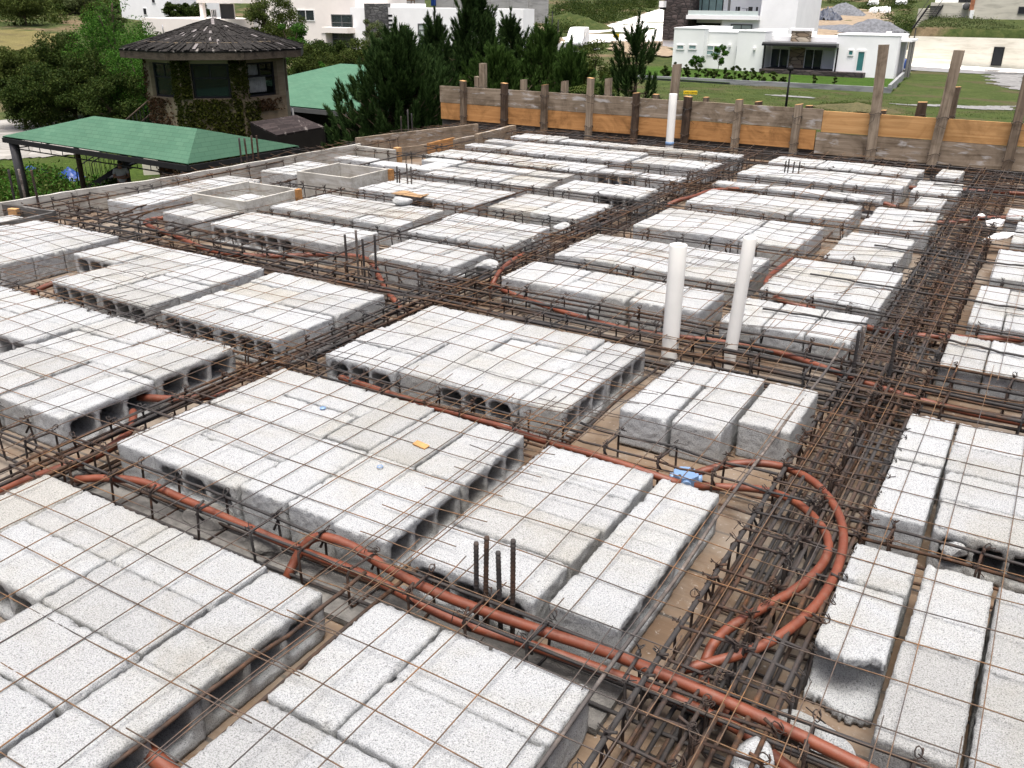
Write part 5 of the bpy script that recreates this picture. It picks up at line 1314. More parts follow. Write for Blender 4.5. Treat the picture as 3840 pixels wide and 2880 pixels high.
# loose white slabs on the slope
for k, (qx, qy, w_) in enumerate(((1335, 75, 1.2), (1352, 80, .7), (1375, 72, 3.0), (1400, 78, 1.4), (1420, 76, 1.2), (1340, 30, 2.2), (1500, 28, 2.4))):
    p = gp((3, qx, qy)); b = MB(); b.hexa([(-w_ / 2, -.5, 0), (w_ / 2, -.4, .1), (w_ / 2, .5, .5), (-w_ / 2, .6, .4), (-w_ / 2 + .2, -.5, .5), (w_ / 2 - .1, -.4, .7), (w_ / 2 - .2, .5, 1.1), (-w_ / 2 + .1, .6, .8)])
    o = b.build('concrete_rubble', M['white']); o.location = p; tag(o, f'white broken slab on the slope, {ORD[k]} of seven from the left', 'rubble', 'white slabs thrown on the slope')
# ------------------------------------------------------------------ tower, carports and man on the left
def mat_shingle(name, a, b_, wornc, scale=(1.0, 1.0), worn=.0, row=.2):
    mt, n, l, bs = new_mat(name)
    uv = n.new('ShaderNodeUVMap').outputs[0]
    br = n.new('ShaderNodeTexBrick'); br.inputs['Scale'].default_value = 1; br.inputs['Brick Width'].default_value = row * 2.6; br.inputs['Row Height'].default_value = row
    br.inputs['Mortar Size'].default_value = row * .09; br.inputs['Mortar Smooth'].default_value = .6
    br.inputs['Color1'].default_value = (*a, 1); br.inputs['Color2'].default_value = (*b_, 1); br.inputs['Mortar'].default_value = (*[x * .82 for x in a], 1)
    l.new(uv, br.inputs['Vector']); c = br.outputs['Color']
    wp = world_pos(n); f = noise(n, l, wp, .9, 6, .65, .3)
    c = mix(n, l, .5, c, ramp(n, l, f, [(.3, (.78, .78, .78)), (.7, (1.1, 1.1, 1.1))]), 'MULTIPLY')
    if worn:
        g = noise(n, l, mapping(n, l, uv, (3.2, .75, 1)), 1.5, 6, .7, .6)
        c = mix(n, l, ramp(n, l, g, [(.60 - worn * .06, (0, 0, 0)), (.64, (1, 1, 1))]), c, wornc)
    l.new(c, bs.inputs['Base Color']); bs.inputs['Roughness'].default_value = .95; bs.inputs['Specular IOR Level'].default_value = .15
    bump(n, l, bs, br.outputs['Fac'], -.4, .02); return mt
M['green_roof'] = mat_shingle('green_shingles', (.054, .122, .079), (.066, .138, .090), (.2, .3, .2), row=.14)
M['tower_roof'] = mat_shingle('weathered_shakes', (.012, .0108, .0100), (.030, .0275, .025), (.14, .13, .12), worn=.3, row=.30)
M['small_roof'] = mat_shingle('grey_shakes', (.018, .014, .014), (.040, .031, .030), (.10, .088, .082), worn=.4, row=.20)

def roof_face(b, uvs, pts, e0, e1):
    """face with uv laid out along the eave e0 -> e1, in metres"""
    e0 = Vector(e0); d = (Vector(e1) - e0).normalized()
    nrm = (Vector(pts[1]) - Vector(pts[0])).cross(Vector(pts[2]) - Vector(pts[0])).normalized(); up = nrm.cross(d)
    o = len(b.v); b.v += [tuple(p) for p in pts]; b.f.append(list(range(o, o + len(pts)))); b.sm.append(False)
    uvs.append([((Vector(p) - e0).dot(d), (Vector(p) - e0).dot(up)) for p in pts])
def build_roof(name, mat, root, faces, thick=.0):
    b = MB(); uvs = []
    for pts, e0, e1 in faces: roof_face(b, uvs, pts, e0, e1)
    me = b.mesh(name); L = me.uv_layers.new(name='UVMap')
    for p in me.polygons:
        for k, li in enumerate(p.loop_indices): L.data[li].uv = uvs[p.index][k]
    o = link(name, me, mat, root)
    if thick: s = o.modifiers.new('thickness', 'SOLIDIFY'); s.thickness = thick; s.offset = -1
    return o

# --- carport with green shingle roof
EZ, RZ = -3.25, -2.32
W_, S_, E_ = at_z((1, 15, 868), EZ), at_z((1, 1195, 1045), EZ), at_z((1, 1908, 930), EZ)
R1_, R2_ = at_z((1, 600, 740), RZ), at_z((1, 1258, 820), RZ)
N_ = W_ + E_ - S_; N_[2] = EZ
c0 = (W_ + E_) / 2
t = thing('carport', 'open carport with green shingle hip roof in front of the tower', 'carport', (c0[0], c0[1], ground_z(c0[0], c0[1])))
Lc = np.array(t.location)
g = lambda p: tuple(np.array(p) - Lc)
build_roof('roof', M['green_roof'], t, [((g(W_), g(S_), g(R2_), g(R1_)), g(W_), g(S_)), ((g(S_), g(E_), g(R2_)), g(S_), g(E_)), ((g(E_), g(N_), g(R1_), g(R2_)), g(E_), g(N_)), ((g(N_), g(W_), g(R1_)), g(N_), g(W_))], .06)
def edge(a, b_, z, h, w_, name, mat, root):
    bb = MB(); bb.beam((a[0], a[1], a[2] + z), (b_[0], b_[1], b_[2] + z), w_, h); return bb.build(name, mat, root)
cor = [W_, S_, E_, N_]
for i in range(4):
    a, b_ = np.array(g(cor[i])), np.array(g(cor[(i + 1) % 4])); d_ = (b_ - a) / np.linalg.norm(b_ - a)
    edge(a, b_, -.14, .16, .08, 'fascia', M['black'], t)
    ctr = np.zeros(3)
    ai, bi = a + (ctr - a) * .06, b_ + (ctr - b_) * .06; ai[2] = bi[2] = a[2]
    edge(ai, bi, -.42, .035, .035, 'truss_rail', M['black'], t)
    for k in range(14):
        m_ = MB(); p = ai + (bi - ai) * (k + .5) / 14; m_.tube([(p[0], p[1], p[2] - .42), (p[0], p[1], p[2] - .16)], .014, 5); m_.build('truss_rod', M['black'], t)
M['postd'] = simple('dark_steel_post', (.035, .034, .036), .5, .25, 5, .4)
M['trunkm'] = simple('bark', (.075, .055, .04), .95, .4, 8, .1, bmp=.8)
for i, (fa, mt, r_) in enumerate((((W_), 'postd', .17), ((S_), 'postd', .15), ((E_), 'postd', .15), ((N_), 'postd', .15), ((W_ * .45 + N_ * .55), 'trunkm', .10), ((E_ * .5 + N_ * .5), 'trunkm', .10))):
    p = np.array(g(fa)); p = p + (-p) * np.array([.07, .07, 0]); bb = MB(); gz = ground_z(fa[0], fa[1]) - Lc[2]
    bb.tube([(p[0], p[1], gz - .1), (p[0] + .02, p[1], (gz + p[2]) / 2), (p[0], p[1], p[2] - .1)], [r_ * 1.05, r_, r_], 10); bb.build('post', M[mt], t)
# cream yard wall behind the carport
p, p2 = gp((1, 920, 1128)), gp((1, 1500, 1100))
t = thing('yard_wall', 'low cream yard wall under the right end of the carport', 'wall', p); d = p2 - p
b = MB(); b.beam((0, 0, .6), (d[0], d[1], .6 + d[2]), .15, 1.3); b.build('wall_run', M['retain'], t); b = MB(); b.beam((0, 0, 1.28), (d[0], d[1], 1.28 + d[2]), .2, .06); b.build('coping', M['retain'], t)
# black steel steps with railings
p = gp((1, 640, 1140)); p = EYE + (p - EYE) * .93; p[2] = ground_z(p[0], p[1])
t = thing('steel_steps', 'black steel garden steps with railings under the carport', 'steps', p, math.radians(28))
for k in range(6): b = MB(); b.box(.42 * k - .6, .42 * k - .1, -.6, .6, .26 * k + .12, .26 * k + .17); b.build('tread', M['black'], t)
for s in (-1, 1):
    b = MB(); b.beam((-.6, s * .62, .1), (1.9, s * .62, 1.55), .05, .18); b.build('stringer', M['black'], t)
    m_ = MB(); m_.tube([(-.6, s * .64, .05), (-.6, s * .64, 1.05), (-.5, s * .64, 1.15), (1.8, s * .64, 2.45), (1.9, s * .64, 1.5)], .022, 6)
    for k in range(11): x = -.4 + .2 * k; m_.tube([(x, s * .64, .22 + (x + .6) * .58), (x, s * .64, 1.2 + (x + .5) * .565)], .012, 5)
    m_.build('railing', M['black'], t)

# --- eight sided tower
TD = 36.0
ct = at_D((1, 1400, 500), TD); gz = ground_z(ct[0], ct[1])
view = math.atan2(-ct[1], -ct[0])                       # faces the slab
t = thing('tower_house', 'eight sided tan tower with big dark windows and shingled roof', 'tower', (ct[0], ct[1], gz), view - math.radians(7))
zw = float(at_D((1, 1400, 362), TD - 2.7)[2]) - gz; zs = float(at_D((1, 1400, 640), TD - 2.7)[2]) - gz; zh = float(at_D((1, 1400, 408), TD - 2.7)[2]) - gz
RC = 2.86
M['tower'] = mat_stained('tan_render', (.21, .165, .105), (.14, .10, .06))
M['curtain'] = simple('pale_curtain', (.62, .62, .57), .9, .25, 6, .1)
cs = [(RC * math.cos(math.radians(22.5 + 45 * k)), RC * math.sin(math.radians(22.5 + 45 * k))) for k in range(8)]
th = .18; ci = [(x * (1 - th / RC), y * (1 - th / RC)) for x, y in cs]
b = MB(); b.prism(cs, 0, zs); b.build('lower_wall', M['tower'], t)
for k in range(8):
    a, c = np.array(cs[k]), np.array(cs[(k + 1) % 8]); ai, c_i = np.array(ci[k]), np.array(ci[(k + 1) % 8]); f = .16
    b = MB()
    for u0, u1 in ((0, f), (1 - f, 1)):
        A, B_, C_, D_ = a + (c - a) * u0, a + (c - a) * u1, ai + (c_i - ai) * u1, ai + (c_i - ai) * u0
        b = MB(); b.prism([tuple(A), tuple(B_), tuple(C_), tuple(D_)], zs + .002, zh); b.build('window_wall', M['tower'], t)
b = MB()
for k in range(8): b.prism([cs[k], cs[(k + 1) % 8], ci[(k + 1) % 8], ci[k]], zh + .002, zw + .5)
b.build('head_wall', M['tower'], t)
M['shade_paint'] = simple('painted_shade', (.010, .009, .008), .9, .2, 2, .1)  # near-black colour stands in for the shade indoors and below roofs
b = MB(); b.prism([(x * .93, y * .93) for x, y in cs], zs + .004, zs + .02); b.build('room_floor', M['shade_paint'], t)
def mat_wglass():
    mt, n, l, bs = new_mat('window_glass'); bs.inputs['Base Color'].default_value = (.006, .012, .011, 1); bs.inputs['Roughness'].default_value = .03
    bs.inputs['Alpha'].default_value = .80; bs.inputs['Specular IOR Level'].default_value = .35; return mt
M['wglass'] = mat_wglass(); PANES = {}
M['wclear'] = M['wglass'].copy(); M['wclear'].node_tree.nodes['Principled BSDF'].inputs['Alpha'].default_value = .18
for k in range(8):
    a, c = np.array(ci[k]), np.array(ci[(k + 1) % 8]); f = .17; A, C_ = a + (c - a) * f, a + (c - a) * (1 - f); d = (C_ - A); L = np.linalg.norm(d); ang = math.atan2(d[1], d[0])
    H = zh - zs; m_ = MB(); fw = .07
    m_.box(0, L, -.04, .04, 0, fw); m_.box(0, L, -.04, .04, H - fw, H); m_.box(0, fw, -.04, .04, fw, H - fw); m_.box(L - fw, L, -.04, .04, fw, H - fw)
    m_.box(fw, L - fw, -.03, .03, H * .56, H * .56 + .05); m_.box(L * .47, L * .47 + .05, -.028, .028, H * .56 + .05, H - fw)
    w_ = m_.build('window', M['black'], t); w_.location = (A[0], A[1], zs + .003); w_.rotation_euler = (0, 0, ang)
    m_ = MB(); m_.box(fw, L - fw, -.008, .008, fw, H * .56 - .002); m_.box(fw, L - fw, -.008, .008, H * .56 + .052, H - fw); m_.build('pane', M['wglass'], w_); PANES[k] = [o for o in w_.children][0]
# curtains hung behind the panes
def curtain(k, u0, u1, z0, z1, mat='curtain'):
    a, c = np.array(ci[k]) * .90, np.array(ci[(k + 1) % 8]) * .90; m_ = MB(); V = []; n = 40
    d = (c - a) / np.linalg.norm(c - a); nn = np.array([d[1], -d[0]])
    for i in range(n + 1):
        for z in (z0, z1):
            p = a + (c - a) * (u0 + (u1 - u0) * i / n) + nn * .05 * math.sin(i * 1.6) * (1 if z == z0 else .5); V.append((p[0], p[1], zs + z * (zh - zs)))
    m_.add(V, [(2 * i, 2 * i + 2, 2 * i + 3, 2 * i + 1) for i in range(n)], True); return m_.build('curtain', M[mat], t)
M['curtaind'] = simple('brown_curtain', (.022, .018, .015), .9, .25, 6, .1)
FACE = {}
for k in range(8):
    a, c = np.array(cs[k]), np.array(cs[(k + 1) % 8]); mid = (a + c) / 2; rz = t.rotation_euler[2]
    wpt = (t.location[0] + mid[0] * math.cos(rz) - mid[1] * math.sin(rz), t.location[1] + mid[0] * math.sin(rz) + mid[1] * math.cos(rz), gz + zs)
    FACE[k] = project(wpt)[0]
vis = sorted([k for k in range(8) if math.hypot(*(np.array(cs[k]) + np.array(cs[(k + 1) % 8]))) > 0 and (np.array(cs[k]) + np.array(cs[(k + 1) % 8]))[0] > .5], key=lambda k: FACE[k])
kl, kc, kr = vis[0], vis[1], vis[2]
print('tower faces', vis, [round(FACE[k]) for k in vis])
def span(k, u0, u1):                                    # u from picture left to right
    a = (t.location[0], 0)
    return (1 - u1, 1 - u0) if project_face_rev[k] else (u0, u1)
project_face_rev = {}
for k in range(8):
    rz = t.rotation_euler[2]
    def wx(p): return project((t.location[0] + p[0] * math.cos(rz) - p[1] * math.sin(rz), t.location[1] + p[0] * math.sin(rz) + p[1] * math.cos(rz), gz + zs))[0]
    project_face_rev[k] = wx(cs[k]) > wx(cs[(k + 1) % 8])
PANES[kr].data.materials[0] = M['wclear']; curtain(kr, *span(kr, .15, .74), .10, .55); curtain(kr, *span(kr, .20, .55), .62, .95); curtain(kl, *span(kl, .1, .66), .0, 1.0, 'curtaind'); curtain(kc, *span(kc, .1, .42), .5, 1.0, 'curtaind')
# roof: steep eight sided, with a plank fascia
ez = float(at_D((1, 1400, 330), TD - 3.8)[2]) - gz; az = float(at_D((1, 1390, 108), TD)[2]) - gz; RE = 3.68
es = [(RE * math.cos(math.radians(22.5 + 45 * k)), RE * math.sin(math.radians(22.5 + 45 * k))) for k in range(8)]
fc = []
for k in range(8):
    a, c = es[k], es[(k + 1) % 8]; n = 12; m5 = 6
    for j in range(m5):
        f0, f1 = j / m5, (j + 1) / m5
        P = [(a[0] * (1 - f0), a[1] * (1 - f0), ez + (az - ez) * f0 ** 1.08), (c[0] * (1 - f0), c[1] * (1 - f0), ez + (az - ez) * f0 ** 1.08), (c[0] * (1 - f1), c[1] * (1 - f1), ez + (az - ez) * f1 ** 1.08), (a[0] * (1 - f1), a[1] * (1 - f1), ez + (az - ez) * f1 ** 1.08)]
        if j == m5 - 1: P = P[:3]
        fc.append((P, (a[0], a[1], ez), (c[0], c[1], ez)))
build_roof('roof', M['tower_roof'], t, fc, .05)
# loose shakes that break up the roof surface and eave
q = random.Random(9); m_ = MB(); sh2 = MB()
for k in range(8):
    a, c = np.array(es[k]), np.array(es[(k + 1) % 8])
    for i in range(150):
        f = q.random() ** 1.3 * .80; u = q.random(); base = (a + (c - a) * u) * (1 - f); z = ez + (az - ez) * f ** 1.08
        rad = -base / max(.01, np.linalg.norm(base)); sl = (az - ez) / RE; L = min(q.uniform(.4, 1.1), (1 - f) * RE * .8); w_ = q.uniform(.05, .13); tg = np.array([-rad[1], rad[0]])
        o_ = .03 + q.uniform(0, .03)
        P = []
        for s_, e_ in ((-1, 0), (1, 0), (1, 1), (-1, 1)):
            pp = base + tg * s_ * w_ / 2 - rad * (.06 if f < .05 else 0) + rad * e_ * L; P.append((pp[0], pp[1], z + e_ * L * sl + o_ - .02 * e_))
        (m_ if q.random() < .94 else sh2).add(P + [(x, y, zz - .02) for x, y, zz in P], [(0, 1, 2, 3), (7, 6, 5, 4), (0, 4, 5, 1), (1, 5, 6, 2), (2, 6, 7, 3), (3, 7, 4, 0)])
M['shake'] = simple('dark_shake', (.021, .0195, .018), .95, .5, 6, .1, pos=True); M['shake_pale'] = simple('bleached_shake', (.15, .138, .135), .95, .3, 6, .1, pos=True)
rf = [o for o in t.children if o.name.startswith('roof')][0]
m_.build('dark_shakes', M['shake'], rf); sh2.build('bleached_shakes', M['shake_pale'], rf)
M['fascia'] = mat_wood('old_fascia', (.028, .022, .016), (.085, .068, .050), .7, 'X', object_space=False)
for k in range(8):
    a, c = es[k], es[(k + 1) % 8]; b = MB(); b.beam((a[0] * .985, a[1] * .985, ez - .17), (c[0] * .985, c[1] * .985, ez - .17), .05, .28); b.build('fascia', M['fascia'], t)
b = MB(); b.prism([(x * .97, y * .97) for x, y in es], ez - .06, ez - .03); b.build('soffit', M['shake'], t)
# leaning dark shingled lean-to on the right
A, B_, C_, D_ = at_D((1, 1595, 778), 34.0), at_D((1, 1765, 862), 32.8), at_D((1, 2072, 808), 33.4), at_D((1, 1890, 733), 35.0)
lt = thing('lean_to', 'small lean-to with grey shake roof at the foot of the tower', 'shed', (B_[0], B_[1], ground_z(B_[0], B_[1]))); Lt = np.array(lt.location); g2 = lambda p: tuple(np.array(p) - Lt)
build_roof('roof', M['small_roof'], lt, [((g2(A), g2(B_), g2(C_), g2(D_)), g2(B_), g2(C_))], .06)
for P, Q in ((A, B_), (B_, C_), (C_, D_)):
    a, c = np.array(g2(P)), np.array(g2(Q)); b = MB(); k_ = .93
    b.add([(a[0] * 1, a[1] * 1, 0), (c[0], c[1], 0), (c[0], c[1], c[2] - .07), (a[0], a[1], a[2] - .07)], [(0, 1, 2, 3)]); o = b.build('wall', M['shade_paint'], lt); s_ = o.modifiers.new('thickness', 'SOLIDIFY'); s_.thickness = .08  # walls painted near-black to give the shade below the lean-to roof
# handrails of the outside stair left of the tower
t2 = thing('stair_rail', 'two pale handrails of the outdoor stair left of the tower', 'handrail', tuple(at_D((1, 900, 775), 36.5)))
for qa, qb in (((1, 790, 778), (1, 992, 603)), ((1, 890, 790), (1, 1008, 686))):
    a, c = at_D(qa, 36.6), at_D(qb, 35.4); b = MB(); b.tube([Vector(a) - t2.location, Vector(c) - t2.location], .035, 6); b.build('rail', M['timber'], t2)
    m_ = MB()
    for k in range(9):
        p = a + (c - a) * (k + .5) / 9; p = Vector(p) - t2.location; m_.tube([p, p - Vector((0, 0, .9))], .015, 5)
    m_.build('balusters', M['black'], t2)

# --- second green roof behind, right of the tower
EZ2 = -3.3
A, B_, AP = at_z((1, 1250, 618), EZ2), at_z((2, 560, 745), EZ2), at_D((2, 130, 406), 45.0)
AP2 = at_D((2, 520, 425), 43.0)
dv = B_ - A; nv = np.array([dv[1], -dv[0], 0]); nv /= np.linalg.norm(nv)
if np.dot(nv, A - EYE) < 0: nv = -nv
Cc, Dd = B_ + nv * 9, A + nv * 9
t = thing('carport', 'second green roofed shelter behind the pine, right of the tower', 'carport', (A[0], A[1], ground_z(A[0], A[1]))); Lk = np.array(t.location); g3 = lambda p: tuple(np.array(p) - Lk)
r0 = (A + Dd) / 2 + dv * .28; r1 = (A + Dd) / 2 + dv * .75; r0[2] = r1[2] = AP[2]
sc_ = np.linalg.norm(AP[:2] - A[:2])
build_roof('roof', M['green_roof'], t, [((g3(A), g3(B_), g3(r1), g3(AP)), g3(A), g3(B_)), ((g3(B_), g3(Cc), g3(r1)), g3(B_), g3(Cc)), ((g3(Cc), g3(Dd), g3(AP), g3(r1)), g3(Cc), g3(Dd)), ((g3(Dd), g3(A), g3(AP)), g3(Dd), g3(A))], .06)
for P, Q in ((A, B_), (B_, Cc), (Cc, Dd), (Dd, A)): edge(np.array(g3(P)), np.array(g3(Q)), -.16, .2, .08, 'fascia', M['alu'], t)
for P in (A, B_, Cc, Dd): p = np.array(g3(P)); b = MB(); b.tube([(p[0] * .97, p[1] * .97, -.1), (p[0] * .97, p[1] * .97, p[2] - .1)], .1, 8); b.build('post', M['postd'], t)
b = MB(); p, q_ = np.array(g3(A + nv * 1.0)), np.array(g3(B_ + nv * 1.0)); b.add([(p[0], p[1], 0), (q_[0], q_[1], 0), (q_[0], q_[1], p[2] - .3), (p[0], p[1], p[2] - .3)], [(0, 1, 2, 3)]); o = b.build('back_wall', M['shade_paint'], t); s_ = o.modifiers.new('thickness', 'SOLIDIFY'); s_.thickness = .1  # added black sheet, stands in for the deep shade under the eaves
M['fence_d'] = simple('dark_hedge_fence', (.02, .022, .02), .9, .3, 3)
for k, dd in enumerate((.15, .5, .85)): p = np.array(g3(A + dv * dd)); b = MB(); b.tube([(p[0], p[1], -.1), (p[0], p[1], p[2] - .1)], .08, 8); b.build('post', M['postd'], t)
# roof leaves fallen on the second roof are part of its look

# --- the man with crossed arms
pm = gp((1, 787, 1192)); pm = EYE + (pm - EYE) * (38.0 / np.linalg.norm(pm - EYE)); gzm = ground_z(pm[0], pm[1])
face = math.atan2(-pm[1], -pm[0])
man = thing('person', 'man in a light grey shirt standing with crossed arms below the slab edge', 'person', (pm[0], pm[1], gzm), face + math.pi / 2)
def skinned(name, pts, edges, rad, mat, parent, root=0, sub=2):
    me = bpy.data.meshes.new(name); me.from_pydata(pts, edges, []); me.update()
    o = link(name, me, mat, parent); md = o.modifiers.new('skin', 'SKIN')
    for i, r_ in enumerate(rad): sv = me.skin_vertices[0].data[i]; sv.radius = (r_, r_) if not hasattr(r_, '__len__') else r_; sv.use_root = (i == root)
    s_ = o.modifiers.new('subsurf', 'SUBSURF'); s_.levels = sub; s_.render_levels = sub
    md.use_smooth_shade = True
    return o
M['skin'] = simple('skin', (.24, .125, .08), .6, .1, 6, .3); M['shirt'] = simple('grey_shirt', (.42, .42, .42), .9, .15, 8, .1); M['jeans'] = simple('dark_trousers', (.03, .035, .05), .9, .2, 8, .1); M['hair'] = simple('dark_hair', (.012, .010, .009), .7, .2, 20, .3); M['shoe'] = simple('dark_shoes', (.02, .018, .016), .6, .2, 10, .3)
# body faces -Y locally
P = [(0, 0, .95), (0, 0, 1.15), (0, .01, 1.36), (0, .0, 1.47), (0, -.015, 1.56), (0, -.03, 1.68),
     (-.10, 0, .90), (-.11, -.02, .50), (-.11, .02, .09), (-.11, -.12, .05), (.10, 0, .90), (.11, -.02, .50), (.11, .02, .09), (.11, -.12, .05),
     (-.20, .0, 1.40), (-.27, -.05, 1.15), (-.05, -.20, 1.17), (.10, -.22, 1.20), (.20, .0, 1.40), (.27, -.05, 1.14), (.08, -.17, 1.10), (-.08, -.19, 1.12)]
Ed = [(0, 1), (1, 2), (2, 3), (3, 4), (4, 5), (0, 6), (6, 7), (7, 8), (8, 9), (0, 10), (10, 11), (11, 12), (12, 13), (2, 14), (14, 15), (15, 16), (16, 17), (2, 18), (18, 19), (19, 20), (20, 21)]
Rd = [(.16, .12), (.155, .115), (.17, .11), .06, .085, .088, .095, .062, .042, .038, .095, .062, .042, .038, .062, .046, .035, .026, .062, .046, .035, .026]
body = skinned('body', P, Ed, Rd, M['skin'], man)
skinned('shirt', [(0, 0, .90), (0, 0, 1.05), (0, 0, 1.2), (0, .01, 1.37), (0, .0, 1.45), (-.20, .0, 1.41), (-.255, -.03, 1.24), (.20, .0, 1.41), (.255, -.03, 1.24)], [(0, 1), (1, 2), (2, 3), (3, 4), (3, 5), (5, 6), (3, 7), (7, 8)], [(.185, .145), (.18, .14), (.18, .13), (.19, .125), .07, .08, .066, .08, .066], M['shirt'], man)
skinned('trousers', [(0, 0, .98), (-.10, 0, .88), (-.11, -.02, .50), (-.11, .02, .12), (.10, 0, .88), (.11, -.02, .50), (.11, .02, .12)], [(0, 1), (1, 2), (2, 3), (0, 4), (4, 5), (5, 6)], [(.175, .13), .11, .08, .068, .11, .08, .068], M['jeans'], man)
skinned('hair', [(0, .02, 1.64), (0, .01, 1.715), (0, -.04, 1.735)], [(0, 1), (1, 2)], [.092, .085, .055], M['hair'], man)
for s in (-1, 1):
    skinned('shoe', [(s * .11, .05, .045), (s * .11, -.05, .045), (s * .11, -.16, .035)], [(0, 1), (1, 2)], [.045, .05, .04], M['shoe'], man)
    b = MB(); b.lathe([(0, .012), (.010, .004), (.012, -.004), (0, -.01)], 8); o = b.build('eye', M['hair'], man); o.location = (s * .032, -.108, 1.655); 
    skinned('ear', [(s * .086, -.02, 1.66), (s * .092, -.015, 1.63)], [(0, 1)], [.016, .013], M['skin'], man, sub=1)
skinned('nose', [(0, -.108, 1.655), (0, -.128, 1.622)], [(0, 1)], [.010, .014], M['skin'], man, sub=1)
skinned('mouth', [(-.02, -.112, 1.588), (0, -.117, 1.586), (.02, -.112, 1.588)], [(0, 1), (1, 2)], [.005, .006, .005], simple('lips', (.16, .06, .05), .5, .1), man, root=1, sub=1)
for s, w0, d in ((-1, (.10, -.22, 1.20), (.07, .005, .0)), (1, (-.08, -.19, 1.12), (-.07, .0, .0))):
    for k in range(4):
        y0 = w0[2] + .022 - .015 * k
        skinned('finger', [(w0[0] * .98, w0[1], y0), (w0[0] + d[0] * .55, w0[1] - .005, y0), (w0[0] + d[0] * (1.1 if k in (1, 2) else .95), w0[1] + .02, y0)], [(0, 1), (1, 2)], [.010, .009, .007], M['skin'], body, sub=1)
    skinned('thumb', [(w0[0] - d[0] * .2, w0[1], w0[2] + .03), (w0[0] + d[0] * .3, w0[1] - .01, w0[2] + .05)], [(0, 1)], [.011, .008], M['skin'], body, sub=1)
# ------------------------------------------------------------------ trees and plants
def mat_leaf(name, a, b_, c_, trans=.25):
    mt, n, l, bs = new_mat(name)
    ri = n.new('ShaderNodeNewGeometry').outputs['Random Per Island']
    wp = world_pos(n); f = noise(n, l, wp, 1.3, 4, .6)
    c = ramp(n, l, ri, [(0, a), (.55, b_), (1, c_)])
    c = mix(n, l, .6, c, ramp(n, l, f, [(.32, (.55, .62, .55)), (.68, (1.2, 1.15, 1.05))]), 'MULTIPLY')
    l.new(c, bs.inputs['Base Color']); bs.inputs['Roughness'].default_value = .6; bs.inputs['Specular IOR Level'].default_value = .06
    tr = n.new('ShaderNodeBsdfTranslucent'); l.new(c, tr.inputs['Color'])
    mx = n.new('ShaderNodeMixShader'); mx.inputs[0].default_value = trans
    l.new(bs.outputs[0], mx.inputs[1]); l.new(tr.outputs[0], mx.inputs[2]); l.new(mx.outputs[0], n['Material Output'].inputs['Surface'])
    return mt
M['leaf_dark'] = mat_leaf('dark_foliage', (0.0133, 0.0266, 0.0052), (0.0266, 0.0459, 0.0089), (0.0518, 0.0681, 0.0163))
M['leaf_mid'] = mat_leaf('olive_foliage', (0.0252, 0.0400, 0.0074), (0.0444, 0.0636, 0.0133), (0.0777, 0.0925, 0.0252))
M['leaf_bright'] = mat_leaf('bright_foliage', (0.0207, 0.0629, 0.0089), (0.0407, 0.1110, 0.0133), (0.0740, 0.1554, 0.0259), .35)
M['leaf_pale'] = mat_leaf('pale_foliage', (0.0444, 0.0629, 0.0222), (0.0740, 0.0962, 0.0370), (0.1184, 0.1332, 0.0592))
M['needle'] = mat_leaf('pine_needles', (0.0133, 0.0296, 0.0081), (0.0266, 0.0533, 0.0148), (0.0518, 0.0851, 0.0266), .12)
M['needle_b'] = mat_leaf('fresh_pine_needles', (0.0207, 0.0459, 0.0089), (0.0407, 0.0799, 0.0163), (0.0703, 0.1147, 0.0311), .15)
M['ivy'] = mat_leaf('ivy', (0.0259, 0.0311, 0.0044), (0.0459, 0.0533, 0.0089), (0.0740, 0.0777, 0.0163))
M['ivyred'] = mat_leaf('red_ivy', (0.0518, 0.0259, 0.0148), (0.0740, 0.0407, 0.0222), (0.0962, 0.0592, 0.0296))

def quads(cent, size, r, aspect=.55, up=.0):
    """random leaf quads round the centres"""
    n = len(cent)
    d = r.normal(0, 1, (n, 3)); d[:, 2] += up; d /= np.linalg.norm(d, axis=1)[:, None]
    e = np.cross(d, r.normal(0, 1, (n, 3))); e /= np.linalg.norm(e, axis=1)[:, None] + 1e-9
    s = size * r.uniform(.6, 1.35, (n, 1))
    d = d * s / 2; e = e * s * aspect / 2
    V = np.stack([cent - d, cent + e, cent + d, cent - e], 1).reshape(-1, 3)
    F = np.arange(4 * n).reshape(-1, 4)
    return V, F

def clump_points(centres, radii, per, r, flat=.75):
    k = len(centres); idx = r.integers(0, k, per)
    p = r.normal(0, 1, (per, 3)); p /= np.linalg.norm(p, axis=1)[:, None]
    p *= (r.random((per, 1)) ** .45); p[:, 2] *= flat
    return centres[idx] + p * radii[idx][:, None]

def trunk_mesh(name, parent, H, r0, limbs, mat, seed, base=.0):
    q = random.Random(seed); b = MB()
    lean = (q.uniform(-.05, .05) * H, q.uniform(-.05, .05) * H)
    pts = [(lean[0] * (k / 6) ** 1.5 + q.uniform(-.03, .03) * r0, lean[1] * (k / 6) ** 1.5, base + (H - base) * k / 6) for k in range(7)]
    b.tube(pts, [r0 * (1.25 if k == 0 else 1 - .13 * k) for k in range(7)], 8)
    for c in limbs:
        s = pts[q.randint(2, 5)]; m_ = [(s[i] * .5 + c[i] * .5) + (q.uniform(-.1, .1) * H * .3) for i in range(3)]
        b.tube(spline([s, m_, c], H * .12), r0 * .32, 5)
    return b.build('trunk', mat, parent)

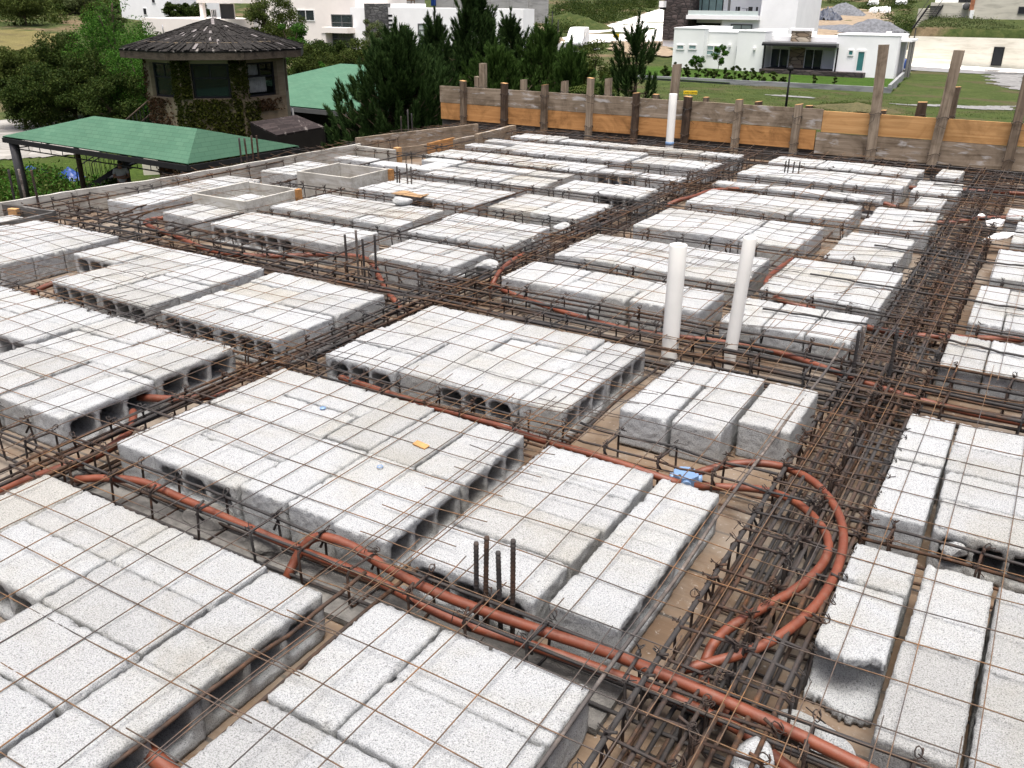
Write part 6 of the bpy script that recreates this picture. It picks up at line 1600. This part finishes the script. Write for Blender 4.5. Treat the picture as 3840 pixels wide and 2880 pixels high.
def tree(name, label, cat, base, H, W, mat, seed, n_cl=45, leaves=9000, leaf=.16, crown_from=.25, group=None, shape='round', trunk_r=None, bark='trunkm', flat=.75, W2=None):
    r = np.random.default_rng(seed)
    t = thing(name, label, cat, base, 0, group)
    zc0, zc1 = H * crown_from, H
    C = []; R_ = []
    while len(C) < n_cl:
        u = r.uniform(-1, 1, 3); rr = math.hypot(u[0], u[1]); zz = (u[2] + 1) / 2
        if shape == 'round': lim = math.sqrt(max(0, 1 - (2 * zz - 1) ** 2)) * 1.0
        elif shape == 'umbrella': lim = math.sqrt(max(0, 1 - (zz * .9) ** 2)) if zz > .25 else .55 + zz
        elif shape == 'column': lim = min(1, 1.25 * (1 - zz) ** .55 + .05) if zz > .3 else .55 + 1.3 * zz
        else: lim = 1 - zz * .85
        if rr > lim or (rr < lim * .35 and r.random() < .6): continue
        C.append((u[0] * W / 2, u[1] * (W2 or W) / 2, zc0 + zz * (zc1 - zc0))); R_.append(r.uniform(.10, .20) * W * (1.0 if shape != 'column' else 1.25))
    C = np.array(C); R_ = np.array(R_)
    P = clump_points(C, R_, leaves, r, flat)
    V, F = quads(P, leaf, r)
    link('crown', np_mesh('crown', V, F), M[mat], t)
    limbs = [tuple(c) for c in C[:: max(1, len(C) // 9)]]
    trunk_mesh('trunk', t, H * .62, trunk_r or H * .022, limbs, M[bark], seed)
    return t

def pine(label, base, H, W, seed, mat='needle', n_sh=230, sparse=1.0, first=.12, tuft=.52, per=150, needle=.20):
    """whorled branches turning up into bottle brush shoots"""
    r = np.random.default_rng(seed); q = random.Random(seed)
    t = thing('pine_tree', label, 'pine tree', base, 0, 'pine trees beyond the slab edge')
    b = MB(); b.tube([(0, 0, 0), (.03 * W, 0, H * .4), (0, .02 * W, H * .75), (0, 0, H * .97)], [.030 * H * .6, .022 * H * .6, .014 * H * .6, .02], 8)
    shoots = []
    for i in range(n_sh):
        f = first + (1 - first) * (i / n_sh) ** .85
        z0 = H * f * .93; prof = (1 - f ** 2.0) ** .85 * 1.02 + .07
        if f < .25: prof *= .85 + f * .6
        a = q.uniform(0, 6.283); L = W / 2 * prof * q.uniform(.35, 1.12) * (1 + .28 * math.sin(2 * a + 5 * f + seed) + .22 * math.sin(3 * a - 9 * f + seed * 2))
        tip = np.array([L * math.cos(a), L * math.sin(a), z0 + L * q.uniform(.05, .45)])
        dr = np.array([math.cos(a) * .35, math.sin(a) * .35, 1.0]) + r.normal(0, .16, 3); dr /= np.linalg.norm(dr)
        if i % 2 == 0: b.tube([(0, 0, z0 - .05 * L), tuple(tip * np.array([.6, .6, 0]) + np.array([0, 0, z0])), tuple(tip)], [.018 + .006 * L, .014, .01], 5)
        shoots.append((tip, dr, tuft * q.uniform(.7, 1.4)))
    shoots.append((np.array([0, 0, H * .9]), np.array([.02, 0, 1.]), tuft * 2.0))
    for _ in range(3): shoots.append((np.array([q.uniform(-.2, .2), q.uniform(-.2, .2), H * q.uniform(.82, .9)]), np.array([q.uniform(-.2, .2), q.uniform(-.2, .2), 1.]), tuft * 1.5))
    VV = []
    for tip, dr, tl in shoots:
        n = int(per * tl / tuft)
        s = r.uniform(-.15, 1, (n, 1)) ; dirr = r.normal(0, 1, (n, 3)); dirr -= (dirr @ dr)[:, None] * dr; dirr /= np.linalg.norm(dirr, axis=1)[:, None]
        base_ = tip + dr * (s * tl)
        nd = dirr * (.75 - .45 * s.clip(0, 1)) + dr * .85; nd /= np.linalg.norm(nd, axis=1)[:, None]
        ln = needle * r.uniform(.7, 1.25, (n, 1)) * (1.1 - .35 * s.clip(0, 1))
        e = np.cross(nd, r.normal(0, 1, (n, 3))); e /= np.linalg.norm(e, axis=1)[:, None] + 1e-9
        wd = .012
        VV.append(np.stack([base_ - e * wd, base_ + e * wd, base_ + nd * ln + e * wd * .3, base_ + nd * ln - e * wd * .3], 1))
    V = np.concatenate(VV).reshape(-1, 3); F = np.arange(len(V)).reshape(-1, 4)
    link('crown', np_mesh('crown', V, F), M[mat], t)
    b.build('trunk', M['trunkm'], t)
    return t

def place(q_, D):
    p = at_D(q_, D); return (float(p[0]), float(p[1]), ground_z(p[0], p[1])), float(p[2])
def width(px_w, D): return px_w * D / FOC
# pines: (crop, x centre, y top, width in crop px, depth)
for k, (c, x, yt, wpx, D, mt, sh, lab) in enumerate([
    (2, 480, 205, 650, 29.0, 'needle', 620, 'broad dark pine left of the plank fence, nearest of the pines'),
    (2, 730, 120, 250, 33.5, 'needle', 150, 'slim pine right behind the broad dark pine'),
    (2, 985, -60, 400, 34.5, 'needle', 380, 'tallest pine, reaching the top edge behind the fence post with a blue mark'),
    (2, 1215, 118, 270, 37.5, 'needle', 190, 'dark open pine right behind the tallest pine'),
    (2, 1440, 190, 390, 35.0, 'needle_b', 300, 'fresh green bushy pine in the middle behind the plank fence'),
    (2, 1120, 330, 420, 33.0, 'needle_b', 220, 'low pine between the tallest pine and the fresh green one'),
    (2, 650, 330, 330, 31.0, 'needle', 200, 'low dark pine between the broad pine and the tallest one'),
    (2, 1600, 330, 300, 32.0, 'needle_b', 150, 'small fresh green pine left of the acacia')]):
    base, zt = place((c, x, yt), D); s = CROP[c][2] / 3.75
    pine(lab, base, zt - base[2], width(wpx * s, D) * (1.12 if k == 0 else 1.5), 60 + k, mt, int(sh * 1.35))
base, zt = place((2, 2030, 162), 29.0)
pine('sparse pine with bare gaps at the right end of the pines', base, zt - base[2], width(330 * CROP[2][2] / 3.75, 29.0) * 1.5, 71, 'needle', 90, first=.30)
base, zt = place((2, 1745, 255), 33.0)
tree('acacia_tree', 'feathery light green acacia between the pines and the sparse pine', 'tree', base, zt - base[2], width(370 * CROP[2][2] / 3.75, 33), 'leaf_mid', 81, 60, 26000, .075, .30)
base, zt = place((2, 1800, 420), 31.0)
pt = thing('palm', 'small palm with drooping fronds behind the plank fence', 'palm', base)
hh = zt - base[2]; b = MB(); b.tube([(0, 0, 0), (0, 0, hh * .8)], [.14, .10], 8); b.build('trunk', M['trunkm'], pt)
for k in range(13):
    a = k * 2.4; el = random.Random(k).uniform(.5, 1.25); L = 1.5; b = MB(); prev = np.array([0, 0, hh * .8]); V = []; F = []
    for i in range(9):
        f = i / 8; r_ = L * f * math.cos(el) * (1 + .2 * f); z_ = hh * .8 + L * f * math.sin(el) - .9 * f * f * L * .6; c_ = np.array([r_ * math.cos(a), r_ * math.sin(a), z_]); sd_ = np.array([-math.sin(a), math.cos(a), 0])
        for s in (-1, 1):
            if i > 0:
                o_ = len(V); tp = c_ + sd_ * s * .34 * math.sin(f * 2.9) + np.array([.12 * math.cos(a), .12 * math.sin(a), -.10]); V += [tuple(c_), tuple(c_ + np.array([.05 * math.cos(a), .05 * math.sin(a), 0])), tuple(tp)]; F.append((o_, o_ + 1, o_ + 2))
                m5 = (c_ + prev) / 2; o_ = len(V); V += [tuple(m5), tuple(m5 + np.array([.05 * math.cos(a), .05 * math.sin(a), 0])), tuple(tp * .5 + (m5 + sd_ * s * .34 * math.sin(f * 2.9)) * .5)]; F.append((o_, o_ + 1, o_ + 2))
        prev = c_
    b.add(V, F); b.tube([(0, 0, hh * .8), tuple(prev * .5 + np.array([0, 0, hh * .45])), tuple(prev)], [.02, .014, .006], 4); b.build('frond', M['leaf_mid'], pt)

# broadleaf trees on the left: crop, centre x, top y, width px, bottom of crown y, depth
def broad(lab, c, x, yt, wpx, D, mat, seed, cf=.2, n_cl=60, lv=26000, leaf=.11, shape='round', cat='tree', nm='leafy_tree', grp=None):
    base, zt = place((c, x, yt), D); return tree(nm, lab, cat, base, (zt - base[2]) * 1.06, width(wpx * CROP[c][2] / 3.75, D), mat, seed, n_cl, lv, leaf, cf, grp, shape)
broad('bright green tree, tallest left of the tower', 1, 690, 25, 560, 52, 'leaf_bright', 101, .15, 80, 36000, .11, 'column')
broad('second bright green tree, lower, close to the tower roof', 1, 880, 290, 460, 47, 'leaf_bright', 102, .1, 60, 24000, .11)
broad('dense dark green tree in the middle of the left trees', 1, 380, 190, 430, 54, 'leaf_dark', 103, .08, 80, 40000, .12)
broad('dark wide tree beside the bright one', 1, 560, 370, 380, 50, 'leaf_dark', 104, .02, 70, 34000, .12)
broad('olive green tree at the left photo edge', 1, 70, 330, 400, 50, 'leaf_mid', 105, .3, 70, 30000, .12)
broad('dark bushy tree behind the green carport', 1, 720, 470, 420, 46, 'leaf_dark', 106, .0, 60, 26000, .11)
broad('dark tree over the flagstone path', 1, 260, 480, 460, 48, 'leaf_dark', 107, .15, 70, 34000, .12)
broad('spreading mesquite with a dark trunk on the dry grass', 1, 130, -40, 330, 128, 'leaf_mid', 108, .38, 50, 14000, .25, 'umbrella')
broad('pale feathery tree in front of the small hillside house', 1, 690, 20, 170, 112, 'leaf_pale', 109, .1, 50, 12000, .22)
broad('green tree right behind the tower roof', 1, 1740, -10, 330, 78, 'leaf_mid', 110, .25, 60, 24000, .14)
broad('lighter bush below the tree behind the tower', 1, 1850, 150, 230, 70, 'leaf_bright', 111, .1, 40, 12000, .13)
broad('dark bush between the tower and the broad pine', 1, 2060, 255, 300, 62, 'leaf_dark', 112, .05, 50, 18000, .13)
broad('olive bush left of the broad pine', 2, 200, 280, 300, 58, 'leaf_mid', 113, .05, 50, 18000, .12)
broad('dark bush in front of the low cream wing of the modern house', 1, 950, 200, 330, 66, 'leaf_dark', 116, .05, 50, 18000, .13)
broad('dark hedge tree behind the second green roof', 2, 60, 260, 330, 64, 'leaf_dark', 117, .05, 50, 18000, .13)
broad('olive hedge tree right beside the tower wall', 1, 1960, 300, 330, 56, 'leaf_mid', 118, .05, 50, 18000, .12)
broad('dark hedge tree behind the tallest pine', 2, 900, 300, 420, 60, 'leaf_dark', 119, .05, 50, 18000, .13)
broad('olive hedge tree behind the fresh green pine', 2, 1330, 330, 380, 60, 'leaf_mid', 120, .05, 50, 18000, .13)
broad('low yellow green bush at the second green roof', 2, 30, 370, 110, 50, 'leaf_bright', 114, .3, 24, 5000, .10)
broad('wispy tree against the grey stone tower of the modern house', 2, 330, 130, 190, 74, 'leaf_pale', 115, .2, 40, 9000, .13)
for k, (x, yt, wp_, D, mt, lab) in enumerate([(60, -60, 300, 170, 'leaf_dark', 'dark scrub tree at the top left corner'), (240, -50, 280, 165, 'leaf_mid', 'olive scrub tree right of the mesquite'), (330, 40, 220, 150, 'leaf_dark', 'dark scrub tree left of the bright tree'), (430, -50, 300, 160, 'leaf_mid', 'tall olive tree above the white debris'), (520, -70, 240, 150, 'leaf_pale', 'pale tree at the top edge left of the hillside house'), (600, 30, 160, 130, 'leaf_mid', 'olive tree behind the bright tree'), (1130, 20, 170, 135, 'leaf_dark', 'low dark tree behind the cream low wing'), (1230, 30, 200, 140, 'leaf_dark', 'dark shrub tree beside the balcony of the modern house')]):
    broad(lab, 1, x, yt, wp_, D, mt, 130 + k, .05, 36, 8000, .28, nm='scrub_tree', grp='scrub trees on the hillside')
# shrubs and small trees round the low house
for k, (x, yb, w_) in enumerate([(150, 440, 60), (205, 440, 50), (270, 442, 50), (335, 446, 50), (390, 446, 46), (430, 448, 48), (500, 452, 52), (545, 455, 50), (590, 456, 46), (640, 460, 44), (700, 462, 46), (765, 466, 48), (820, 468, 34), (1000, 476, 28), (1120, 480, 20)]):
    p = at_Y((3, x, yb), 80.9); gz_ = ground_z(p[0], p[1]) + .1
    tree('garden_shrub', f'dark shrub on the garden wall, {ORD[k]} from the left', 'shrub', (float(p[0]), 80.9, gz_), .95 + .35 * (w_ > 40) + .2 * math.sin(k), w_ * .651 / 3.75 * 86 / FOC, 'leaf_dark', 200 + k, 14, 3000, .09, .0, 'shrubs along the garden wall', trunk_r=.03)
for lab, x, yt, yb, w_, sd in (('small round tree before the two little windows', 320, 318, 400, 84, 1), ('young light green tree before the wide window', 450, 245, 400, 80, 2)):
    p = at_Y((3, x, yb), 90.3); zt = at_Y((3, x, yt), 90.3)[2]
    tree('young_tree', lab, 'tree', (float(p[0]), 90.3, ground_z(p[0], 90.3) + .15), float(zt - p[2]), w_ * .651 / 3.75 * 96 / FOC, 'leaf_bright', 220 + sd, 22, 2600, .14, .25, None, trunk_r=.04)
# weeds: low leafy ground cover nobody could count
def scatter(name, label, outline, n, hgt, leaf, mat, seed, world=False, dz=0, thr=-.25):
    P = outline if world else [tuple(gp(q_)[:2]) for q_ in outline]; r = np.random.default_rng(seed)
    x0, x1 = min(p[0] for p in P), max(p[0] for p in P); y0, y1 = min(p[1] for p in P), max(p[1] for p in P)
    X = r.uniform(x0, x1, n * 3); Y = r.uniform(y0, y1, n * 3); k = inside(P, X, Y)
    den = np.sin(X * .9 + 1) * np.sin(Y * 1.1) + .5 * np.sin(X * 2.3) * np.sin(Y * 2.9 + 2) + r.normal(0, .45, len(X)); k &= den > thr
    X, Y = X[k][:n], Y[k][:n]
    Z = np.array([ground_z(a, b_) for a, b_ in zip(X, Y)]) + dz + hgt * np.abs(r.normal(0, .5, len(X))) * (1 + .6 * np.sin(X * 1.3) * np.sin(Y * 1.7))
    V, F = quads(np.stack([X, Y, Z], 1), leaf, r); return tag(link(name, np_mesh(name, V, F), M[mat]), label, 'ground cover', kind='stuff')
scatter('creeper_bed', 'leafy green creeper covering the ground along the left slab edge', [(1, -80, 1092), (1, 140, 1115), (1, 420, 1150), (1, 760, 1185), (1, 760, 1300), (1, -80, 1330)], 24000, .35, .15, 'leaf_mid', 301)
scatter('creeper_bed', 'brighter leaves on the creeper bed at the left slab edge', [(1, -80, 1100), (1, 140, 1125), (1, 420, 1158), (1, 740, 1190), (1, 760, 1300), (1, -80, 1330)], 14000, .45, .13, 'leaf_bright', 302)
scatter('weeds', 'ragged weeds on the grass lot behind the plank fence', [(3, 300, 470), (3, 1400, 560), (3, 2212, 640), (3, 2212, 700), (3, 800, 640), (3, 0, 600), (3, 0, 500)], 34000, .08, .06, 'leaf_mid', 303)
scatter('weeds', 'dark weeds on the earth heap in the lot', [(3, 1060, 600), (3, 1330, 595), (3, 1330, 660), (3, 900, 650)], 6000, .2, .08, 'leaf_mid', 304)
scatter('hill_scrub', 'green scrub beside the beige house stair', [(3, 1250, 20), (3, 1590, 10), (3, 1570, 200), (3, 1490, 200), (3, 1380, 130)], 7000, .8, .28, 'leaf_mid', 306, thr=.3)
scatter('wall_top_grass', 'rough grass above the long cream wall', [(3, 1545, 200), (3, 1600, 168), (3, 2212, 175), (3, 2212, 220)], 12000, .35, .16, 'leaf_pale', 308)
def bushes(name, label, outline, nb, per, rad, leaf, mat, seed):
    P = [tuple(gp(q_)[:2]) for q_ in outline]; r = np.random.default_rng(seed)
    x0, x1 = min(p[0] for p in P), max(p[0] for p in P); y0, y1 = min(p[1] for p in P), max(p[1] for p in P)
    X = r.uniform(x0, x1, nb * 8); Y = r.uniform(y0, y1, nb * 8); k = inside(P, X, Y); X, Y = X[k][:nb], Y[k][:nb]; C = []
    for a, b_ in zip(X, Y):
        R = rad * r.uniform(.35, 1.3); p = r.normal(0, .5, (int(per * R / rad), 3)); p[:, 2] = np.abs(p[:, 2]) * r.uniform(.6, 1.1)
        C.append(np.array([a, b_, ground_z(a, b_)]) + p * R)
    V, F = quads(np.concatenate(C), leaf, r); return tag(link(name, np_mesh(name, V, F), M[mat]), label, 'ground cover', kind='stuff')
HILL = [('z4', 260, 480), ('z4', 300, 180), ('z4', 600, 60), ('z4', 1820, 0), ('z4', 1780, 110), ('z4', 1100, 320), ('z4', 700, 430)]
bushes('hill_scrub', 'scattered scrub bushes over the brown hillside above the road', HILL, 110, 190, 1.7, .26, 'leaf_dark', 305)
bushes('hill_scrub', 'olive scrub bushes over the brown hillside above the road', HILL, 90, 150, 1.3, .24, 'leaf_mid', 315)
bushes('hill_scrub', 'scrub bushes on the hillside behind the left trees', [(1, -200, 180), (1, 300, 160), (1, 900, 110), (1, 1260, 110), (1, 1260, -40), (1, -200, -60)], 170, 230, 2.6, .36, 'leaf_mid', 307)
bushes('hill_scrub', 'scrub bushes among the white slabs and gravel on the right slope', [(3, 1000, 10), (3, 1590, 5), (3, 1570, 200), (3, 1490, 200), (3, 1430, 120), (3, 1250, 40)], 60, 150, 1.4, .24, 'leaf_dark', 316)
# ivy on the tower
tw = [o for o in bpy.data.objects if o.name == 'tower_house'][0]
def ivy(k, u0, u1, z0, z1, n, mat, seed, name='ivy', thr=-.35):
    r = np.random.default_rng(seed); a, c = np.array(cs[k]), np.array(cs[(k + 1) % 8]); d = (c - a); nn = np.array([d[1], -d[0]]) / np.linalg.norm(d)
    if nn @ (a + c) < 0: nn = -nn
    u0, u1 = span(k, u0, u1)
    u = r.uniform(u0, u1, n); z = r.uniform(z0, z1, n)
    keep = (np.sin(u * 9 + seed) * np.sin(z * 2.7 + seed) + .6 * np.sin(u * 21) * np.sin(z * 6) + r.normal(0, .5, n)) > thr
    u, z = u[keep], z[keep]; o_ = np.abs(r.normal(0, .05, len(u))) + .02
    P = np.stack([a[0] + d[0] * u + nn[0] * o_, a[1] + d[1] * u + nn[1] * o_, z], 1); V, F = quads(P, .11, r); return link(name, np_mesh(name, V, F), M[mat], tw)
ivy(kc, 0.0, 1.0, .8, zs - .02, 7500, 'ivy', 1, thr=-.95); ivy(kc, 0.0, .17, zs, zw + .1, 1100, 'ivy', 2, thr=-.9); ivy(kc, .83, 1.0, zs, zw + .1, 1000, 'ivy', 3, thr=-.7); ivy(kl, .80, 1.0, .8, zw + .1, 1800, 'ivy', 4, thr=-.9); ivy(kl, .0, .7, .8, zs - .05, 2600, 'ivyred', 5); ivy(kr, 0, .35, .9, zs, 1400, 'ivy', 6); ivy(kr, .3, .9, zs - .55, zs - .1, 500, 'ivyred', 7); ivy(kr, 0.0, .14, zs, zw, 500, 'ivy', 8); ivy(kl, 0, .12, .8, zw, 500, 'ivyred', 9)
